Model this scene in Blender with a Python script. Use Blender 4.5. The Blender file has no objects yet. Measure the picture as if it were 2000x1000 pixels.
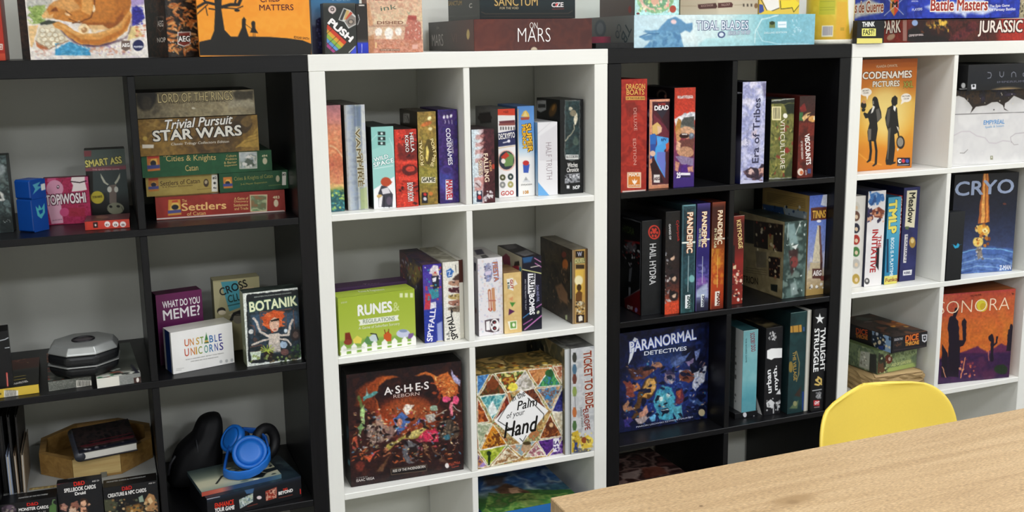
import bpy, bmesh, math, random
import numpy as np
from mathutils import Vector, Matrix

# ------------------------------------------------------------------ camera, world, light, exposure
scene = bpy.context.scene
COL = scene.collection
cd = bpy.data.cameras.new('camera'); cam = bpy.data.objects.new('camera', cd); COL.objects.link(cam)
cam.matrix_world = Matrix(((0.93159223, 0.08055257, -0.3544675, -0.45255627),
                           (-0.36314648, 0.16293494, -0.91737497, -2.36611247),
                           (-0.01614178, 0.98334302, 0.18104131, 1.48803266),
                           (0, 0, 0, 1)))
cd.sensor_width = 36; cd.lens = 36.0711; cd.shift_x = 0.0120; cd.shift_y = -0.02515; cd.clip_start = 0.02
scene.camera = cam
world = bpy.data.worlds.new('world'); scene.world = world; world.use_nodes = True
world.node_tree.nodes['Background'].inputs[0].default_value = (0.9, 0.95, 1, 1)
world.node_tree.nodes['Background'].inputs[1].default_value = 0.05
vs = scene.view_settings
vs.view_transform = 'Standard'; vs.look = 'None'; vs.gamma = 1; vs.use_curve_mapping = False
vs.exposure = 1.2
# ceiling panels of the room: (x, y, strength)
PANELS = [(-1.4, -4.5, 18.0), (.8, -4.5, 21.0), (3.0, -4.5, 21.0), (-1.4, -2.6, 8.0), (.8, -2.6, 10.0), (3.0, -2.6, 10.0), (-1.4, -.75, 3.0), (.8, -.75, 7.0), (3.0, -.75, 9.0)]

# ------------------------------------------------------------------ helpers
def lin(c):
    c = np.asarray(c, float)
    return np.where(c <= .04045, c / 12.92, ((c + .055) / 1.055) ** 2.4)
def hexc(h):
    if len(h) == 3: h = ''.join(k + k for k in h)
    return np.array([int(h[i:i + 2], 16) / 255 for i in (0, 2, 4)])
MATS = {}
def new_mat(name):
    m = bpy.data.materials.new(name); m.use_nodes = True
    return m, m.node_tree.nodes, m.node_tree.links, m.node_tree.nodes['Principled BSDF']
def mat(h, rough=.45, metal=0, noise=.12, scale=60, bump=0.0, spec=.5):
    key = (h, rough, metal, noise, scale, bump, spec)
    if key in MATS: return MATS[key]
    m, N, L, b = new_mat('surface_' + h)
    c = lin(hexc(h))
    tc = N.new('ShaderNodeTexCoord'); n = N.new('ShaderNodeTexNoise'); n.inputs['Scale'].default_value = scale; n.inputs['Detail'].default_value = 4
    L.new(tc.outputs['Object'], n.inputs['Vector'])
    mx = N.new('ShaderNodeMix'); mx.data_type = 'RGBA'
    mx.inputs[6].default_value = (*(c * (1 - noise)), 1); mx.inputs[7].default_value = (*np.minimum(c * (1 + noise), 1), 1)
    L.new(n.outputs['Fac'], mx.inputs[0]); L.new(mx.outputs[2], b.inputs['Base Color'])
    b.inputs['Roughness'].default_value = rough; b.inputs['Metallic'].default_value = metal
    b.inputs['Specular IOR Level'].default_value = spec
    if bump:
        bp = N.new('ShaderNodeBump'); bp.inputs['Strength'].default_value = bump; bp.inputs['Distance'].default_value = .002
        L.new(n.outputs['Fac'], bp.inputs['Height']); L.new(bp.outputs[0], b.inputs['Normal'])
    MATS[key] = m
    return m
def print_mat():
    m, N, L, b = new_mat('printed_paper')
    a = N.new('ShaderNodeAttribute'); a.attribute_name = 'Col'
    tc = N.new('ShaderNodeTexCoord'); n = N.new('ShaderNodeTexNoise'); n.inputs['Scale'].default_value = 900
    L.new(tc.outputs['Object'], n.inputs['Vector'])
    mr = N.new('ShaderNodeMapRange'); mr.inputs[3].default_value = .30; mr.inputs[4].default_value = .42
    L.new(n.outputs['Fac'], mr.inputs[0]); L.new(mr.outputs[0], b.inputs['Roughness'])
    L.new(a.outputs['Color'], b.inputs['Base Color'])
    b.inputs['Specular IOR Level'].default_value = .35
    return m
PRINT = print_mat()
def shelf_mat(dark):
    m, N, L, b = new_mat('black_brown_veneer' if dark else 'white_laminate')
    tc = N.new('ShaderNodeTexCoord'); mp = N.new('ShaderNodeMapping'); mp.inputs['Scale'].default_value = (260, 260, 5)
    n = N.new('ShaderNodeTexNoise'); n.inputs['Scale'].default_value = 1; n.inputs['Detail'].default_value = 6
    L.new(tc.outputs['Object'], mp.inputs[0]); L.new(mp.outputs[0], n.inputs['Vector'])
    r = N.new('ShaderNodeValToRGB'); L.new(n.outputs['Fac'], r.inputs[0]); L.new(r.outputs[0], b.inputs['Base Color'])
    if dark:
        r.color_ramp.elements[0].position = .3; r.color_ramp.elements[0].color = (*lin(hexc('08080a')) , 1)
        r.color_ramp.elements[1].position = .72; r.color_ramp.elements[1].color = (*lin(hexc('121214')), 1)
        b.inputs['Roughness'].default_value = .36; b.inputs['Specular IOR Level'].default_value = .28
        bp = N.new('ShaderNodeBump'); bp.inputs['Strength'].default_value = .12; bp.inputs['Distance'].default_value = .001
        L.new(n.outputs['Fac'], bp.inputs['Height']); L.new(bp.outputs[0], b.inputs['Normal'])
    else:
        r.color_ramp.elements[0].color = (*lin(hexc('eae9e1')), 1); r.color_ramp.elements[1].color = (*lin(hexc('f0efe8')), 1)
        b.inputs['Roughness'].default_value = .38
    return m
def link(name, me, m=None, parent=None):
    o = bpy.data.objects.new(name, me); COL.objects.link(o)
    if m is not None: me.materials.append(m)
    if parent is not None: o.parent = parent
    return o
def tag(o, label=None, cat=None, group=None, kind=None):
    if label: o['label'] = label
    if cat: o['category'] = cat
    if group: o['group'] = group
    if kind: o['kind'] = kind
    return o
def empty(name, loc, rz=0):
    o = bpy.data.objects.new(name, None); COL.objects.link(o); o.location = loc; o.rotation_euler = (0, 0, math.radians(rz)); o.empty_display_size = .05
    return o
def pydata(name, v, f, smooth=False):
    me = bpy.data.meshes.new(name); me.from_pydata([tuple(map(float, p)) for p in v], [], f)
    me.update()
    if smooth: me.polygons.foreach_set('use_smooth', [True] * len(me.polygons))
    return me
def box_mesh(name, x0, y0, z0, x1, y1, z1, bev=.001):
    bm = bmesh.new(); bmesh.ops.create_cube(bm, size=1)
    for v in bm.verts:
        v.co = Vector(((x0 + x1) / 2 + v.co.x * (x1 - x0), (y0 + y1) / 2 + v.co.y * (y1 - y0), (z0 + z1) / 2 + v.co.z * (z1 - z0)))
    if bev: bmesh.ops.bevel(bm, geom=bm.edges[:], offset=min(bev, (x1 - x0) / 4, (y1 - y0) / 4, (z1 - z0) / 4), segments=1, affect='EDGES')
    me = bpy.data.meshes.new(name); bm.to_mesh(me); bm.free()
    return me
def tube_mesh(name, pts, rad, n=12, closed=False, cap=True):
    P = [Vector(p) for p in pts]; k = len(P); V = []; F = []
    R = rad if hasattr(rad, '__len__') else [rad] * k
    up = None
    for i in range(k):
        a = P[(i - 1) % k] if closed or i else P[i]; b = P[(i + 1) % k] if closed or i < k - 1 else P[i]
        t = (b - a).normalized()
        if up is None: up = t.orthogonal().normalized()
        s = t.cross(up)
        if s.length < 1e-5: s = t.orthogonal()
        s.normalize(); up = s.cross(t).normalized()
        for j in range(n):
            q = 2 * math.pi * j / n; V.append(P[i] + (s * math.cos(q) + up * math.sin(q)) * R[i])
    for i in range(k if closed else k - 1):
        for j in range(n):
            F.append((i * n + j, i * n + (j + 1) % n, ((i + 1) % k) * n + (j + 1) % n, ((i + 1) % k) * n + j))
    if cap and not closed: F += [tuple(range(n))[::-1], tuple(range((k - 1) * n, k * n))]
    return pydata(name, V, F, True)
def lathe_mesh(name, prof, n=32, squash=1.0, smooth=True):
    V = []; F = []; k = len(prof)
    for j in range(n):
        q = 2 * math.pi * j / n
        for r, z in prof: V.append((r * math.cos(q), r * squash * math.sin(q), z))
    for j in range(n):
        for i in range(k - 1): F.append((j * k + i, ((j + 1) % n) * k + i, ((j + 1) % n) * k + i + 1, j * k + i + 1))
    F.append(tuple(j * k for j in range(n))[::-1]); F.append(tuple(j * k + k - 1 for j in range(n)))
    return pydata(name, V, F, smooth)

# ------------------------------------------------------------------ printed artwork: layered shapes painted onto a fine colour grid
def vnoise(X, Y, sc, seed, octv=3):
    rg = np.random.default_rng(seed); out = 0; amp = 1; tot = 0
    for o in range(octv):
        s = sc / 2 ** o; gx = X / s; gy = Y / s
        nx = int(gx.max()) + 3; ny = int(gy.max()) + 3
        g = rg.random((ny, nx)); ix = gx.astype(int); iy = gy.astype(int); fx = gx - ix; fy = gy - iy
        fx = fx * fx * (3 - 2 * fx); fy = fy * fy * (3 - 2 * fy)
        v = (g[iy, ix] * (1 - fx) + g[iy, ix + 1] * fx) * (1 - fy) + (g[iy + 1, ix] * (1 - fx) + g[iy + 1, ix + 1] * fx) * fy
        out = out + v * amp; tot += amp; amp *= .55
    return out / tot
class Canvas:
    def __init__(s, w, h, cell):
        s.w, s.h = w, h
        s.nx = max(2, int(round(w / cell)) + 1); s.ny = max(2, int(round(h / cell)) + 1)
        s.X, s.Y = np.meshgrid(np.linspace(0, w, s.nx), np.linspace(0, h, s.ny)); s.cell = w / (s.nx - 1)
        s.img = np.full((s.ny, s.nx, 3), .5); s.texts = []
    def sub(s, x0, y0, x1, y1):
        c = s.cell; cy = s.h / (s.ny - 1)
        i0 = max(0, int(x0 / c) - 1); i1 = min(s.nx, int(x1 / c) + 3); j0 = max(0, int(y0 / cy) - 1); j1 = min(s.ny, int(y1 / cy) + 3)
        if i0 >= i1 or j0 >= j1: return None
        return slice(j0, j1), slice(i0, i1)
    def alpha(s, P, soft):
        so = max(soft, s.cell); x, y = P[:, 0], P[:, 1]
        sl = s.sub(x.min() - so, y.min() - so, x.max() + so, y.max() + so)
        if sl is None: return None, None
        X = s.X[sl]; Y = s.Y[sl]; ins = np.zeros(X.shape, bool); d2 = np.full(X.shape, 1e9)
        for i in range(len(P)):
            ax, ay = P[i - 1]; bx, by = P[i]
            if ay != by: ins ^= ((ay > Y) != (by > Y)) & (X < (bx - ax) * (Y - ay) / (by - ay) + ax)
            ex, ey = bx - ax, by - ay; l2 = ex * ex + ey * ey
            t = np.clip(((X - ax) * ex + (Y - ay) * ey) / l2, 0, 1) if l2 > 0 else 0
            d2 = np.minimum(d2, (X - ax - t * ex) ** 2 + (Y - ay - t * ey) ** 2)
        sd = np.sqrt(d2) * np.where(ins, 1, -1)
        return sl, np.clip(.5 + sd / so, 0, 1)
    def blend(s, sl, a, c):
        s.img[sl] = s.img[sl] * (1 - a[..., None]) + c * a[..., None]
    def mottle(s, cols, sc, seed, con):
        n = vnoise(s.X, s.Y, max(sc, 1), seed); lo, hi = np.percentile(n, (4, 96)); t = np.clip((n - lo) / (hi - lo + 1e-9), 0, 1)
        t = np.clip((t - .5) * con + .5, 0, .9999) * (len(cols) - 1); i = t.astype(int); f = (t - i)[..., None]; C = np.array([hexc(c) for c in cols])
        i2 = np.minimum(i + 1, len(cols) - 1)
        return C[i] * (1 - f) + C[i2] * f
    def run(s, ops):
        for o in ops:
            k = o[0]
            if k == 'B': s.img[:] = hexc(o[1])
            elif k == 'G':
                t = (s.Y / s.h) if o[1] else (s.X / s.w); ts = [q[0] for q in o[2]]; C = np.array([hexc(q[1]) for q in o[2]])
                s.img = np.stack([np.interp(t, ts, C[:, i]) for i in range(3)], -1)
            elif k == 'P':
                sl, a = s.alpha(np.array(o[4], float).reshape(-1, 2) / 2, o[2] / 2)
                if sl: s.blend(sl, a * o[3], hexc(o[1]))
            elif k == 'E':
                v = np.array(o[4], float) / 2; q = np.linspace(0, 2 * np.pi, 21)[:-1]
                sl, a = s.alpha(np.stack([v[0] + v[2] * np.cos(q) + v[4] * np.sin(q), v[1] + v[3] * np.cos(q) + v[5] * np.sin(q)], 1), o[2] / 2)
                if sl: s.blend(sl, a * o[3], hexc(o[1]))
            elif k == 'L':
                p = np.array(o[5], float).reshape(-1, 2) / 2; w = max(o[2] / 2, s.cell * .7); so = max(o[3] / 2, s.cell)
                sl = s.sub(p[:, 0].min() - w - so, p[:, 1].min() - w - so, p[:, 0].max() + w + so, p[:, 1].max() + w + so)
                if not sl: continue
                X = s.X[sl]; Y = s.Y[sl]; d2 = np.full(X.shape, 1e9)
                for (ax, ay), (bx, by) in zip(p[:-1], p[1:]):
                    ex, ey = bx - ax, by - ay; l2 = ex * ex + ey * ey + 1e-9; t = np.clip(((X - ax) * ex + (Y - ay) * ey) / l2, 0, 1)
                    d2 = np.minimum(d2, (X - ax - t * ex) ** 2 + (Y - ay - t * ey) ** 2)
                s.blend(sl, np.clip(.5 + (w / 2 - np.sqrt(d2)) / so, 0, 1) * o[4], hexc(o[1]))
            elif k == 'M':
                c = s.mottle(o[1], o[2], o[3], o[4])
                if o[6]:
                    sl, a = s.alpha(np.array(o[6], float).reshape(-1, 2) / 2, 0)
                    if sl: s.img[sl] = s.img[sl] * (1 - a[..., None] * o[5]) + c[sl] * a[..., None] * o[5]
                else: s.img = s.img * (1 - o[5]) + c * o[5]
            elif k == 'S':
                rg = random.Random(o[4]); v = np.array(o[7], float).reshape(-1, 2) / 2
                for _ in range(o[2]):
                    u, w = rg.random(), rg.random(); c = (v[0] * (1 - u) + v[1] * u) * (1 - w) + (v[3] * (1 - u) + v[2] * u) * w
                    r = o[3] * rg.uniform(.3, .75); th = rg.uniform(0, math.pi); asp = o[6] ** .5; q = np.linspace(0, 2 * np.pi, 8)[:-1]
                    if o[6] != 1: th = rg.gauss(0, .7)
                    ex = r * asp * np.cos(q) * (1 + .25 * np.sin(q * 3 + th)); ey = r / asp * np.sin(q)
                    sl, a = s.alpha(np.stack([c[0] + ex * math.cos(th) - ey * math.sin(th), c[1] + ex * math.sin(th) + ey * math.cos(th)], 1), 0)
                    if sl: s.blend(sl, a * o[5], hexc(rg.choice(o[1])))
            elif k == 'W':
                a = s.X + (vnoise(s.X, s.Y, o[1], o[3], 2) - .5) * 2.6 * o[2]; b = s.Y + (vnoise(s.X, s.Y, o[1], o[3] + 77, 2) - .5) * 2.6 * o[2]
                gx = np.clip(a / s.w, 0, 1) * (s.nx - 1); gy = np.clip(b / s.h, 0, 1) * (s.ny - 1)
                ix = np.minimum(gx.astype(int), s.nx - 2); iy = np.minimum(gy.astype(int), s.ny - 2); fx = (gx - ix)[..., None]; fy = (gy - iy)[..., None]; m = s.img
                s.img = (m[iy, ix] * (1 - fx) + m[iy, ix + 1] * fx) * (1 - fy) + (m[iy + 1, ix] * (1 - fx) + m[iy + 1, ix + 1] * fx) * fy
            elif k == 'D':
                n = (vnoise(s.X, s.Y, max(o[1], s.cell * 1.5), o[3], 2) - .5)[..., None]; w = (vnoise(s.X, s.Y, o[1] * 3, o[3] + 9, 2) - .5)[..., None]
                s.img = np.clip(s.img * (1 + 2 * o[2] * n) + w * o[2] * np.array([.10, .02, -.08]), 0, 1)
            elif k == 'T': s.texts.append(o)
    def mesh(s, name):
        nx, ny = s.nx, s.ny
        me = bpy.data.meshes.new(name); V = np.stack([s.X / 1000, np.zeros_like(s.X), (s.h - s.Y) / 1000], -1).reshape(-1, 3)
        me.vertices.add(nx * ny); me.vertices.foreach_set('co', V.astype(np.float32).ravel())
        i = np.arange((ny - 1) * (nx - 1)); j, k = i // (nx - 1), i % (nx - 1); a = j * nx + k
        q = np.stack([a, a + nx, a + nx + 1, a + 1], 1).astype(np.int32)
        me.loops.add(q.size); me.loops.foreach_set('vertex_index', q.ravel())
        me.polygons.add(len(q)); me.polygons.foreach_set('loop_start', np.arange(0, q.size, 4, dtype=np.int32))
        me.update()
        at = me.color_attributes.new('Col', 'FLOAT_COLOR', 'POINT')
        c = np.ones((nx * ny, 4), np.float32); c[:, :3] = lin(np.clip(s.img, 0, 1)).reshape(-1, 3); at.data.foreach_set('color', c.ravel())
        return me
GLYPH = {}
def glyphs(txt, b, sh):
    key = (txt, b, sh)
    if key not in GLYPH:
        cu = bpy.data.curves.new('t', 'FONT'); cu.body = txt; cu.size = 1; cu.offset = b; cu.shear = sh; cu.resolution_u = 3; cu.fill_mode = 'FRONT'
        ob = bpy.data.objects.new('t', cu); me = bpy.data.meshes.new_from_object(ob)
        me.calc_loop_triangles()
        v = np.zeros(len(me.vertices) * 3); me.vertices.foreach_get('co', v); v = v.reshape(-1, 3)[:, :2]
        t = np.zeros(len(me.loop_triangles) * 3, np.int32); me.loop_triangles.foreach_get('vertices', t)
        bpy.data.objects.remove(ob); bpy.data.curves.remove(cu); bpy.data.meshes.remove(me)
        GLYPH[key] = (v, t.reshape(-1, 3))
    return GLYPH[key]
def lettering(texts, w, h):
    V = []; F = []; C = []; n = 0
    for li, o in enumerate(texts):
        _, txt, q, hh, col, b, out, ow, sh = o
        v0, t0 = glyphs(txt, min(b, 0), sh)
        if not len(v0): continue
        lo = v0.min(0); ext = np.maximum(v0.max(0) - lo, 1e-6)
        A = np.array(q[:2]) / 2; D = np.array(q[2:]) / 2 - A; ln = np.linalg.norm(D); D /= ln; U = np.array([D[1], -D[0]])
        # heavier strokes: the same glyphs printed a few times, slightly shifted
        k = max(b, 0); layers = [(dx * k, dy * k, col, .00026 + i * .00004) for i, (dx, dy) in enumerate(((-1, -.7), (1, -.7), (0, 1)) if k > .004 else ((0, 0),))]
        if out: layers = [(dx * (k + ow), dy * (k + ow), out, .00008 + i * .00004) for i, (dx, dy) in enumerate(((-1, -1), (1, -1), (1, 1), (-1, 1)))] + layers
        for dx, dy, c, off in layers:
            v, t = v0 + np.array((dx, dy)), t0; p = (v - lo) / ext; xy = A + np.outer(p[:, 0] * ln, D) + np.outer(p[:, 1] * hh, U); xy = np.clip(xy, (.3, .3), (w - .3, h - .3))
            V.append(np.stack([xy[:, 0] / 1000, np.full(len(xy), -off - li * 2e-6), (h - xy[:, 1]) / 1000], 1)); F.append(t + n); n += len(xy)
            C.append(np.tile(np.append(lin(hexc(c)), 1), (len(xy), 1)))
    if not V: return None
    V = np.concatenate(V); F = np.concatenate(F); C = np.concatenate(C).astype(np.float32)
    me = bpy.data.meshes.new('lettering'); me.from_pydata(V.tolist(), [], F.tolist()); me.update()
    me.color_attributes.new('Col', 'FLOAT_COLOR', 'POINT').data.foreach_set('color', C.ravel())
    return me
def add_face(root, f, spec, w, d, h):
    fw, fh, cell, ops = spec
    cv = Canvas(fw, fh, cell); cv.run(ops); e = .00035
    nm = {'l': 'side_print', 'r': 'side_print', 't': 'top_print'}.get(f) or ('spine_print' if fw < .45 * fh or fh < .3 * fw else 'cover_print')
    o = link(nm, cv.mesh(nm), PRINT, root)
    if f == 'f': M = Matrix.Translation((0, -e, 0))
    elif f == 'l': M = Matrix.Translation((-e, d, 0)) @ Matrix.Rotation(-math.pi / 2, 4, 'Z')
    elif f == 'r': M = Matrix.Translation((w + e, 0, 0)) @ Matrix.Rotation(math.pi / 2, 4, 'Z')
    else: M = Matrix.Translation((0, 0, h + e)) @ Matrix.Rotation(-math.pi / 2, 4, 'X')
    o.matrix_local = M
    lt = lettering(cv.texts, fw, fh)
    if lt: link('lettering', lt, PRINT, o)
def game_box(r):
    w, d, h = r[5]
    o = link(r[0], box_mesh(r[0], 0, 0, 0, w, d, h), mat(r[6], r[7], noise=.06)); o.location = (r[3][0], r[3][1], r[3][2] + .0006); o.rotation_euler = (0, 0, math.radians(r[4]))
    tag(o, r[1], r[2], r[9])
    for f, spec in r[8].items(): add_face(o, f, spec, w, d, h)
    return o

# ------------------------------------------------------------------ the room
def struct(name, me, m): return tag(link(name, me, m), kind='structure')
WALL = mat('d9d9cf', .8, noise=.02, scale=8)
RX0, RX1, RY0, RY1, RH = -3.2, 4.6, -6.2, .402, 2.9
struct('wall_back', box_mesh('wall_back', RX0, RY1, 0, RX1, RY1 + .1, RH, 0), WALL)
struct('wall_left', box_mesh('wall_left', RX0 - .1, RY0, 0, RX0, RY1, RH, 0), WALL)
struct('wall_right', box_mesh('wall_right', RX1, RY0, 0, RX1 + .1, RY1, RH, 0), WALL)
struct('wall_front', box_mesh('wall_front', RX0, RY0 - .1, 0, RX1, RY0, RH, 0), WALL)
struct('ceiling', box_mesh('ceiling', RX0, RY0, RH, RX1, RY1, RH + .1, 0), mat('f0efea', .9, noise=.02, scale=20))
struct('floor', box_mesh('floor', RX0, RY0, -.1, RX1, RY1, 0, 0), mat('8a8580', .5, noise=.08, scale=6))
def emit(s):
    m, N, L, b = new_mat('light_diffuser')
    b.inputs['Base Color'].default_value = (.9, .9, .9, 1); b.inputs['Emission Color'].default_value = (.95, .985, 1.05, 1); b.inputs['Emission Strength'].default_value = s
    return m
EM = {}
ROW = {-4.5: 'row farthest from the shelves', -2.6: 'middle row of the ceiling', -.75: 'row nearest the shelves'}; SIDE = {-1.4: 'left', .8: 'middle', 3.0: 'right'}
for x, y, s in PANELS:
    e = tag(empty('ceiling_light', (x, y, RH)), 'white framed ceiling light panel, %s one in the %s' % (SIDE[x], ROW[y]), 'ceiling light', 'ceiling light panels')
    hx, hy = (.3, .3)
    fr = []
    for k, (a0, b0, a1, b1) in enumerate(((-hx - .03, -hy - .03, hx + .03, -hy), (-hx - .03, hy, hx + .03, hy + .03), (-hx - .03, -hy, -hx, hy), (hx, -hy, hx + .03, hy))):
        link('frame', box_mesh('frame', a0, b0, -.03, a1, b1, 0, 0), mat('e8e8e6', .5), e)
    if s not in EM: EM[s] = emit(s)
    link('diffuser', pydata('diffuser', [(-hx, -hy, -.02), (-hx, hy, -.02), (hx, hy, -.02), (hx, -hy, -.02)], [(0, 1, 2, 3)]), EM[s], e)

# ------------------------------------------------------------------ shelving
W, H, T, D = .765, 1.465, .038, .016
CW = (W - 2 * T - D) / 2; CH = (H - 2 * T - 3 * D) / 4; DEP = .39
Z1 = H - T - CH; Z2 = Z1 - D - CH; Z3 = Z2 - D - CH; Z4 = T
UX = (-.7661, 0, .7657, 1.5328)
LAB = ('black-brown cube shelving unit at the left with two columns', 'white cube shelving unit between the two black units',
       'black-brown cube shelving unit between the two white units', 'white cube shelving unit at the right end behind the yellow chair')
WHITE = shelf_mat(False); BLACK = shelf_mat(True)
def grain(o, axis):   # turn the board so that its own z axis runs along the grain
    return o
for i, ux in enumerate(UX):
    u = tag(empty('shelving_unit', (ux, 0, 0)), LAB[i], 'shelf unit', 'cube shelving units along the wall')
    m = BLACK if i % 2 == 0 else WHITE
    def board(nm, x0, y0, z0, x1, y1, z1):
        # boards are modelled with their long side on local z so that the grain follows them
        if x1 - x0 > z1 - z0:
            o = link(nm, box_mesh(nm, z0, y0, 0, z1, y1, x1 - x0, .0012), m, u); o.matrix_local = Matrix(((0, 0, 1, x0), (0, 1, 0, 0), (-1, 0, 0, z0 + z1), (0, 0, 0, 1)))
        else:
            o = link(nm, box_mesh(nm, x0, y0, z0, x1, y1, z1, .0012), m, u)
        return o
    board('top_panel', 0, 0, H - T, W, DEP, H); board('bottom_panel', 0, 0, 0, W, DEP, T)
    board('side_panel', .0008, .0005, T, T, DEP, H - T); board('side_panel', W - T, .0005, T, W - .0008, DEP, H - T)
    for z in (Z1, Z2, Z3): board('shelf', T, .001, z - D, W - T, DEP, z)
    for z0, z1 in ((Z1, H - T), (Z2, Z1 - D), (Z3, Z2 - D), (Z4, Z3 - D)): board('divider', T + CW, .0015, z0, T + CW + D, DEP, z1)

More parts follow.
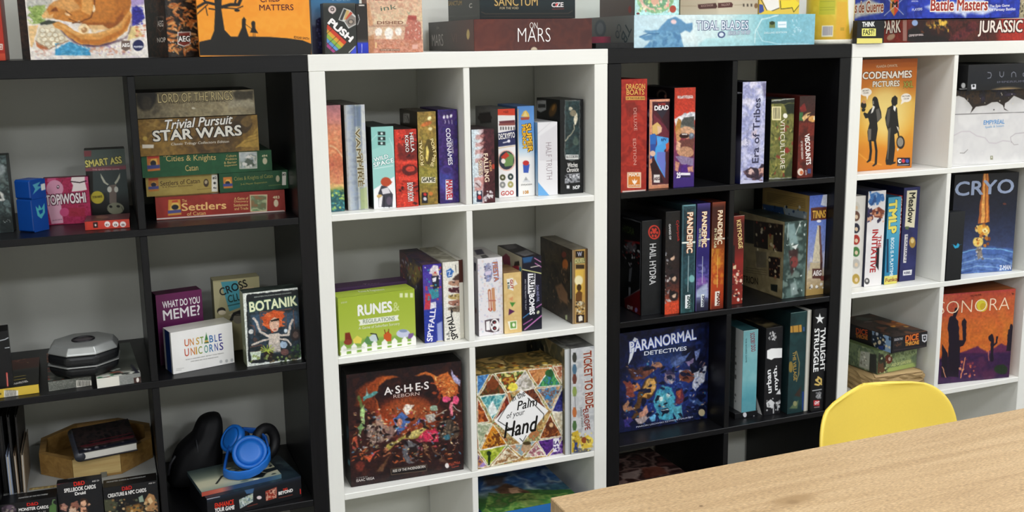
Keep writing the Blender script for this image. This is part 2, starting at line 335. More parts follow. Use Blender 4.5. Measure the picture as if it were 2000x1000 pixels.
# ------------------------------------------------------------------ boxed games and cards
# (name, label, category, location, turn, size, body colour, roughness, printed faces, group); print shapes in half millimetres
BOXES = [
('game_box','red box standing at the far left end on top of the shelving','board game',(-.72,.025,1.465),0,(.095,.12,.22),'9a2418',.42,{'f':[95,220,1.5,[('B','a8281b'),('G',1,[(0,'a52a1c'),(.8,'b02c1a'),(.93,'a0200f'),(.94,'c2452a'),(1,'b83a20')]),('P','e6ded2',0,1,[169,372,185,372,183,396,167,396]),('T','22',[169,392,181,392],7.8,'a8281b',.03,0,.05,0)]]},'boxed games on the shelving'),
('game_box','dark brown box mostly hidden behind the sleeping-cat box on the shelf top','board game',(-.597,.1,1.465),0,(.16,.05,.24),'2a1a12',.42,{'f':[160,240,1.5,[('G',1,[(0,'3a2216'),(.6,'2c1910'),(.8,'4a2c1c'),(.93,'0c0b0c'),(1,'0a0a0a')]),('M',['2a160c','5a3420','3b2214','1c100a'],9.5,2,1,.6,0)]]},'boxed games on the shelving'),
('game_box','white bordered box painted with a curled-up sleeping orange cat on quilt patches','board game',(-.577,.02,1.465),0,(.234,.06,.25),'e9e4da',.42,{'f':[234,250,1.5,[('B','ece6dc'),('M',['efe8de','e2d6cc','f0eadf','d8cad0'],10.8,3,1,.7,0),('P','9a9c92',3,.5,[14,161,148,160,90,282,4,288]),('S',['8a8f8a','9aa29a','b8b8ae'],60,2.2,4,.9,1,[13,192,92,191,84,282,5,282]),('P','8fa558',4,1,[10,291,40,277,78,279,64,301,56,329,70,342,42,351,31,341,25,316]),('S',['6f8a3c','b8c878','7c9a4a','a4b868'],90,3.7,5,.9,3,[14,279,78,279,72,351,7,350]),('P','e2bd86',3,1,[3,360,42,357,18,429,10,448,2,442]),('P','3a3f33',2,1,[49,348,85,335,120,345,101,354,48,357]),('P','d9cdb2',2,1,[45,359,101,351,137,387,152,422,74,456,26,423]),('E','a8906c',0,1,[72,379,12,0,-1,11]),('E','ebe3cc',0,1,[72,379,10,0,-1,9]),('E','a8906c',0,1,[96,378,12,0,-1,11]),('E','ebe3cc',0,1,[96,378,10,0,-1,9]),('E','a8906c',0,1,[54,397,12,0,-1,11]),('E','ebe3cc',0,1,[54,397,10,0,-1,9]),('E','a8906c',0,1,[80,395,12,0,-1,11]),('E','ebe3cc',0,1,[80,395,10,0,-1,9]),('E','a8906c',0,1,[103,399,13,0,-1,11]),('E','ebe3cc',0,1,[103,399,10,0,-1,9]),('E','a8906c',0,1,[60,416,12,0,-1,11]),('E','ebe3cc',0,1,[60,416,10,0,-1,9]),('E','a8906c',0,1,[87,415,12,0,-1,11]),('E','ebe3cc',0,1,[87,415,10,0,-1,9]),('E','a8906c',0,1,[110,418,13,0,-1,11]),('E','ebe3cc',0,1,[110,418,10,0,-1,9]),('E','a8906c',0,1,[70,435,12,0,-1,11]),('E','ebe3cc',0,1,[70,435,10,0,-1,9]),('E','a8906c',0,1,[96,435,13,0,-1,11]),('E','ebe3cc',0,1,[96,435,10,0,-1,9]),('E','a8906c',0,1,[126,412,13,0,-1,11]),('E','ebe3cc',0,1,[126,412,10,0,-1,9]),('E','a8906c',0,1,[57,379,12,0,-1,11]),('E','ebe3cc',0,1,[57,379,10,0,-1,9]),('L','8a5a38',3,0,1,[26,423,74,456,152,423]),('P','b86a40',2,1,[24,425,71,456,50,462,28,442]),('P','3f95c0',2,1,[98,459,155,427,236,465,232,486,96,483]),('S',['5fb0d4','2f7fae','78bfdc'],60,3.7,6,.9,4,[100,434,236,436,232,484,96,482]),('S',['d0a890','c89078','e8d8c8','b8a0c0'],80,4,7,.9,2,[238,446,398,448,395,487,235,484]),('S',['d8b0a0','e8dcd0'],40,3.1,8,.9,2,[18,455,92,456,90,481,16,480]),('P','8a70b8',9,.7,[387,190,481,190,468,273,417,283]),('P','2c2a88',4,1,[417,289,436,277,457,293,467,332,437,354,411,367]),('S',['4a48b0','1c1a60','3a3aa0'],40,3.4,9,.9,2,[416,280,468,280,461,364,410,364]),('P','e0c888',6,1,[401,370,430,364,452,407,388,425]),('S',['c86a4a','e0a888','b05a40'],26,3.4,10,.9,2,[427,361,465,361,461,410,423,410]),('P','4a2c40',9,.85,[102,348,142,403,172,432,228,452,305,447,369,422,400,390,421,319,385,416,276,433,158,387]),('E','b26a26',3,1,[298,273,117,0,-9,106]),('E','c47a30',19,.7,[274,267,80,0,-7,83]),('P','c27c34',2,1,[58,321,77,294,103,266,171,235,214,295,215,333,185,349,132,339,103,329]),('P','d8a060',9,.8,[91,273,172,229,211,289,165,307,136,292]),('P','e0b070',2,1,[57,319,80,294,87,317,105,310,97,329,62,329]),('P','7a3f16',4,1,[91,301,113,282,123,304]),('L','5a2c10',3,0,1,[153,301,173,315]),('L','5a2c10',3,0,1,[163,333,192,346,203,349]),('E','e8c090',3,1,[158,314,10,4,-2,5]),('L','6a3814',5,2,1,[271,241,266,292,248,327,210,346,176,349]),('E','f0d8b0',2,1,[264,289,5,0,-1,16]),('P','d99a50',4,1,[219,235,261,235,261,295,245,321,216,301]),('P','8a4a1c',9,.8,[209,349,344,350,379,293,381,351,311,379,205,371]),('P','cf9048',2,1,[98,351,120,344,152,358,177,381,206,394,279,391,362,360,407,293,415,319,391,383,338,425,269,443,202,439,156,412,129,380,106,370]),('P','b06420',7,.8,[144,380,204,419,277,420,373,376,405,318,406,351,358,405,275,440,202,435]),('P','e2ae68',6,.7,[107,351,148,361,182,390,260,394,342,370,382,331,361,370,278,401,187,400]),('E','f0d6a8',2,1,[216,375,22,0,-2,21]),('E','b08050',2,1,[218,380,11,0,-1,11]),('E','e8c090',0,1,[215,376,4,0,0,4]),('P','e6c48e',5,.8,[236,359,291,359,317,376,248,391]),('W',9.3,1.1,11),('D',4.6,.132,511),('P','6d5a50',0,1,[363,425,398,427,396,461,378,471,360,461]),('T','AEG',[364,453,394,452],7.5,'f4f0ec',.04,0,.05,0),('E','1d2250',0,1,[430,447,23,0,-2,24]),('L','f0f0f4',2,0,1,[412,452,448,452]),('T','PLAYERS',[413,458,446,458],4.6,'c8ccdc',.03,0,.05,0)]]},'boxed games on the shelving'),
('game_box','dark butterfly-patterned box turned corner-on beside the orange silhouette painting','board game',(-.301,.022,1.465),22,(.105,.1,.2),'171412',.42,{'l':[100,200,1.6,[('B','1a1210'),('M',['140e0c','2c1a12','4a2a18','1a1210'],10.7,12,1.5,1,0),('T','AEG',[118,267,174,267],12.4,'d8d0c8',.02,0,.05,0),('T','NOP',[104,335,187,334],9.8,'c8c0b8',.03,0,.05,0),('L','8a8078',2,0,1,[117,225,181,226,173,272,142,289,113,273,117,225])]],'f':[105,200,1.5,[('B','241c18'),('M',['141210','2a201a','3a3430','1a1614'],9.3,13,1.3,1,0),('E','c89058',0,1,[38,174,20,-3,1,6]),('E','e0b080',0,1,[41,174,10,-2,0,2]),('E','b86a34',0,1,[47,213,17,9,-3,5]),('E','e0b080',0,1,[50,213,8,5,-1,2]),('E','b86a34',0,1,[72,237,14,12,-4,4]),('E','e0b080',0,1,[75,237,7,6,-1,1]),('E','c89058',0,1,[109,255,14,-14,5,4]),('E','e0b080',0,1,[112,255,7,-7,1,1]),('E','b86a34',0,1,[97,216,19,-6,2,5]),('E','e0b080',0,1,[100,216,10,-3,1,2]),('E','b86a34',0,1,[32,259,16,9,-3,5]),('E','e0b080',0,1,[35,259,8,5,-1,2]),('E','c89058',0,1,[48,195,16,-12,4,4]),('E','e0b080',0,1,[51,195,8,-6,1,1]),('E','b86a34',0,1,[124,259,11,-16,5,3]),('E','e0b080',0,1,[128,259,6,-8,2,1]),('E','b86a34',0,1,[83,188,18,6,-3,5]),('E','e0b080',0,1,[86,188,9,3,-1,2]),('E','c89058',0,1,[34,280,18,6,-3,5]),('E','e0b080',0,1,[37,280,9,3,-1,2]),('E','b86a34',0,1,[9,361,2,18,-6,1]),('E','e0b080',0,1,[12,361,1,9,-2,0]),('E','b86a34',0,1,[76,380,0,19,-6,0]),('E','e0b080',0,1,[79,380,0,9,-2,0]),('E','c89058',0,1,[121,302,20,0,0,6]),('E','e0b080',0,1,[124,302,10,0,0,2]),('S',['c87838','a85a28','d89a58','b86a34'],110,7.4,14,.9,3.5,[19,154,172,151,155,381,1,378]),('S',['d8d0b8','c8a070','e8e4d8'],46,2.2,15,.9,1,[14,224,151,223,139,381,1,378]),('W',9.3,1.3,16),('D',3.7,.18,516),('P','e8e0d8',0,1,[50,292,112,291,108,344,76,356,46,345]),('P','7a3028',0,1,[54,296,108,294,104,343,76,352,50,342]),('P','2a2018',0,1,[52,308,110,309,108,335,50,335]),('T','AEG',[51,334,106,333],11.7,'f6f2ee',.03,0,.05,0)]]},'boxed games on the shelving'),
('canvas_painting','orange painted canvas with black tree, mother and child silhouettes beside lettering','painting',(-.236,.004,1.465),0,(.246,.018,.25),'e0902e',.42,{'f':[246,250,1.5,[('G',1,[(0,'ec8a1e'),(.55,'f29828'),(.75,'f4a02e'),(1,'ea922a')]),('M',['f49c2c','ea8a1c','f6a83c','ee9226'],35.6,17,1,.3,0),('P','181614',0,1,[1,436,50,426,67,389,77,298,76,186,115,186,104,298,112,386,137,415,167,416,187,377,190,341,199,330,207,341,204,373,215,416,307,419,387,426,454,436,494,453,491,505,-10,495]),('L','181614',14,0,1,[108,287,144,277,179,277,203,228]),('L','181614',11,0,1,[84,277,40,266,-3,291]),('L','181614',8,0,1,[40,270,21,235]),('L','181614',5,0,1,[46,277,-2,318,-33,322]),('L','181614',4,0,1,[38,287,43,322]),('L','181614',6,0,1,[79,298,52,294]),('L','181614',5,0,1,[118,291,171,295,197,284]),('E','181614',0,1,[171,302,12,0,0,6]),('L','181614',8,0,1,[162,277,175,235]),('P','181614',0,1,[222,398,231,377,231,359,238,349,246,359,246,381,257,402]),('E','181614',0,1,[238,359,9,0,-1,11]),('L','181614',2,0,1,[236,399,235,417]),('L','181614',2,0,1,[243,399,242,417]),('L','181614',2,0,1,[204,362,228,381]),('T','EVERY',[274,242,365,238],12.4,'5a1418',.01,0,.05,0),('T','CHILD',[276,268,363,263],13.8,'5a1418',.01,0,.05,0),('T','MATTERS',[269,303,420,302],12.8,'5a1418',.01,0,.05,0),('T','EDGAR SMITH',[415,426,483,435],5.1,'3a2010',.01,0,.05,0)]]},None),
('game_box','blue night-city box standing behind the small black rainbow-stripe card box','board game',(.028,.075,1.465),0,(.115,.05,.18),'1f3f6a',.42,{'f':[115,180,1.5,[('G',1,[(0,'2a6a9a'),(.3,'3a7aa8'),(.62,'6a7a98'),(.66,'2a2a58'),(1,'1c1c40')]),('P','1c1c44',0,1,[19,203,37,192,63,192,55,360,12,359]),('S',['3a3a70','5a5a90','20204a'],40,3.7,18,.9,1,[22,195,66,195,58,357,15,356]),('T','VOLE',[93,117,187,116],8.4,'7fb0cc',.01,0,.05,0)]]},'boxed games on the shelving'),
('game_box','small black card box with rainbow stripes and slanted white title','board game',(.045,.02,1.465),0,(.075,.035,.115),'2c2d2b',.42,{'f':[75,115,1.1,[('B','34352f'),('G',1,[(0,'4a4c46'),(.1,'2a2c29'),(1,'30322f')]),('E','d8c8c4',0,1,[41,29,18,0,-1,17]),('P','d8c8c4',0,1,[27,37,56,37,41,50]),('E','5a4a48',0,1,[42,28,10,0,0,9]),('T','+',[36,32,46,32],4.1,'d8c8c4',.03,0,.05,0),('P','c8402c',0,1,[16,95,102,177,89,193,12,115]),('P','d8a03a',0,1,[14,116,89,189,78,203,11,135]),('P','8ab048',0,1,[12,136,77,200,68,213,10,156]),('P','5a90c8',0,1,[10,157,65,212,57,223,9,176]),('P','a0407a',0,1,[8,177,53,224,46,233,8,197]),('P','34352f',0,1,[102,177,138,141,140,229,65,227,30,229,77,202]),('L','22231f',2,0,1,[35,118,8,140]),('L','22231f',2,0,1,[54,151,9,187]),('L','22231f',2,0,1,[73,163,25,210]),('T','PUSH',[18,91,116,177],15,'f6f2f0',.05,0,.05,0),('P','d0d0cc',0,1,[68,76,94,22,125,32,150,60,151,97,113,116,94,85]),('P','3a3c38',0,1,[73,75,96,26,108,31,86,78]),('P','c8a868',0,1,[92,76,108,31,122,35,106,74]),('P','c0503a',0,1,[100,74,125,38,136,46,109,77]),('P','8a8078',0,1,[97,82,130,52,148,66,149,94,116,110]),('E','504a44',0,1,[126,85,15,0,-1,12]),('E','a89888',0,1,[126,85,9,0,0,8]),('L','f0f0f0',3,0,1,[111,225,141,198]),('P','3a4ac0',0,1,[117,228,147,192,146,232,117,231])]]},'boxed games on the shelving'),
('game_box','narrow dark card box with a bright blue foot beside the rainbow card box','board game',(.122,.024,1.465),0,(.026,.03,.114),'24221f',.42,{'f':[26,114,1.1,[('G',1,[(0,'26221f'),(.7,'2a2522'),(.76,'4a4440'),(.8,'2a3cc0'),(1,'2030a0')]),('L','e8e8ec',2,0,1,[10,50,15,72,5,97]),('L','e0e0ff',2,0,1,[22,185,20,224]),('P','e0d8d0',0,1,[15,5,41,5,41,11,15,11])]]},'boxed games on the shelving'),
('game_box','pink watercolour box with a city bridge scene and tall red tower','board game',(.15,.03,1.465),0,(.134,.05,.2),'c89a80',.42,{'f':[134,200,1.5,[('G',1,[(0,'d0a890'),(.45,'d8b090'),(.6,'dcc8a0'),(.75,'d8b89a'),(1,'c08070')]),('M',['d8bc98','d0a088','e0ccaa','c89078'],13.1,19,1,.6,0),('P','c88a60',6,.7,[-4,165,12,171,28,275,5,272]),('P','b87060',3,1,[197,231,240,229,239,249,260,263,261,350,169,349,191,251]),('P','a85048',2,1,[198,226,240,230,239,249,197,248]),('S',['e8d8c8','d09880','a86050'],40,2.6,20,.9,.5,[173,251,261,252,258,338,170,337]),('P','b89078',2,1,[5,272,196,269,196,280,5,278]),('T','DISHED',[46,267,172,267],7.1,'8a5a48',.02,0,.05,0),('E','eee6dc',0,1,[51,301,18,0,-1,17]),('P','eee6dc',0,1,[38,301,63,301,63,320,38,320]),('E','eee6dc',0,1,[101,308,21,0,-1,26]),('P','eee6dc',0,1,[87,307,116,308,115,336,86,336]),('E','eee6dc',0,1,[148,300,16,0,-1,17]),('P','eee6dc',0,1,[137,299,160,300,159,319,136,318]),('M',['b87058','d09880','a86048','c88868'],7.3,21,1,.75,[2,335,267,341,265,414,-13,408]),('P','a87048',4,.6,[-2,323,30,312,26,401,0,400]),('P','e0c088',0,1,[33,349,40,349,39,378,32,378]),('W',7.3,.7,22),('D',3.5,.12,522),('T','ink',[66,206,144,197],11.2,'5a6a58',0,0,.05,0),('T','MERCADO',[12,158,176,159],8.4,'b87868',.01,0,.05,0),('P','7a4a38',0,1,[54,381,153,383,153,393,53,391]),('T','GAME BY EDITION',[58,389,150,391],3.1,'e0c8b0',.01,0,.05,0),('P','d8a898',0,1,[214,364,242,364,241,384,214,384]),('P','8a9a80',0,1,[192,206,201,217,214,203,202,223])]]},'boxed games on the shelving'),
('game_box','large reddish-brown box lying flat with thin white two-word title','board game',(.411,.02,1.465),0,(.318,.365,.076),'3a1c18',.42,{'f':[318,76,1.5,[('B','4e2a25'),('G',0,[(0,'60302a'),(.15,'68332a'),(.35,'4e2c29'),(.8,'482724'),(1,'4c2824')]),('M',['56302a','4a2825','603228','442422'],39.4,23,1,.5,0),('T','ON',[293,47,335,48],14.9,'f0ece8',-.012,0,.05,0),('T','MARS',[229,112,405,113],34.2,'f4f0ee',-.016,0,.05,0),('E','b8a890',2,1,[316,157,19,0,0,20])]],'l':[365,76,2.4,[('G',0,[(0,'17100f'),(.35,'241412'),(.7,'3c1c16'),(1,'4a2018')]),('T','MARS',[57,127,251,126],30.9,'a8a09c',-.01,0,.05,0),('T','ON',[142,38,187,37],6.8,'807870',.01,0,.05,0),('E','b8a060',0,1,[645,71,23,0,-2,25]),('T','VI',[390,110,472,110],22.7,'5a3830',-.01,0,.05,0)]]},'boxed games on the shelving'),
('game_box','dark teal box with gold title stacked on the reddish-brown flat box','board game',(.428,.022,1.5415),0,(.255,.24,.075),'10171a',.42,{'f':[255,75,1.5,[('B','121b1e'),('G',1,[(0,'0e1416'),(.5,'182428'),(1,'0c1113')]),('T','SANCTUM',[76,88,305,87],20.1,'c8a868',0,'3a2c18',.05,0),('T','FOR THE VOID',[104,104,202,104],5.5,'b0a080',.01,0,.05,0),('L','5a4a38',2,0,1,[7,116,27,125,473,125,497,112]),('L','3a3028',2,0,1,[7,137,501,142]),('T','CZE',[381,95,445,94],11.2,'d8d0d0',.03,0,.05,0),('L','c04840',2,0,1,[385,104,448,103]),('E','d04848',0,1,[409,85,8,0,0,10])]],'l':[240,75,2.4,[('B','14191a'),('G',1,[(0,'1c2324'),(1,'101415')]),('T','SANCTUM',[6,69,220,74],11.2,'a88c50',.01,0,.05,0),('T','C',[331,93,373,92],10.7,'b8b4b0',.03,0,.05,0),('L','3a3c38',3,0,1,[-197,122,444,133])]]},'boxed games on the shelving'),
('flat_tray','thin black slab lying flat beside the reddish-brown flat box','tray',(.737,.012,1.465),0,(.108,.24,.014),'0d0d0f',.42,{'f':[108,14,1.2,[('B','101012'),('M',['0a0a0c','1c1c1e','121214'],6.9,24,1,.8,0)]]},None),
('small_case','small crimson slab lying on the thin black tray','case',(.742,.05,1.4793),0,(.056,.12,.016),'5a1226',.42,{'f':[56,16,1.2,[('G',0,[(0,'5a1226'),(.6,'701830'),(1,'3a1420')])]]},None),
('game_box','long pale ice-blue box with a misty rearing horse and chiselled title','board game',(.851,.022,1.465),0,(.567,.31,.083),'a8ccd4',.42,{'f':[567,83,1.6,[('G',0,[(0,'c2dce4'),(.2,'c8e0e6'),(.4,'d0e4e4'),(.62,'a8d4d8'),(.72,'7ab8c4'),(1,'84bccc')]),('P','d8eae8',18,.6,[421,2,625,3,536,46,498,45]),('P','e4eeec',35,.5,[155,-5,371,2,374,151,274,149]),('P','5f8fb4',7,1,[168,48,198,22,241,9,278,22,309,44,347,41,350,76,335,92,304,81,273,96,280,133,299,171,54,167,90,141,132,126,65,130,29,109,101,99,53,83,138,74]),('M',['4a7aa4','6a9cc0','7fb0cc','5080a8'],14.7,25,1,.7,[138,74,273,91,299,171,66,167]),('E','e8c8c8',6,1,[232,35,17,0,0,12]),('L','3f6f98',6,5,1,[35,109,83,94,144,95]),('L','6a98b8',7,6,1,[65,78,126,89]),('P','a8d8dc',12,.7,[387,151,436,125,596,122,695,150,729,173,387,167]),('L','d8ecec',5,4,1,[741,151,745,86,783,26,888,5]),('L','c8e4e8',4,4,1,[752,86,787,141,895,159,1099,162]),('W',17.6,1.2,26),('D',5.9,.072,526),('T','TIDAL BLADES',[372,79,696,79],22.8,'e4ecf4',.01,'3a4a78',.05,0),('T','HEROES OF THE REEF',[570,108,710,104],9.7,'d8e4ec',.02,'3a4a78',.06,0),('E','3a4a78',0,1,[528,105,24,0,0,18]),('E','d8e4ec',0,1,[528,105,15,0,0,11]),('P','6a7a48',0,1,[831,40,868,40,870,73,832,73]),('E','2c3a20',0,1,[850,47,16,0,0,10]),('P','e8f0f4',0,1,[886,39,944,39,945,73,888,72]),('L','a8c8d8',5,0,1,[894,57,937,55]),('T','DELUXE EDITION',[800,104,948,102],4.9,'d8ecf0',.01,0,.05,0),('S',['c8e4ec','b0d4e0'],14,4.1,27,.9,3,[984,30,1038,31,1042,111,987,111])]],'l':[310,83,2,[('B','6a7072'),('G',0,[(0,'586064'),(.4,'706e6a'),(1,'7c8280')]),('E','4a545c',10,1,[236,61,71,1,0,48]),('E','6e7478',8,1,[236,61,43,1,0,32]),('T','TB',[545,27,475,108],34.6,'3a4a50',0,0,.05,0),('T','CO',[446,34,410,101],23.8,'485458',.01,0,.05,0),('P','8a3a4a',8,.8,[125,112,267,113,251,144,125,144])]]},'boxed games on the shelving'),
('game_box','pale teal box with a round wreath picture, left on the long ice-blue box','board game',(.86,.035,1.5485),0,(.131,.2,.1),'9ac8c4',.42,{'f':[131,100,1.5,[('B','b4dcd8'),('M',['a8d4d0','c4e4dc','98ccc8'],14.1,28,1,.7,0),('E','8fb88a',3,1,[120,122,110,0,1,70]),('E','e0b8a8',6,1,[120,120,92,0,1,55]),('E','6fa07a',7,1,[120,122,73,0,1,44]),('S',['d88a80','e8c8a8','7aa878','f0e0d0','c8d890'],90,6.2,29,.9,1,[23,81,224,81,225,185,24,184]),('W',11.2,1.4,30),('D',4.5,.15,530),('E','d8a890',0,1,[117,128,24,0,0,21]),('E','a84838',0,1,[225,170,20,0,0,19]),('E','6a2020',0,1,[18,192,10,0,0,5])]],'l':[200,100,2.4,[('B','5a5450'),('G',1,[(0,'6a6460'),(1,'5a4a44')]),('E','8a2c28',0,1,[347,170,18,1,0,18])]]},'boxed games on the shelving'),
('game_box','beige box with two brown name plates, middle of the row on the ice-blue box','board game',(.994,.032,1.5485),0,(.241,.2,.085),'b0a48c',.42,{'f':[241,85,1.5,[('B','b4a78e'),('G',0,[(0,'a89c84'),(.45,'b8ac96'),(.5,'c8bca4'),(1,'baae98')]),('L','8a7a64',2,0,1,[-16,124,96,126]),('L','8a7a64',2,0,1,[332,121,384,120]),('P','4a2c28',0,1,[105,117,216,110,226,130,217,138,115,141,106,133]),('P','54302c',0,1,[229,110,312,106,324,117,319,132,229,136]),('T','ROCKTENDER',[125,131,200,126],5.3,'a88a80',.01,0,.05,0),('T','FALLOUT',[251,126,306,122],5.4,'b89a90',.01,0,.05,0),('P','4a4038',0,1,[386,114,396,114,397,129,387,129]),('P','4a4038',0,1,[411,114,421,114,422,129,411,129]),('P','4a4038',0,1,[435,114,446,114,446,129,436,129]),('E','7a5a3c',0,1,[471,125,12,0,0,14])]]},'boxed games on the shelving'),
('game_box','yellow box with a black-outlined arrow, right on the ice-blue box','board game',(1.241,.034,1.5485),0,(.131,.2,.09),'d8b850',.42,{'f':[131,90,1.5,[('B','d8b84c'),('P','3a4a90',0,1,[-4,174,-6,125,24,130,32,163,12,174]),('P','e8e4dc',0,1,[2,71,121,70,131,147,59,171]),('L','2a2a30',4,0,1,[3,92,59,171,131,147]),('P','e8d038',0,1,[133,106,204,106,203,81,269,128,224,172,219,145,142,153]),('L','2a2818',4,0,1,[136,109,142,153,216,146,227,169,267,128]),('P','e0c040',0,1,[19,174,58,158,126,174])]]},'boxed games on the shelving'),
('game_box','huge blue war-game box with red gothic title on the stack at right','board game',(1.737,.02,1.533),0,(.43,.36,.09),'1c2c8a',.42,{'f':[430,90,1.6,[('B','2234a0'),('M',['1c2c90','2a40b4','16247c','3048c0'],33.6,31,1,.8,0),('P','dfe6f2',18,.85,[130,116,170,100,381,88,570,75,618,114,681,128,578,160,447,153,440,179,404,156,199,145]),('P','c4d4f0',15,.7,[429,49,612,49,536,88,433,94]),('W',18.7,2.2,32),('D',7.5,.15,532),('T','Battle Masters',[173,137,604,135],33.3,'a03024',.025,'f4ece0',.05,0),('T','The Epic Game',[619,124,778,119],9.9,'e4e4f0',.02,0,.05,0),('T','Of Fantasy Battles',[621,146,826,141],10.6,'e4e4f0',.02,0,.05,0),('T','SPECIAL',[28,87,78,86],4.4,'c8cce8',.01,0,.05,0),('T','PLAYERS',[36,138,110,133],7,'d8dcf0',.01,0,.05,0)]],'l':[360,90,2,[('B','24389c'),('M',['2034a0','3048b4','1c2c88'],28.4,33,1,.8,0),('P','e0dccc',16,.85,[267,82,415,61,533,105,517,138,382,153,283,164]),('W',20.3,2.4,34),('D',8.1,.15,534),('T','s de Guerre',[281,134,526,135],32.3,'9a4a2c',.025,'f0e8d8',.05,0),('P','c88a38',0,1,[581,55,650,58,651,129,617,163,582,127]),('P','d8452c',0,1,[613,57,650,58,651,129,620,163]),('T','M',[601,111,640,111],15.6,'241a18',.05,0,.05,0),('L','c8d0e8',4,0,1,[537,158,687,66]),('L','c8d0e8',4,0,1,[694,156,568,68])]]},'boxed games on the shelving'),
('game_box','long red dinosaur-adventure box under the huge blue box','board game',(1.742,.018,1.465),0,(.555,.35,.065),'5a1c18',.42,{'f':[555,65,1.6,[('G',0,[(0,'6a2018'),(.06,'2a1214'),(.4,'2c1614'),(.6,'4a2018'),(.64,'9a2a20'),(1,'a83024')]),('P','181214',15,1,[-11,60,58,41,110,74,281,102,326,129,-11,124]),('P','c8a040',18,.7,[115,26,189,10,300,18,286,63,192,56]),('S',['1a1416','e0b848','5a3018','281818'],60,8.4,35,.9,.6,[105,10,316,12,321,77,110,74]),('P','5a2030',11,1,[316,116,364,77,432,58,446,26,497,13,536,53,453,104,402,117]),('M',['3a1618','6a2a24','281012'],15.2,36,1,.6,[299,5,532,7,631,127,308,122]),('W',15.2,2.3,37),('D',5.3,.18,537),('T','JURASSIC PARK',[531,102,1111,101],45.5,'ece0d4',.02,'3a100c',.05,0),('E','8aa0c8',0,1,[48,19,22,0,1,17]),('T','GAME OF SKILL',[8,98,116,92],5.8,'c8b8b8',.01,0,.05,0),('L','d8c8c0',4,0,1,[16,87,111,87])]],'l':[350,65,2,[('B','7a241c'),('M',['7a241c','6a1c18','8a3024'],16.3,38,1,.6,0),('T','PARK',[498,77,644,69],36.6,'e0d4c8',.02,'3a100c',.05,0),('E','a88a70',7,1,[567,97,31,-13,12,14]),('P','d8d4cc',0,.5,[656,-5,688,-4,697,121,666,121])]]},'boxed games on the shelving'),
('game_box','small black and yellow quiz box standing before the red dinosaur box','board game',(1.541,-.006,1.465),0,(.094,.02,.063),'16171a',.42,{'f':[94,63,1.1,[('B','17181b'),('P','e8dc78',0,1,[-28,96,177,99,179,129,-27,126]),('T','THINK',[32,34,118,32],13,'f4f4f0',.03,0,.05,0),('P','ece87c',0,1,[31,43,129,44,131,86,33,85]),('T','FAST!',[42,79,118,77],14.3,'22241c',.02,0,.05,0)]]},'boxed games on the shelving'),
('game_box','tan patterned box at the far right end of the shelf top','board game',(2.172,.03,1.533),0,(.07,.25,.1),'a89a78',.42,{'f':[70,100,1.5,[('B','a89c7c'),('S',['6a6048','c8bc98','4a4434'],60,5.5,39,.9,1,[-23,68,50,68,64,202,-9,201])]]},'boxed games on the shelving'),
('game_box','tall game spine painted with a sunset sky, leftmost in the white top-left cubby','board game',(.044,.045,1.0917),0,(.036,.25,.254),'4a3038',.42,{'f':[36,254,1.5,[('G',1,[(0,'a87078'),(.12,'c88078'),(.3,'d8946a'),(.45,'d07c54'),(.55,'b86048'),(.68,'d89468'),(.76,'e0b878'),(.79,'8a9a50'),(.83,'2c5a58'),(1,'2a5a68')]),('M',['e8b080','c86a4a','d89068','b8584a'],12.3,40,1,.5,[11,87,81,90,78,378,7,373]),('L','e0b488',7,5,1,[15,190,46,204,69,242]),('S',['3a8080','9ac060','1c4048','58a0a0','c8d870'],70,4.3,41,.9,1,[15,399,77,403,72,508,10,504]),('W',12.3,2.1,42),('D',4.9,.12,542)]]},'boxed games on the shelving'),
('game_box','silver-white foil game spine with a vertical column of faint gold letters','board game',(.089,.047,1.0917),0,(.05,.25,.253),'5a5650',.42,{'f':[50,253,1.5,[('G',0,[(0,'9a9088'),(.12,'c8ccd4'),(.3,'a8b4cc'),(.5,'707a88'),(.56,'e0e0dc'),(.62,'8a948c'),(.78,'98a0b0'),(.84,'f0f0f0'),(1,'e4e4e6')]),('M',['8a98b0','a8b0a0','707880'],9.3,43,1,.35,0),('P','4a6088',9,.5,[49,6,83,7,79,104,48,103]),('T','VAMPIRE',[50,115,54,393],10.6,'6a5c3c',.015,'d8d0b0',.04,0),('T','QUEEN',[67,233,70,382],7.5,'6a5c3c',.01,'d8d0b0',.04,0),('P','a8b868',6,.6,[63,406,95,396,97,503,62,504])]]},'boxed games on the shelving'),
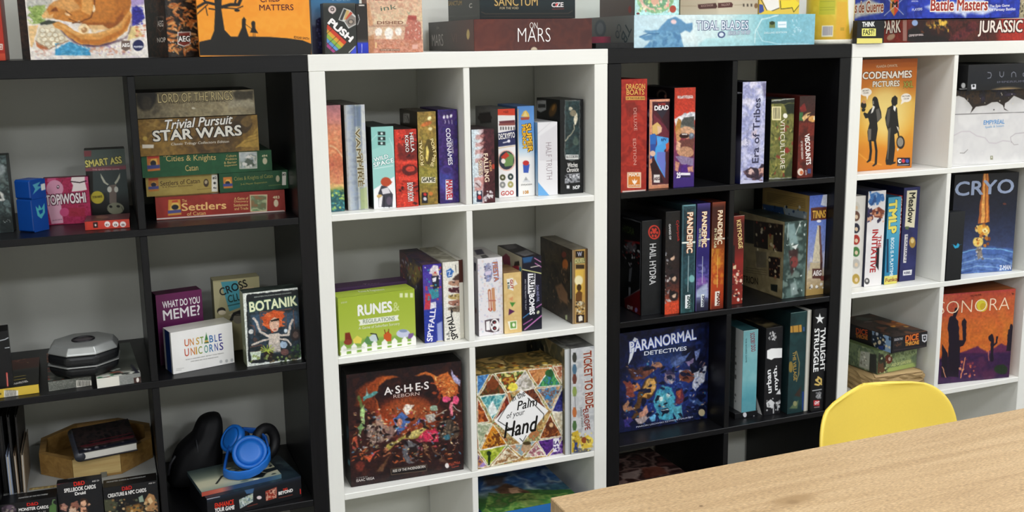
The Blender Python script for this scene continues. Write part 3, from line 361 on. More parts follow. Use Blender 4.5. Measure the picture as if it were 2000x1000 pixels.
('game_box','mint-green and white sci-fi game spine with an orange-headed figure','board game',(.15,.037,1.0917),0,(.055,.19,.199),'1c2426',.42,{'f':[55,199,1.5,[('B','8fc8c0'),('P','f4f4f4',0,1,[2,300,107,244,114,402,-2,406]),('P','a8d8d0',0,.5,[-6,113,113,70,107,244,-4,300]),('L','c8e8e4',2,0,1,[38,29,-1,64]),('L','c8e8e4',2,0,1,[88,56,105,101,109,169]),('P','1c2a2a',0,1,[33,23,70,25,69,42,33,40]),('E','d0e4e0',0,1,[52,33,6,0,0,6]),('P','1c2a2a',0,1,[33,48,69,49,69,67,32,65]),('E','d0e4e0',0,1,[51,57,6,0,0,6]),('P','1c2a2a',0,1,[32,71,68,73,68,90,31,88]),('E','d0e4e0',0,1,[50,80,6,0,0,6]),('T','WILD',[11,167,81,152],9.3,'f0f8f6',.03,'5a9a94',.05,0),('T','SPACE',[8,194,109,174],10.6,'f0f8f6',.03,'5a9a94',.05,0),('L','e0f0ee',3,0,1,[9,201,102,191]),('E','b84a2c',0,1,[64,268,26,2,-1,23]),('P','b84a2c',0,1,[68,260,96,269,89,281,60,282]),('P','3a3a44',0,1,[24,320,41,284,70,292,97,332,92,394,24,389]),('P','d8d4d8',0,1,[40,303,73,295,85,324,46,328]),('E','c8a868',0,1,[30,336,14,1,0,9]),('L','1c1c24',5,0,1,[52,341,50,391]),('L','1c1c24',5,0,1,[80,349,76,393]),('P','e8e4e4',0,1,[26,346,46,334,37,390,24,389]),('E','5a5060',0,1,[77,362,14,1,-1,21])]]},'boxed games on the shelving'),
('game_box','red comic-style game spine with black ink drawings between mint and olive spines','board game',(.207,.038,1.0917),0,(.056,.19,.19),'241010',.42,{'f':[56,190,1.5,[('B','cc3a2a'),('M',['d8402e','b82a20','c83a2a','7a1c18'],11.5,44,1,.6,0),('P','3a1418',10,.55,[15,72,122,71,119,152,22,150]),('S',['2a1214','e05a44','4a181a','8a2420'],80,4.8,45,.9,1.4,[14,3,123,8,112,380,1,372]),('E','5a1c1c',5,1,[72,200,39,2,-1,28]),('E','cc4434',0,1,[75,194,23,1,-1,15]),('P','d84434',0,1,[10,152,112,158,112,171,10,165]),('P','d84434',0,1,[16,228,113,234,112,253,15,247]),('W',7.6,1.3,46),('D',3.2,.21,546),('T','HELLA',[77,19,84,113],8.4,'f0e4e0',.02,'2a1010',.05,0),('T','KOKO',[53,30,55,111],8.4,'f0e4e0',.02,'2a1010',.05,0),('T','BOOM BOOM',[57,262,59,354],14.3,'ecdcd8',.02,'3a1414',.04,0),('E','c83a2c',0,1,[67,345,33,2,-1,17])]]},'boxed games on the shelving'),
('game_box','olive-gold game spine with a spiral of yellow letters, left of the purple spine','board game',(.2685,.045,1.0917),0,(.047,.155,.23),'3a3024',.42,{'f':[47,230,1.5,[('G',1,[(0,'8a6a38'),(.2,'a88440'),(.4,'8a7a34'),(.7,'8a9440'),(.85,'8a6c30'),(1,'7a5420')]),('M',['9a8a40','7a6a2c','b89848','6a5a28'],16.1,47,1,.6,0),('E','5a4a20',0,1,[54,199,26,1,-2,63]),('T','PORT',[62,136,77,207],7.8,'f0e0a0',.02,'5a3c14',.06,0),('T','ROYAL',[26,261,19,140],7.9,'f0e0a0',.02,'5a3c14',.06,0),('T','MINE',[76,213,58,269],8,'f0e0a0',.02,'5a3c14',.06,0),('E','e8d070',0,1,[44,205,8,0,-1,38]),('E','ffeeb0',4,1,[62,33,10,0,0,10]),('E','ffeeb0',4,1,[64,86,11,0,0,9]),('E','c87038',5,1,[45,60,29,-9,3,10]),('W',9.7,1.3,48),('D',3.9,.21,548),('P','ece4d0',0,1,[12,320,84,325,84,353,11,349]),('T','GAME',[16,346,81,347],11.5,'4a4a30',.04,0,.05,0),('P','181820',0,1,[11,397,42,399,41,452,10,450]),('E','c83030',0,1,[28,407,8,1,0,8]),('E','c8c8d0',0,1,[27,430,9,1,0,9]),('E','c87838',0,1,[58,406,11,1,0,10])]],'l':[155,230,2.4,[('B','2c2418'),('G',1,[(0,'3a3224'),(1,'1c1812')]),('P','c8c4bc',0,1,[68,21,180,15,174,62,62,70]),('S',['3a3630','6a665e'],20,4.9,49,.9,.3,[77,25,170,20,165,60,72,67])]]},'boxed games on the shelving'),
('game_box','purple galaxy game spine with white vertical title, right end of white top-left cubby','board game',(.321,.045,1.0917),0,(.0495,.15,.233),'2c1c4a',.42,{'f':[49.5,233,1.5,[('B','3a2464'),('M',['3a2464','4a3078','2c1c54','342a80'],16.3,50,1,.8,0),('E','4a58b0',26,.6,[31,344,40,3,-2,58]),('T','CODENAMES',[39,93,48,275],11.3,'f4f0f8',.02,0,.05,0),('E','f0ecf4',0,1,[33,36,6,0,0,8]),('L','d8d0e4',3,0,1,[35,52,36,68]),('E','f0ecf4',0,1,[51,35,6,0,0,8]),('L','d8d0e4',3,0,1,[54,52,55,69]),('E','f0ecf4',0,1,[69,33,6,0,0,8]),('L','d8d0e4',3,0,1,[72,53,73,70]),('E','4a3888',4,1,[39,299,31,2,-1,23]),('E','3a2868',0,1,[39,299,20,1,0,14]),('W',9.8,1.3,51),('D',4.6,.18,551),('P','f0eaf0',0,1,[32,347,67,350,65,450,30,448]),('T','MARVEL',[35,350,36,446],15.4,'c02838',.04,0,.05,0),('T','CZECH GAMES',[65,148,68,218],4.7,'d8d0e0',.01,0,.05,0)]]},'boxed games on the shelving'),
('game_box','white and maroon claw-drawing game spine, leftmost in the white top-right cubby','board game',(.393,.003,1.0917),0,(.059,.13,.184),'2a1c20',.42,{'f':[59,184,1.5,[('G',0,[(0,'c8d8de'),(.3,'d8dce0'),(.48,'c8a8a8'),(.55,'4a2026'),(1,'34181e')]),('M',['2c1418','5a2830','401c22'],9.4,52,1,.8,[66,3,131,6,118,368,53,338]),('L','3a2024',5,0,1,[69,9,46,33,62,41]),('P','b87068',5,.6,[21,28,72,25,59,45,20,49]),('L','3a2024',5,0,1,[69,46,46,69,62,77]),('P','b87068',5,.6,[20,64,72,61,58,82,19,86]),('L','3a2024',5,0,1,[68,82,45,105,61,113]),('P','b87068',5,.6,[19,101,71,97,57,118,19,122]),('L','3a2024',5,0,1,[67,125,44,148,60,156]),('P','b87068',5,.6,[18,143,70,140,57,161,18,164]),('P','c87a70',6,.7,[10,237,65,235,47,301,8,305]),('E','d8c8c8',0,1,[28,269,19,1,0,21]),('L','4a2428',4,0,1,[16,262,41,288]),('W',7.6,1.3,53),('D',3.1,.18,553),('T','FALLING',[59,121,65,262],11.6,'f4e0c8',.02,'5a2014',.05,0),('T','SKIES',[32,153,35,226],9.7,'f0dcc4',.02,'5a2014',.05,0),('T','UNDER',[88,156,92,212],5.8,'e8b080',.01,0,.05,0),('E','b8402c',0,1,[111,188,8,0,0,13]),('P','24304a',0,1,[20,303,50,305,49,362,19,359]),('E','c83838',0,1,[35,337,10,1,0,11]),('E','e8e8e8',0,1,[35,314,9,1,0,9]),('S',['e8e4e4','b8a8b0'],18,5,54,.9,1,[60,308,106,311,105,361,59,357])]]},'boxed games on the shelving'),
('game_box','white game spine with red header, navy band and green cube emblem','board game',(.487,.066,1.0917),0,(.047,.165,.227),'5a5a5a',.42,{'f':[47,227,1.5,[('B','ece8e6'),('P','d04028',0,1,[-7,-8,98,-4,97,35,-7,30]),('T','+60',[30,21,57,21],6.2,'7a1c14',.01,0,.05,0),('P','6a3038',0,1,[6,61,93,58,93,74,9,73]),('P','8a4a44',0,1,[5,73,96,71,93,85,5,83]),('P','4a4444',0,1,[12,89,19,89,18,105,12,105]),('P','4a4444',0,1,[25,90,32,90,32,106,25,105]),('P','4a4444',0,1,[40,90,47,91,46,106,40,106]),('P','4a4444',0,1,[55,91,62,91,61,107,55,107]),('P','4a4444',0,1,[70,92,76,92,76,108,69,107]),('P','4a4444',0,1,[84,92,91,93,91,108,84,108]),('P','2a2e58',0,1,[-2,121,96,108,95,184,-3,191]),('T','DECRYPTO',[3,154,92,147],13.8,'ece8e4',.03,0,.05,0),('E','ece8f0',0,1,[58,164,8,0,0,8]),('L','ece8f0',5,0,1,[27,171,58,166]),('L','c8a060',3,0,1,[-3,198,95,189]),('E','e4b8a8',0,1,[44,263,50,3,-1,54]),('E','26303e',0,1,[44,262,43,2,-1,48]),('P','6a8a50',0,1,[16,249,50,219,84,240,79,291,35,294]),('P','c03828',0,1,[13,243,43,219,60,239,26,262]),('E','f0e8e0',0,1,[26,265,12,1,0,13]),('E','4a4a28',0,1,[21,349,16,1,0,16]),('E','d8d4c8',0,1,[21,349,6,0,0,6]),('E','2a3a3a',0,1,[65,348,16,1,0,17]),('E','d8d4c8',0,1,[65,348,6,0,0,6]),('E','8a8a88',0,1,[20,387,16,1,0,17]),('E','d8d4c8',0,1,[20,387,6,0,0,6]),('E','a8a060',0,1,[64,388,16,1,0,17]),('E','d8d4c8',0,1,[64,388,6,0,0,6]),('T','GOO',[11,442,81,442],10.9,'b83028',.02,'f4e0dc',.04,0),('P','ece8e6',0,1,[-18,441,94,449,94,461,-18,453])]],'l':[165,227,2.4,[('B','6e6c6a'),('G',1,[(0,'7c7a78'),(1,'585654')]),('P','2a2224',0,1,[58,36,224,20,239,73,73,90]),('E','3a2c2c',0,1,[141,54,109,-7,-1,19])]]},'boxed games on the shelving'),
('game_box','sky-blue to white comic game spine with big gold vertical title','board game',(.541,.067,1.0917),0,(.046,.14,.232),'4a6a98',.42,{'f':[46,232,1.5,[('G',1,[(0,'5a90d4'),(.3,'6aa0dc'),(.45,'a8c8e0'),(.58,'eceae6'),(1,'f0eeea')]),('P','c89a58',0,.7,[-5,13,7,13,-1,462,-12,462]),('P','e0b858',0,1,[20,51,34,27,48,21,64,40,68,62]),('P','e8d088',0,1,[30,52,44,24,57,53]),('P','a84838',0,1,[17,57,68,56,64,70,20,70]),('T','SUPER',[45,93,57,236],13.6,'f0b830',.04,'4a2c10',.05,0),('T','MUNCH',[23,96,29,215],10.2,'f0b830',.04,'4a2c10',.05,0),('P','d8d8d8',0,1,[43,363,69,393,22,392]),('P','a8a8a8',0,1,[43,363,53,382,33,382]),('T','STEVE JACKSON',[15,411,76,411],5.1,'3a3838',.01,0,.05,0),('T','108',[27,453,57,452],8.4,'c88a20',.03,0,.05,0),('P','3a58b0',0,1,[27,298,65,300,57,344,30,342]),('E','c03030',0,1,[44,292,18,1,0,13])]]},'boxed games on the shelving'),
('game_box','white game spine with pale blue corner triangles and thin grey title','board game',(.5895,.05,1.0917),0,(.055,.13,.19),'c8c8c8',.42,{'f':[55,190,1.5,[('B','e4e2e4'),('P','d0ccd0',4,.5,[10,69,114,11,113,202,9,196]),('P','6aa8dc',0,1,[-6,377,-5,302,64,382]),('L','c8c4c8',2,0,1,[0,56,72,3]),('T','HALF TRUTH',[44,105,48,297],15.9,'9a8a90',-.012,0,.05,0)]],'l':[130,190,2.4,[('B','6aa8dc'),('G',1,[(0,'8ab4d8'),(.4,'4a88c8'),(.45,'5a98d0'),(1,'c8d0d8')])]]},'boxed games on the shelving'),
('game_box','tall black game spine with a framed teal picture, right end of white top-right cubby','board game',(.6535,.052,1.0917),0,(.066,.15,.245),'101214',.42,{'f':[66,245,1.5,[('B','121416'),('P','2a3a3c',0,1,[29,4,113,7,112,306,70,318,27,305]),('M',['243434','30484a','1c2828','3a5250'],20.2,55,1,.7,[30,6,111,9,110,300,29,295]),('L','a8a8a4',2,0,1,[29,4,113,7,112,306,70,318,27,305,29,4]),('E','c8c0a8',0,1,[61,49,11,0,0,9]),('E','d8d0b8',0,1,[89,100,11,1,-3,32]),('L','b0a890',5,0,1,[79,131,82,157,29,212]),('E','8a8068',0,1,[75,71,18,1,0,15]),('E','4a5a50',0,1,[89,215,17,1,0,23]),('W',10.1,1.7,56),('D',4,.18,556),('P','e8e8e4',0,1,[32,284,105,288,105,312,32,308]),('T','BLOODBORN',[36,303,101,304],7.1,'2a2a2a',.02,0,.05,0),('T','Witches',[41,351,99,351],11.6,'e8e4e0',.02,0,.05,0),('T','Chronicle',[37,376,105,376],11.6,'e8e4e0',.02,0,.05,0),('P','8a8c90',0,1,[27,386,113,384,112,433,25,435]),('S',['1c1c20','d8d8dc','2a2a2e'],40,4.4,57,.9,1,[28,383,111,388,110,437,28,432]),('P','d8d8d8',0,1,[36,445,52,446,52,463,36,462]),('T','NOP',[73,469,112,467],9.2,'e0e0e0',.04,0,.05,0)]],'l':[150,245,2.4,[('B','0d0c0b'),('P','c8c8c4',0,1,[6,16,126,10,125,59,51,78,5,69]),('P','3a3a38',0,1,[19,35,117,30,117,49,18,55]),('E','6a4a20',14,1,[212,57,41,4,-33,38]),('E','a87830',8,1,[220,44,15,1,-14,16])]]},'boxed games on the shelving'),
('game_box','lime-green box with white picket fence and monster heads in front, white middle-left cubby','board game',(.0465,.0145,.7405),4.5,(.197,.06,.145),'9ab030',.42,{'f':[197,145,1.5,[('B','a4b83c'),('G',1,[(0,'9eb236'),(.6,'aabc44'),(1,'b4c458')]),('T','RUNES',[98,100,272,101],26,'f0f0e8',.04,0,.05,0),('T','&',[280,102,312,100],22.1,'c8d484',.02,0,.05,0),('P','eef0e0',0,1,[97,120,308,123,301,138,309,151,100,150,107,135]),('T','REGULATIONS',[121,142,285,147],9.9,'9aa890',.02,0,.05,0),('T','A Game of Suburban Sorcery',[97,174,310,178],9.3,'e4ead0',0,0,.05,0),('P','dce4b0',0,1,[316,13,332,15,331,37,315,35]),('P','dce4b0',0,1,[343,16,359,18,358,40,342,38]),('P','dce4b0',0,1,[370,19,386,21,385,44,370,42]),('T','SKYBOUND',[15,29,45,28],4.3,'d8e0a8',.01,0,.05,0),('P','84a848',13,1,[-2,213,396,232,394,289,-2,290]),('P','7a2c1c',0,1,[28,177,52,177,63,222,26,217]),('E','8a3a28',0,1,[41,225,21,3,-1,14]),('P','e0d058',0,1,[66,216,89,198,113,217,106,241,69,235]),('P','5a8a50',0,1,[115,242,139,208,188,234,187,265]),('P','c8d4d4',0,1,[148,216,177,198,195,222,188,246,157,236]),('L','1c2020',5,0,1,[158,198,186,205,195,235]),('P','c85a24',0,1,[224,214,247,198,266,220,262,251,226,249]),('L','7a2c14',4,0,1,[234,209,230,189]),('L','7a2c14',4,0,1,[250,205,252,189]),('E','c8cce0',0,1,[327,222,36,5,-1,22]),('E','8a98b8',0,1,[328,208,22,3,0,8]),('P','7a5a90',0,1,[357,226,383,227,376,254,349,251]),('P','f2f0e8',0,1,[2,310,5,248,20,234,33,251,30,314]),('P','f2f0e8',0,1,[54,310,57,248,72,234,85,251,83,315]),('P','f2f0e8',0,1,[107,311,109,249,125,235,138,252,136,316]),('P','f2f0e8',0,1,[159,312,161,250,177,236,190,253,188,317]),('P','f2f0e8',0,1,[211,313,213,250,229,236,243,253,240,318]),('P','f2f0e8',0,1,[263,314,265,251,281,237,295,254,293,318]),('P','f2f0e8',0,1,[316,315,319,252,335,237,349,255,346,319]),('P','f2f0e8',0,1,[366,316,368,252,384,238,398,255,396,320]),('L','f2f0e8',8,0,1,[-1,266,395,271]),('L','f2f0e8',9,0,1,[-2,290,394,286]),('L','c8ccb8',3,0,1,[18,258,118,258]),('L','c8ccb8',3,0,1,[17,265,124,265])]],'t':[197,60,2.4,[('B','a8bc40'),('T','Runes & Regulations',[125,76,253,91],25.2,'e4ecc0',.01,0,.05,0)]]},'boxed games on the shelving'),
('game_box','plum-purple box hidden behind the lime-green fence box','board game',(.046,.088,.7405),2,(.198,.05,.152),'3c2046',.42,{'t':[198,50,2.4,[('B','46284e'),('T','Tacos',[167,115,248,121],21.1,'a890a8',.01,0,.05,0)]]},'boxed games on the shelving'),
('game_box','royal-blue cartoon spy game spine with white slanted title','board game',(.267,.034,.7405),0,(.049,.21,.202),'1c1a48',.42,{'f':[49,202,1.5,[('G',1,[(0,'3c2c8c'),(.12,'4a3aa0'),(.4,'5a4898'),(.6,'2a3c9c'),(1,'2a3490')]),('P','c03a48',0,1,[11,151,40,147,34,229,2,232]),('P','3a8a98',0,1,[27,127,79,126,81,171,45,180]),('P','e4dce0',0,1,[37,27,57,4,82,12,86,63,68,55,39,46]),('E','d8b098',0,1,[63,53,15,2,0,14]),('P','24283c',0,1,[42,59,84,63,84,120,53,130]),('P','ece8ec',0,1,[48,72,71,68,67,93,51,91]),('P','e8e4ec',0,1,[35,198,64,194,66,227,34,229]),('W',6.4,.8,58),('D',2.9,.18,558),('T','SPYFALL',[39,398,63,233],14.5,'ece8f4',.03,'4a58b8',.03,0),('P','c8d0ec',6,.7,[67,310,94,300,94,404,68,407]),('P','e8d8a0',0,1,[62,400,98,401,97,416,61,414]),('S',['c83848','e8e0e8','3a98a8','d8c048'],30,4.5,59,.9,1,[12,12,105,21,100,198,6,188])]],'l':[210,202,2.4,[('B','2a1c3c'),('M',['3a1c34','1c1838','6a4a30','28204a'],24.6,60,1.3,1,0),('P','5a1428',17,.8,[-23,19,135,-17,116,145,-32,183]),('P','c8b050',20,.6,[124,70,331,16,412,57,251,149]),('S',['d8c060','2a2050','a83040','c8c8d8'],50,9.8,61,.9,2,[-13,37,422,-46,402,154,-40,254]),('P','12102a',25,.8,[108,214,414,132,418,405,300,412])]],'t':[49,210,2.4,[('B','2a2444'),('M',['3a2c50','6a4a48','20203c'],28.1,62,1,.8,0)]]},'boxed games on the shelving'),
('game_box','white game spine with bold black downward title beside the royal-blue spy spine','board game',(.318,.028,.7405),0,(.042,.2,.205),'c8c4b8',.42,{'f':[42,205,1.5,[('B','eae6da'),('P','3a70b8',3,1,[18,42,41,31,57,49,46,79,20,80]),('T','Z',[27,74,46,70],12.9,'c8d8f0',.02,0,.05,0),('P','4a3430',5,1,[66,75,91,58,91,109,46,92]),('P','b88a70',4,1,[29,100,92,98,91,132,45,124,26,113]),('S',['2a2020','d8c0b0'],8,3.2,63,.9,1,[33,97,90,103,89,128,32,122]),('P','4a1c28',4,1,[28,135,91,133,90,167,44,159,25,148]),('S',['2a2020','d8c0b0'],8,3.2,64,.9,1,[32,132,89,138,89,163,31,157]),('P','b8a060',4,1,[27,170,90,168,89,202,43,194,24,183]),('S',['2a2020','d8c0b0'],8,3.2,65,.9,1,[31,167,88,173,88,198,30,192]),('P','a06a58',4,1,[27,202,89,200,88,234,42,226,23,214]),('S',['2a2020','d8c0b0'],8,3.2,66,.9,1,[30,199,88,205,87,230,29,224]),('P','7a6a58',4,1,[26,234,88,232,87,267,42,258,22,246]),('S',['2a2020','d8c0b0'],8,3.2,67,.9,1,[29,230,87,237,86,263,28,256]),('W',5.2,1,68),('D',2.6,.12,568),('T','SPYFALL',[72,399,40,270],16.1,'161416',.03,0,.05,0),('P','161416',0,1,[35,238,48,258,38,276]),('S',['5a5a58'],10,3.2,69,.9,1,[13,357,26,359,25,404,11,402]),('L','2a2a2a',3,0,1,[67,18,69,56])]],'t':[42,200,2.4,[('B','b0ac98'),('M',['c8c4b4','8a8474','a09a88','6a6456'],35.3,70,1,.8,0)]]},'boxed games on the shelving'),
('game_box','thin brown-topped white box squeezed against the divider beside the white spy spine','board game',(.3612,.036,.7405),0,(.0122,.2,.206),'d8d4c8',.42,{'f':[12.2,206,1.5,[('G',1,[(0,'4a2018'),(.28,'4a2018'),(.29,'e4e0d4'),(1,'e0dccc')])]]},'boxed games on the shelving'),
('game_box','white party game spine with skull and rocket doodles, leftmost in white middle-right cubby','board game',(.413,.034,.7405),0,(.067,.14,.204),'c0bcb8',.42,{'f':[67,204,1.5,[('B','e6e2e4'),('S',['c8c4d8','d8c8d0','c8d0d8','e0d0c8'],160,4.6,71,.9,1,[-4,2,140,15,133,413,-12,396]),('T','FIESTA',[81,26,89,127],12.7,'c88050',.03,'5a7ac0',.04,0),('E','9a98b0',0,1,[58,75,21,2,-1,50]),('S',['5a5878','c8c8e0','7a88b8'],30,4.6,72,.9,1,[39,25,76,29,74,125,37,121]),('P','d8cce0',0,1,[38,70,75,67,71,86,41,90]),('L','b87048',17,0,1,[61,172,66,274]),('L','c89068',17,0,1,[81,166,86,276]),('E','b84a3c',0,1,[64,270,12,1,0,8]),('L','f0e0d8',5,0,1,[61,176,64,274]),('P','b86858',0,1,[55,220,96,225,96,231,55,227]),('P','4a3840',0,1,[33,326,63,323,111,325,111,391,76,396,35,385]),('P','f0ecec',0,1,[40,333,60,331,61,381,40,381]),('E','f0ecec',0,1,[87,358,25,3,-1,34]),('E','2a1a20',0,1,[85,341,12,1,0,10]),('E','2a1a20',0,1,[86,374,11,1,0,11]),('E','b84048',0,1,[87,345,4,0,0,4]),('E','b84048',0,1,[87,375,4,0,0,4]),('E','4a3840',0,1,[71,354,4,0,0,8])]],'t':[67,140,2.4,[('B','a8a4a0'),('P','3a3648',0,1,[61,63,108,50,78,177,30,188]),('P','4a4848',0,1,[41,211,75,193,69,265,26,288])]],'l':[140,204,2.4,[('B','a8a4a8'),('G',1,[(0,'b8b4b8'),(1,'787478')]),('P','24203a',0,1,[231,28,259,26,251,69,232,70]),('P','5a3030',0,1,[231,265,250,267,248,294,233,294])]]},'boxed games on the shelving'),
('game_box','low sand-coloured game spine with small coloured triangles','board game',(.4815,.028,.7405),0,(.048,.095,.161),'b89a60',.42,{'f':[48,161,1.5,[('B','dcbc7c'),('M',['e0c488','d4b070','e4cc98'],20.1,73,1,.6,0),('P','e8e0d0',0,1,[61,36,76,64,51,74]),('P','ece8dc',0,1,[15,31,51,29,52,97,23,84]),('T','GUT',[34,37,37,86],7.5,'b03a2c',.04,0,.05,0),('T','IS',[19,51,21,84],5.4,'5a6a60',.03,0,.05,0),('P','d89868',3,1,[26,137,50,126,46,152]),('P','4a8a3a',0,1,[31,156,63,160,44,183]),('P','5a2450',0,1,[26,189,59,207,23,225]),('P','f0ecd8',0,1,[17,257,69,257,70,303,30,303]),('P','6a9a48',0,1,[31,262,65,261,64,298,33,297]),('E','e8e8d0',0,1,[51,279,8,1,0,11]),('E','24242c',0,1,[-8,317,3,0,0,3])]],'t':[48,95,2.4,[('B','8a6a48'),('M',['8a6a44','a0805a','74563a'],41.3,74,1,.7,0)]]},'boxed games on the shelving'),
('game_box','black party game spine with neon streaks and white boxed vertical title','board game',(.535,.033,.7405),0,(.054,.175,.197),'0f0f1c',.42,{'f':[54,197,1.5,[('B','141424'),('P','2a6aa0',8,.7,[1,1,63,-3,49,28,8,31]),('L','b878a0',5,0,1,[70,10,105,33]),('L','b070a0',5,0,1,[73,37,113,64]),('L','d8d890',5,0,1,[0,63,112,96]),('L','e0d8c8',4,0,1,[49,57,97,52]),('L','c87ab8',6,0,1,[10,387,109,321]),('L','b060a0',5,0,1,[3,359,53,335]),('L','4a90c8',4,0,1,[-3,325,39,300]),('L','c078b0',5,0,1,[78,275,111,258]),('E','c8c8a8',0,1,[87,302,6,4,-5,8]),('P','f0eef0',0,1,[31,88,73,92,71,201,30,197]),('T','TRUTH',[39,92,40,194],13.9,'141420',.04,0,.05,0),('T','BOMBS',[37,203,39,310],13.9,'f0eef0',.04,0,.05,0),('T','ARE YOU READY TO PLAY',[13,116,14,281],3.5,'b8b8c0',.01,0,.05,0),('T','DAN AND PHIL',[78,156,80,245],7,'8a8ab0',.02,0,.05,0)]],'l':[175,197,2.4,[('B','b0a890'),('G',1,[(0,'bdb69e'),(1,'8a8478')]),('P','8a1c40',0,1,[64,52,128,20,181,30,188,75,90,88]),('P','2a2420',0,1,[250,43,310,25,318,49,232,77]),('P','a83048',0,1,[214,73,301,53,317,73,231,87]),('P','3a98b0',0,1,[314,57,338,52,337,82,313,86])]],'t':[54,175,2.4,[('B','1c161e'),('P','8a8a88',12,.7,[6,236,102,175,93,296,23,331]),('P','6a6868',12,.6,[26,8,90,12,67,121,7,129])]]},'boxed games on the shelving'),
('game_box','dark brown two-player game box with a sunset knight on its narrow spine','board game',(.6815,.04,.7405),0,(.045,.21,.202),'3a2c20',.42,{'f':[45,202,1.5,[('G',0,[(0,'a89070'),(.12,'7a6040'),(.2,'b89458'),(.8,'c8a058'),(.86,'6a4c2c'),(1,'4a3420')]),('P','2a2018',0,1,[18,6,70,10,70,47,18,42]),('T','W',[31,37,56,36],11.4,'b0b0c0',.04,0,.05,0),('P','8a8a58',0,1,[13,48,74,47,74,77,12,75]),('T','DUEL',[16,72,72,70],10.7,'c8c088',.03,0,.05,0),('P','3a2c1c',0,1,[20,80,70,85,70,107,20,102]),('P','e0b850',0,1,[17,109,72,111,72,245,17,266]),('E','f4e8b8',8,1,[37,168,25,2,0,27]),('E','4a3418',0,1,[39,207,14,1,0,19]),('P','6a4420',4,1,[19,240,37,221,59,237,55,284,19,280]),('P','c89848',0,.6,[66,117,74,117,74,286,55,270]),('S',['d8d0b8','3a2c20','8a7048'],50,4.5,75,.9,1,[19,281,72,287,72,354,19,348]),('P','2a1a14',0,1,[21,353,70,359,70,405,21,399]),('P','e8e0d0',0,1,[35,367,48,361,59,369,59,390,37,394])]],'l':[210,202,2.4,[('B','34281c'),('M',['2c2218','4a3a28','382c20','241c14'],26.6,76,1,.9,0),('P','5a4830',15,.5,[53,65,284,33,283,104,69,140]),('E','c8702c',9,1,[331,95,37,-7,0,30]),('E','7a3020',6,1,[316,44,31,-6,0,18]),('P','b08058',15,.8,[201,245,282,207,361,251,360,312,249,304]),('S',['1c1610','6a5440','8a6a4a'],40,7.5,77,.9,2,[68,168,377,106,375,343,63,419]),('P','8ab0a8',0,1,[398,68,408,66,407,268,396,270]),('P','c8d0a0',0,1,[328,378,356,368,356,396,331,402]),('T','DUEL',[69,125,252,97],20.9,'5a4c34',.01,0,.05,0)]],'t':[45,210,2.4,[('B','6e6656'),('M',['8a8270','5a5244','766e5e'],38.2,78,1,.8,0)]]},'boxed games on the shelving'),
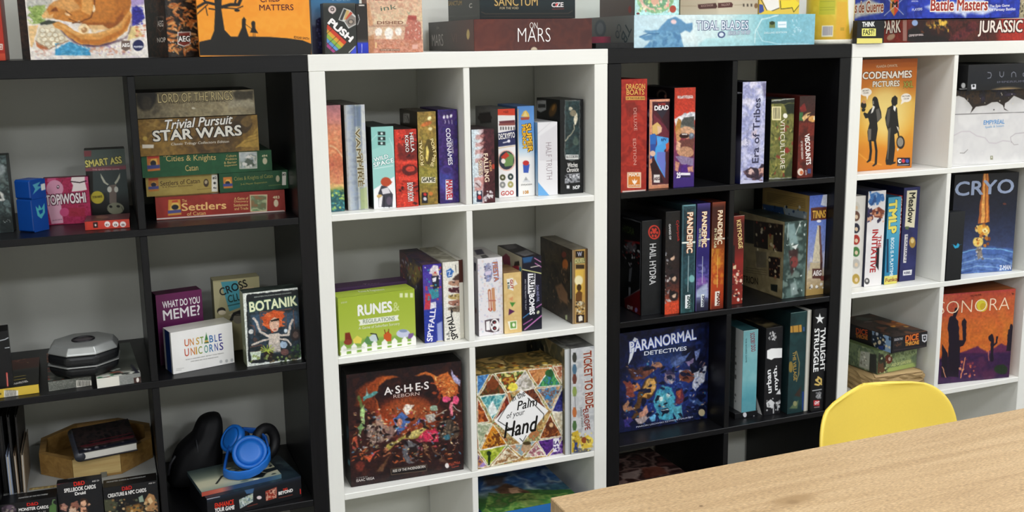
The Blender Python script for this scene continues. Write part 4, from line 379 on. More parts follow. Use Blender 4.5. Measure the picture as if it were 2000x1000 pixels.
('game_box','big dark square box with fiery phoenix wings and a brawl of fantasy creatures','board game',(.063,.034,.3893),-1.5,(.297,.075,.2955),'1a1214',.42,{'f':[297,295.5,1.5,[('B','1e1518'),('G',1,[(0,'1c1518'),(.3,'241416'),(.55,'3a1c18'),(.8,'2a1818'),(1,'1c1416')]),('E','b84a20',45,.85,[305,261,174,25,-4,107]),('E','d86a30',30,.7,[314,224,113,16,-2,61]),('M',['1c1214','4a2018','2a161a','6a2c1c'],18.9,79,1,.35,0),('P','b85a28',8,1,[260,42,224,30,165,37,120,54,90,95,140,124,157,232,137,199,139,131,163,82,216,48]),('P','8a3a1c',18,.8,[47,89,121,47,194,30,156,74,132,123,150,231,86,184,43,163]),('P','c86a30',6,1,[349,46,402,34,462,61,516,52,553,95,575,129,566,182,504,189,460,137,446,81,402,49]),('P','8a3418',9,1,[446,81,490,148,465,207,411,261,457,221,475,146]),('S',['e0a058','b8502a','8a3820','f0c880'],60,5.3,80,.9,3,[447,59,576,75,573,198,443,181]),('P','b0a8c8',4,1,[531,43,583,99,586,138,553,103]),('P','c04a20',23,.6,[304,291,187,236,157,232,191,305]),('P','5a9a98',3,1,[74,126,148,103,158,111,110,139,80,146]),('P','8ab0a8',0,1,[98,81,111,120,96,126]),('L','5a6a38',14,5,1,[53,120,71,197,55,316]),('P','a8c880',6,1,[57,195,79,168,82,289,59,316]),('P','6a8a58',5,1,[38,283,76,258,66,317]),('E','7a6058',5,1,[132,327,41,6,-2,50]),('M',['a08878','5a443c','c8b0a0','3a2a24'],9.1,81,1,.9,[90,275,163,271,182,365,107,392]),('P','a88878',8,1,[135,236,165,226,185,289,214,309,183,335,147,299]),('P','8a6a60',11,1,[177,303,236,297,242,344,196,375]),('P','4a6aa8',5,1,[227,257,276,234,305,261,315,293,280,334,242,336,236,297]),('E','e8d8c0',0,1,[303,218,18,3,-1,21]),('P','f0e0d0',4,1,[288,197,337,197,321,240,294,252]),('P','b05a30',5,1,[313,231,351,214,335,257]),('P','3a3a68',0,1,[236,312,272,340,256,361,242,344]),('E','6ab0d0',0,1,[247,306,12,2,0,11]),('E','c88a70',5,1,[259,285,16,2,-1,20]),('P','a8984a',6,1,[181,396,241,374,302,353,378,333,409,322,400,359,331,380,271,379,217,409,179,442]),('P','c8b870',5,1,[302,353,401,329,377,356,316,370]),('P','b0a8a0',4,1,[395,266,441,265,455,298,409,307]),('P','5a4a88',4,1,[318,316,364,285,410,291,364,308]),('E','9ab098',0,1,[442,234,20,3,0,17]),('L','c8c0a8',4,0,1,[379,302,510,252]),('P','c83050',6,1,[377,356,439,342,465,377,460,415,398,410,338,389]),('P','e05878',8,1,[407,368,453,367,445,405]),('E','8a3a48',6,1,[361,392,23,3,0,12]),('P','e0788a',3,1,[527,215,550,211,540,302,524,300]),('E','d85078',3,1,[508,193,18,3,0,15]),('E','d85078',3,1,[558,208,20,3,0,19]),('L','c8c8c0',4,0,1,[549,234,583,270]),('P','4a3c30',9,1,[462,330,509,306,562,329,576,394,529,418,475,402]),('M',['3a3028','6a5848','2a2420','8a7058'],9.1,82,1,.8,[463,307,570,322,568,416,475,410]),('E','3a6a78',6,1,[506,399,26,4,0,14]),('E','5a5860',5,1,[306,446,44,7,-2,54]),('E','241818',5,1,[318,444,27,4,-1,39]),('P','6a6868',4,1,[269,425,300,399,338,412,330,426,299,422,279,457,297,499,358,501,327,519,282,497]),('P','7a5438',8,.7,[131,526,209,446,193,475,161,524]),('P','8a6040',8,.7,[376,410,405,430,418,510,389,475]),('P','7a5a44',8,.7,[421,433,510,541,464,518]),('P','b05038',6,1,[14,340,37,328,49,375,20,386]),('P','c8583a',5,1,[76,441,158,415,89,466]),('E','6a2c24',6,1,[48,490,26,4,-1,26]),('P','a86a48',6,1,[180,403,209,446,164,454]),('S',['d8c8a8','f0e0c8','c89068','e8a878','8a98a8'],120,3.4,83,.9,2,[28,176,580,254,573,519,18,431]),('S',['c86a38','8a4020','b85a30'],40,5.3,84,.9,3,[12,385,559,470,557,548,9,461]),('S',['e8c890','c86a38','5a8aa8','a83850','d8d0c0','8a7a58','3a2018'],220,4.5,85,.9,2.2,[21,175,580,254,573,519,10,430]),('S',['2a1412','140c0e'],70,9.8,86,.9,2,[12,219,586,301,580,552,2,459]),('W',16.6,3.8,87),('D',4.2,.3,587),('T','A S H E S',[187,130,418,127],19.7,'f0e8e4',.02,0,.05,0),('E','e8e0dc',0,1,[228,112,5,1,0,5]),('E','e8e0dc',0,1,[276,112,5,1,0,5]),('E','e8e0dc',0,1,[331,113,5,1,0,5]),('E','e8e0dc',0,1,[383,113,5,1,0,5]),('T','REBORN',[233,152,368,154],9.1,'d0b8b0',0,0,.05,0),('P','140e10',0,1,[206,527,395,532,394,565,208,558]),('L','6a5a48',3,0,1,[206,527,395,532,394,565,208,558,206,527]),('T','RISE OF THE PHOENIXBORN',[216,546,387,548],7,'d8d0c8',.02,0,.05,0),('E','e8e0dc',0,1,[504,556,11,2,0,14]),('T','Plaid Hat',[514,562,576,556],8.9,'a84838',.01,0,.05,0),('T','Games',[529,574,568,571],4.8,'a84838',.01,0,.05,0),('T','ISAAC VEGA',[27,567,119,567],7,'c8c0bc',.02,0,.05,0),('T','A GAME BY',[27,549,86,551],3.8,'8a8480',.01,0,.05,0)]],'l':[75,295.5,2.4,[('B','121013'),('G',1,[(0,'141216'),(.5,'10161a'),(1,'161416')]),('P','3a5a68',10,.6,[91,276,163,272,153,321,91,359]),('P','48707c',9,1,[88,461,154,450,149,475,88,491])]],'t':[297,75,2.4,[('B','0e0c0d'),('T','A S H E S',[216,97,402,99],23.2,'3a3434',.01,0,.05,0)]]},'boxed games on the shelving'),
('game_box','box covered in triangular picture tiles around a white diamond with brush lettering','board game',(.3945,.012,.3893),1.5,(.246,.13,.254),'b8a070',.42,{'f':[246,254,1.4,[('B','e4d8b4'),('M',['c8a868','8a5c30','d8c890','6a7a50','b87848'],15.2,88,1.4,1,0),('M',['4a88c0','2a5a98','8ab8d8'],11.1,89,1.4,1,[6,-2,78,-6,3,109]),('M',['6a3a1c','8a4a24','3a4a20','5a2c18'],11.1,90,1.4,1,[93,3,11,110,167,119]),('M',['c8a038','8a3018','3a5a24','e0d080'],11.1,91,1.4,1,[103,1,276,10,177,116]),('M',['c8c0b8','e0d8d0','a09888'],11.1,92,1.4,1,[276,10,187,113,337,115]),('M',['c08048','d89860','a05a30'],11.1,93,1.4,1,[291,10,421,14,347,107]),('M',['3a8a50','3a80b8','2a6a38','58a868'],11.1,94,1.4,1,[427,15,342,111,479,119]),('M',['e8d8c0','a05030','d8c0a0'],11.1,95,1.4,1,[437,11,495,14,489,113]),('M',['a8481c','6a2c14','c86a30'],11.1,96,1.4,1,[6,119,68,256,3,255]),('M',['4a98a0','a8d0c8','6ab0b0','2a7880'],11.1,97,1.4,1,[21,115,167,121,88,254]),('M',['8a2c20','5a2018','b86040'],11.1,98,1.4,1,[172,125,99,256,191,202]),('M',['5a2c20','8a4c30','3a1c18'],11.1,99,1.4,1,[244,121,326,116,398,245]),('M',['3a88c0','8a4a30','5aa0d0','c89868'],11.1,100,1.4,1,[342,121,495,124,425,254]),('M',['2a2c70','4a4c98','1c1c50'],11.1,101,1.4,1,[500,130,430,260,499,271]),('M',['d89028','b86818','e8b048','6a3810'],11.1,102,1.4,1,[88,274,15,405,167,401]),('M',['c8c8a8','8a9a78','d8d8c0'],11.1,103,1.4,1,[-2,259,83,268,10,399]),('M',['8a4420','4a2414','b87038','6a3018'],11.1,104,1.4,1,[419,273,488,406,355,403]),('M',['e0dcc8','c8b898','d8d0b8'],11.1,105,1.4,1,[430,265,499,271,493,402]),('M',['a8b838','8a9c28','c8d058'],11.1,106,1.4,1,[5,408,167,406,63,503]),('M',['4a3078','c88a50','9a80b8'],11.1,107,1.4,1,[-1,422,58,505,-2,498]),('M',['d8c8a0','8a5a30','e8dcc0'],11.1,108,1.4,1,[172,417,74,505,239,489]),('M',['d8b890','8ab0c0','c89068'],11.1,109,1.4,1,[178,408,334,410,249,481]),('M',['4a2470','6a3490','2a1450'],11.1,110,1.4,1,[344,412,493,412,396,507]),('M',['c8c0b0','8a3a50','e0d8c8'],11.1,111,1.4,1,[339,421,270,490,386,500]),('M',['3a1c60','6a4098','d8c8d8'],11.1,112,1.4,1,[498,418,498,505,412,510]),('L','f4f0e4',4,0,1,[6,-2,78,-6,3,109,6,-2]),('L','f4f0e4',4,0,1,[93,3,11,110,167,119,93,3]),('L','f4f0e4',4,0,1,[103,1,276,10,177,116,103,1]),('L','f4f0e4',4,0,1,[276,10,187,113,337,115,276,10]),('L','f4f0e4',4,0,1,[291,10,421,14,347,107,291,10]),('L','f4f0e4',4,0,1,[427,15,342,111,479,119,427,15]),('L','f4f0e4',4,0,1,[437,11,495,14,489,113,437,11]),('L','f4f0e4',4,0,1,[6,119,68,256,3,255,6,119]),('L','f4f0e4',4,0,1,[21,115,167,121,88,254,21,115]),('L','f4f0e4',4,0,1,[172,125,99,256,191,202,172,125]),('L','f4f0e4',4,0,1,[244,121,326,116,398,245,244,121]),('L','f4f0e4',4,0,1,[342,121,495,124,425,254,342,121]),('L','f4f0e4',4,0,1,[500,130,430,260,499,271,500,130]),('L','f4f0e4',4,0,1,[88,274,15,405,167,401,88,274]),('L','f4f0e4',4,0,1,[-2,259,83,268,10,399,-2,259]),('L','f4f0e4',4,0,1,[419,273,488,406,355,403,419,273]),('L','f4f0e4',4,0,1,[430,265,499,271,493,402,430,265]),('L','f4f0e4',4,0,1,[5,408,167,406,63,503,5,408]),('L','f4f0e4',4,0,1,[-1,422,58,505,-2,498,-1,422]),('L','f4f0e4',4,0,1,[172,417,74,505,239,489,172,417]),('L','f4f0e4',4,0,1,[178,408,334,410,249,481,178,408]),('L','f4f0e4',4,0,1,[344,412,493,412,396,507,344,412]),('L','f4f0e4',4,0,1,[339,421,270,490,386,500,339,421]),('L','f4f0e4',4,0,1,[498,418,498,505,412,510,498,418]),('E','7a3c1c',0,1,[92,59,36,5,-1,27]),('E','e8d850',0,1,[205,91,27,4,0,23]),('E','2a5a30',0,1,[416,43,25,4,0,20]),('L','1c3010',12,0,1,[63,448,64,493]),('E','1c3010',0,1,[63,430,12,2,0,14]),('E','b89a78',0,1,[281,431,27,5,0,26]),('E','4a3c20',0,1,[281,411,25,4,0,10]),('E','5a2c18',0,1,[419,338,28,5,0,30]),('E','d8b080',0,1,[427,335,13,2,0,14]),('S',['6a3010','8a4818'],14,6.1,113,.9,1,[47,316,148,333,147,413,45,395]),('P','e8f0ec',0,1,[60,181,91,147,120,210,79,233]),('W',12.1,1.3,114),('D',5.1,.18,614),('P','f6f4f2',0,1,[252,111,409,251,248,415,96,260]),('L','22201e',4,0,1,[290,163,382,267,377,301]),('L','22201e',4,0,1,[171,184,117,261,240,359]),('L','22201e',4,0,1,[240,379,258,400,277,370]),('T','In the',[202,169,276,148],17.6,'22201e',.01,0,.05,0),('T','Palm',[227,222,346,211],24.3,'1c1a18',.01,0,.05,.3),('T','of your',[168,267,273,259],20.2,'22201e',0,0,.05,.3),('T','Hand',[150,363,350,352],41.5,'141210',.02,0,.05,.3),('P','f0ecf4',0,1,[436,414,472,416,471,490,436,492]),('T','LA',[439,448,469,451],10.2,'4a2c7a',.05,0,.05,0),('S',['4a2c7a'],12,4,115,.9,1,[439,456,467,460,467,491,439,486])]],'t':[246,130,2.4,[('M',['6a5a30','a88848','4a4428','c8a868'],34.4,116,1.2,1,0),('S',['d89038','e8c050','6a3818','f0e0a0'],30,12.1,117,.9,1,[117,76,479,250,439,332,83,161])]]},'boxed games on the shelving'),
('game_box','thin pale grey train-game box between the tile-pattern box and the last spine','board game',(.642,.006,.3893),0,(.0152,.26,.295),'9a9a94',.42,{'f':[15.2,295,1.5,[('G',0,[(0,'b8bab8'),(.4,'d0d2d0'),(1,'a0a2a0')])]],'l':[260,295,2.4,[('B','8a8468'),('M',['8a7a58','a89a78','6a6448','58584a'],32.1,118,1.2,1,0),('P','24282a',22,1,[3,108,211,30,221,162,13,212]),('S',['3a3c3c','c8b890','101414'],26,14.5,119,.9,1,[30,100,236,44,233,158,26,219])]],'t':[15.2,260,2.4,[('B','6a6a62'),('M',['8a8a80','3a3c3a','56564e'],37,120,1,.8,0)]]},'boxed games on the shelving'),
('game_box','pale grey train-game spine with red vertical title and gold engine, far right','board game',(.6585,.002,.3893),0,(.068,.27,.296),'9a9a96',.42,{'f':[68,296,1.5,[('B','c4c4c4'),('M',['c8c8c8','b8babc','d0d0ce','a8aaac'],25.9,121,1,.8,0),('T','TICKET TO RIDE',[73,26,86,345],23.2,'8a2c20',.02,'d8c8b0',.03,0),('T','EUROPE',[69,348,82,467],15.8,'8a3424',.02,0,.05,0),('P','3a3a34',0,1,[13,22,30,25,29,78,13,76]),('E','3a3a34',3,1,[21,51,13,2,0,26]),('P','4a6a80',0,1,[13,87,29,89,29,143,12,140]),('E','4a6a80',3,1,[21,116,13,2,0,26]),('P','6a3c30',0,1,[12,141,29,144,29,197,12,195]),('E','6a3c30',3,1,[21,170,13,2,0,26]),('P','8a9a50',0,1,[12,211,29,213,29,267,12,265]),('E','8a9a50',3,1,[21,240,13,2,0,26]),('P','b86a38',0,1,[12,326,29,329,29,383,12,381]),('E','b86a38',3,1,[20,356,13,2,0,26]),('P','4a6a3c',0,1,[12,402,29,405,28,459,11,457]),('E','4a6a3c',3,1,[20,432,13,2,0,26]),('L','6a6a6a',3,0,1,[21,255,27,342]),('T','DAYS OF WONDER',[52,335,60,448],6.3,'6a6a6a',.01,0,.05,0),('P','c8a830',5,1,[3,469,40,460,56,519,34,577,2,582]),('P','d8b840',5,1,[45,517,99,495,131,531,120,570,67,572]),('E','8a4424',0,1,[77,522,17,3,0,18]),('E','e8d058',0,1,[110,533,22,4,0,25]),('P','4a4a48',5,.7,[13,553,120,581,110,599,13,585]),('P','2a3c78',0,1,[20,525,37,528,37,585,19,582]),('S',['c8b060','8a7030','e8d880','5a5040'],40,5.2,122,.9,1,[3,469,131,490,131,593,2,571])]],'t':[68,270,2.4,[('B','5a5a56'),('M',['7a7a74','3a3a3a','64645e'],37.4,123,1,.8,0)]]},'boxed games on the shelving'),
('game_box','blue landscape box lying at the bottom of the white right cubby behind the table corner','board game',(.408,.004,.038),0,(.276,.24,.222),'1c4a88',.42,{'t':[276,240,2,[('G',1,[(0,'1c4a90'),(.35,'2a5a98'),(.5,'8aa0a8'),(.6,'3a5a30'),(1,'2c6a2c')]),('M',['2a5a98','c8d0d8','1c3a78','4a78a8'],53.2,124,1,.6,[214,-111,792,139,561,384,94,183]),('P','6a4a38',21,1,[149,207,257,151,314,252,333,457,235,391,162,311]),('P','c89a78',12,1,[240,221,304,223,296,320,233,293]),('P','4a3428',18,1,[287,266,351,417,351,536,245,443]),('M',['4a7a34','8aa050','2c5a24','6a6a40'],30.4,125,1,.8,[106,238,505,410,403,716,-42,525]),('W',38,7.6,126),('D',12.2,.18,626),('P','4a2c20',30,.7,[170,8,284,57,230,165,129,147])]],'f':[276,222,1.5,[('B','2060a8'),('G',1,[(0,'2a70b8'),(1,'143a70')])]]},'boxed games on the shelving'),
('game_box','tall deep-red game spine with gold brush title and orange leaf badge','board game',(.8075,.008,1.0917),0,(.0755,.29,.294),'6a1a14',.42,{'f':[75.5,294,1.5,[('B','a02a20'),('M',['a82c20','8a2018','b43424','7a1c16'],25.6,127,1,.7,0),('P','5a1814',17,.5,[17,119,80,114,107,163,44,200]),('T','DRAGON',[27,51,138,52],13.4,'e0b058',.01,0,.05,0),('T','BOATS',[30,80,134,81],13.4,'e0b058',.01,0,.05,0),('P','d0a04c',0,1,[26,87,138,90,139,109,26,106]),('T','OF THE FOUR SEAS',[30,102,136,104],4.7,'6a2418',.02,0,.05,0),('T','DELUXE',[71,149,76,267],9,'d0988c',0,0,.05,0),('T','EDITION',[69,309,74,447],9.1,'d0988c',0,0,.05,0),('P','e8c8a8',0,1,[37,483,120,488,120,571,38,566]),('P','d07a2a',0,1,[44,489,113,494,114,564,44,560]),('T','MAPLE',[47,506,113,508],8.1,'f4e8d8',.03,0,.05,0),('P','f8ece0',0,1,[65,523,76,532,81,518,86,533,98,525,93,541,81,551,70,540]),('T','GAMES',[47,556,111,559],3.3,'f4e8d8',.02,0,.05,0),('P','d8c8c0',0,1,[9,581,148,582,148,590,9,589])]]},'boxed games on the shelving'),
('game_box','maroon framed game spine with a blond figure in a bright blue suit','board game',(.903,.03,1.0917),0,(.061,.2,.238),'241420',.42,{'f':[61,238,1.5,[('B','d08a68'),('P','4a1824',0,1,[14,10,130,11,131,458,17,457]),('P','6a2434',4,1,[24,73,133,176,135,292,35,245]),('P','34101c',5,1,[23,25,126,20,119,175]),('P','e09878',0,1,[4,-2,139,1,139,11,5,10]),('L','e0a888',4,0,1,[14,10,130,11,131,458,17,457,14,10]),('W',10.5,.7,128),('D',4.4,.09,628),('P','2c2430',0,1,[33,49,117,48,76,104]),('T','the LIVING',[51,32,96,32],5.7,'c84038',.02,0,.05,0),('T','DEAD',[31,57,115,56],11.4,'f4f0f0',.04,0,.05,0),('P','d8b068',0,1,[17,138,48,120,71,141,74,173,44,188,18,179]),('P','e0b898',0,1,[48,139,77,149,74,173,53,185]),('P','2a68b8',0,1,[3,186,34,180,44,196,40,270,8,285]),('P','4aa0e0',0,1,[44,192,119,208,118,249,92,273,102,340,99,423,65,371,36,319,26,286,49,238]),('P','2a4a98',0,1,[7,236,40,237,36,295,6,318]),('P','5aa8e8',0,1,[49,205,81,198,77,239,49,246]),('P','6a78c8',4,1,[50,279,100,282,99,418,46,324]),('E','e0b8a0',0,1,[22,286,17,1,0,15]),('T','RPV',[74,224,105,222],7.4,'1c3a78',.03,0,.05,0),('P','2a1018',0,1,[8,342,36,319,90,447,28,443]),('P','e0d8d4',0,1,[30,400,67,402,68,446,30,443]),('T','AEG',[32,431,66,431],8.3,'4a2028',.04,0,.05,0),('P','c05038',0,1,[101,240,131,225,129,258,106,282])]],'l':[200,238,2.4,[('B','2a1a3c'),('S',['c8b8c8','6a4a78','4a2c58'],24,9.7,129,.9,1,[367,1,408,-1,417,447,376,452])]]},'boxed games on the shelving'),
('game_box','red and violet game spine with a laughing bearded cartoon figure in a grey cap','board game',(.971,.017,1.0917),0,(.064,.22,.267),'101012',.42,{'f':[64,267,1.5,[('G',1,[(0,'b03420'),(.3,'c03a28'),(.33,'b03828'),(.85,'4a2468'),(.9,'3a2070'),(1,'34206c')]),('P','ece0dc',0,1,[18,42,113,45,113,59,19,56]),('T','FAT DRAGON',[25,54,107,53],4.5,'8a2018',.02,0,.05,0),('P','e8e4e4',0,1,[-1,167,60,137,126,131,123,205,14,217]),('S',['c8c8cc','e8e4e4','a8a8b0'],14,8,130,.9,1,[59,129,126,131,127,164,60,161]),('P','4a4c48',0,1,[32,193,60,157,122,156,128,222,42,222]),('P','6a6c64',0,1,[23,192,128,214,126,230,33,217]),('E','c89a78',0,1,[76,240,51,2,1,33]),('P','a87838',0,1,[6,216,22,160,41,169,38,218,25,299]),('P','c8905c',0,1,[10,233,42,210,43,275,20,299]),('E','2a1010',0,1,[62,256,29,1,0,15]),('P','f0e8e0',0,1,[47,244,81,246,81,253,48,251]),('E','5a6070',0,1,[108,260,17,1,0,18]),('E','8a98a8',0,1,[108,254,10,0,0,8]),('P','6a3c34',0,1,[25,283,124,271,126,371,45,366]),('E','b88868',0,1,[73,343,52,3,1,30]),('P','d8a888',0,1,[15,282,44,292,35,333,14,332]),('P','8a7898',0,1,[9,364,45,362,122,379,122,421,46,408]),('P','c08870',0,1,[9,389,36,399,27,448,8,439]),('P','c89078',0,1,[84,427,122,421,123,454,90,452]),('P','4a1c78',0,1,[46,416,84,410,90,460,47,458]),('W',10.6,1.3,131),('D',4,.18,631),('P','ece8ec',0,1,[23,466,104,471,104,463,23,458]),('T','25',[19,481,42,481],14.2,'ece8ec',.05,0,.05,0),('P','ece8ec',0,1,[45,454,104,458,104,468,45,464]),('P','24203c',0,1,[47,470,104,474,104,482,47,479]),('P','3a2070',0,1,[5,489,129,496,130,534,6,526])]],'l':[220,267,2.4,[('B','0e0d10'),('E','4a4038',4,1,[306,39,55,-2,1,25]),('E','0e0d10',4,1,[310,44,39,-2,0,20]),('E','8a5a4a',0,1,[347,49,13,-1,0,11])]]},'boxed games on the shelving'),
('game_box','pale lilac game spine with upward calligraphic title and reclining woman','board game',(1.171,-.001,1.0917),0,(.075,.27,.277),'12121c',.42,{'f':[75,277,1.5,[('B','b4b4d0'),('M',['a0a4cc','c4c4dc','9094c0','d8d4e4'],27.4,132,1,.9,0),('P','5a587a',13,.8,[119,7,154,8,152,83,132,90]),('P','d8dcec',13,.6,[120,23,142,99,85,155]),('P','e0c8c8',13,.6,[64,271,98,256,95,306,70,305]),('T','Era of Tribes',[115,443,116,90],21.1,'3c3c58',.022,0,.05,0),('T','GAMES',[46,350,48,254],8,'8a8cb0',.01,0,.05,0),('P','2c2030',5,1,[26,480,65,465,116,477,135,452,155,454,147,504,128,537,88,535,37,510]),('E','d8b8b0',0,1,[68,493,20,1,1,19]),('P','c89888',5,1,[111,477,154,471,158,522,132,521]),('S',['3a2838','1c1420','5a4048'],30,7.3,133,.9,2,[25,467,146,474,149,547,28,540]),('W',11,1.8,134),('D',4.6,.15,634),('P','c8c8e0',0,1,[22,531,159,548,149,560,13,551])]],'l':[270,277,2.4,[('B','0e0e18'),('G',1,[(0,'0a0a0c'),(.5,'14101c'),(.6,'4a4858'),(.9,'3a3a50'),(1,'14184a')]),('P','c8c8d0',0,1,[493,54,536,58,493,64])]]},'boxed games on the shelving'),
('game_box','shrink-wrapped olive game spine with barcode sticker and upright serif title','board game',(1.292,.036,1.0917),0,(.077,.26,.225),'14161a',.42,{'f':[77,225,1.5,[('B','6a6a34'),('P','20241c',0,1,[-24,3,185,-2,170,25,-10,27]),('L','b8bab0',6,0,1,[-18,8,182,0,184,452,-5,446,-18,8]),('M',['6a6a30','7c7a40','585a2c','8a8648'],23.7,135,1,.8,[-10,27,170,25,176,447,0,439]),('P','1c2418',9,1,[87,30,170,29,158,93,110,83]),('P','2c3820',13,.8,[142,344,167,311,168,447,83,442]),('S',['4a5a28','a09a50','38401c','8a3c2c'],50,7.6,136,.9,.5,[-7,112,153,119,167,434,5,424]),('W',14.2,2.4,137),('D',4.7,.18,637),('P','e8dca8',0,1,[4,40,65,42,68,119,7,116]),('P','3a3828',0,1,[14,47,18,47,21,108,17,108]),('P','3a3828',0,1,[24,47,29,47,31,109,27,109]),('P','3a3828',0,1,[33,47,37,47,39,109,35,109]),('P','3a3828',0,1,[43,48,47,48,49,109,45,109]),('P','3a3828',0,1,[52,48,56,48,59,110,55,110]),('E','f0ece0',0,1,[96,95,15,1,1,14]),('T','VITICULTURE',[62,115,73,393],15.5,'e8e4d0',0,0,.05,0),('E','8a2c24',0,1,[114,290,15,1,1,17])]]},'boxed games on the shelving'),
('game_box','dark red game spine with still-life basket and white vertical title','board game',(1.38,.026,1.0917),0,(.053,.25,.231),'4a1812',.42,{'f':[53,231,1.5,[('B','54201a'),('G',1,[(0,'34201c'),(.2,'40201c'),(.4,'5c1c14'),(1,'4a1c16')]),('P','7a2420',0,1,[1,62,31,37,49,81,13,97]),('P','3a6a3c',0,1,[-8,96,23,89,25,136,-6,139]),('P','d8b078',0,1,[19,123,44,98,81,91,66,116,31,141]),('E','d8a058',0,1,[93,130,30,1,1,19]),('E','e8d8b0',0,1,[109,127,13,1,1,12]),('L','2a1c18',8,0,1,[55,107,117,84]),('M',['6a2018','8a3020','3a1410'],24,138,1,.5,[-16,147,121,153,125,469,-2,461]),('W',11.5,1.4,139),('D',4.8,.18,639),('T','VISCOUNTS',[41,217,60,390],15.7,'ece4e0',.04,0,.05,0),('T','OF THE WEST KINGDOM',[15,253,25,356],6.3,'e0d4cc',.02,0,.05,0),('E','e0d0c0',0,1,[22,428,21,1,1,21]),('E','c86838',0,1,[28,432,11,1,0,11]),('P','3a4878',0,1,[69,413,93,414,94,441,71,440]),('T','GG',[53,421,58,448],4.1,'d8d8e0',.01,0,.05,0)]]},'boxed games on the shelving'),
('game_box','black game spine with a round red emblem and white vertical title','board game',(.888,.037,.7405),0,(.0605,.2,.264),'0e0f12',.42,{'f':[60.5,264,1.5,[('B','15171a'),('M',['15171a','1c1f22','101214'],25.4,140,1,.6,0),('E','c83a2c',0,1,[75,67,37,3,1,40]),('E','14161a',0,1,[75,67,29,2,0,32]),('E','c83a2c',0,1,[93,71,7,1,0,8]),('E','c83a2c',0,1,[84,88,7,1,0,8]),('E','c83a2c',0,1,[66,86,7,1,0,8]),('E','c83a2c',0,1,[57,68,7,1,0,8]),('E','c83a2c',0,1,[66,51,7,1,0,8]),('E','c83a2c',0,1,[84,52,7,1,0,8]),('E','c83a2c',0,1,[75,63,11,1,0,13]),('T','HAIL HYDRA',[48,130,49,358],19.5,'d0d0d0',.01,0,.05,0),('L','5a5c60',2,0,1,[3,0,129,1])]],'l':[200,264,2.4,[('B','0c0c0e'),('L','8a8c90',4,0,1,[182,13,389,8,383,383,204,477]),('P','5a1214',0,1,[204,477,383,385,392,529,213,525]),('T','HYDRA',[182,93,315,91],18.7,'4a5a30',.02,0,.05,0),('P','7a1c1c',0,1,[200,137,380,119,376,132,208,144]),('E','6a6468',12,1,[276,166,65,-12,0,32]),('S',['a8a4a8','8a2c2c','3a3c40','d0d0d0'],40,7.1,141,.9,2,[183,158,376,124,378,243,185,282]),('P','6a6c70',7,1,[261,291,294,276,278,361,253,366]),('P','8a8c90',5,1,[254,399,279,394,276,435,255,449]),('T','IDW',[244,524,306,519],10.4,'d8c8c4',.04,0,.05,0),('E','8a78a8',0,1,[343,508,16,-4,0,13])]]},'boxed games on the shelving'),
('game_box','black-to-orange game spine with red script title and three portraits','board game',(.9515,.02,.7405),0,(.045,.22,.287),'141212',.42,{'f':[45,287,1.5,[('G',1,[(0,'151516'),(.35,'201c1c'),(.6,'2c2020'),(.75,'5a3028'),(.86,'8a3a28'),(.89,'c8482c'),(1,'d04a2c')]),('T','Cyberpunk',[60,53,69,169],9.8,'b02a24',.01,0,.05,0),('T','GANGS OF',[18,69,22,155],5.8,'d8d8d8',.02,0,.05,0),('E','2a2020',7,1,[44,262,29,3,0,29]),('E','c8a890',3,1,[44,259,14,1,0,16]),('P','1a1618',3,1,[13,236,43,230,52,249,26,261]),('E','2a2020',7,1,[55,376,29,3,0,29]),('E','c8a890',3,1,[55,373,14,1,0,16]),('P','1a1618',3,1,[24,349,54,344,63,362,37,374]),('E','2a2020',7,1,[56,473,29,3,0,29]),('E','c8a890',3,1,[56,470,15,2,0,16]),('P','1a1618',3,1,[25,446,56,441,65,459,38,471]),('S',['8a8a90','c8c4c0','2c2a2c','141414'],50,5.1,142,.9,1.5,[-20,201,34,205,39,512,-15,506]),('W',8.5,1.7,143),('D',3.4,.24,643),('L','3a3a3e',3,0,1,[-9,0,90,2])]]},'boxed games on the shelving'),
('game_box','teal disease game spine with glowing gold title, left of the three matching spines','board game',(.998,.0145,.7405),0,(.0435,.22,.303),'16262a',.42,{'f':[43.5,303,1.5,[('G',1,[(0,'4a7078'),(.06,'1a2c34'),(.35,'14242c'),(.55,'2a4c54'),(.72,'2c5058'),(.85,'1c3434'),(1,'2c5854')]),('M',['1c343c','2c5058','14262c','3a686c'],21.4,144,1,.5,0),('L','8ac0c8',4,0,1,[7,4,83,6]),('L','4a7078',4,0,1,[7,4,7,601]),('L','4a7078',3,0,1,[83,6,86,606]),('T','PANDEMIC',[34,45,34,268],17.2,'f0e8d0',.02,'c86a30',.04,0),('L','f0f4e8',9,3,1,[6,209,92,212]),('E','7ab0b0',7,1,[69,416,18,2,0,21]),('L','c8d8d8',3,0,1,[46,285,45,487]),('P','e8ecec',0,1,[29,506,61,505,60,582,29,581]),('T','ZMAN',[43,511,43,578],10.1,'24403c',.05,0,.05,0)]]},'boxed games on the shelving'),
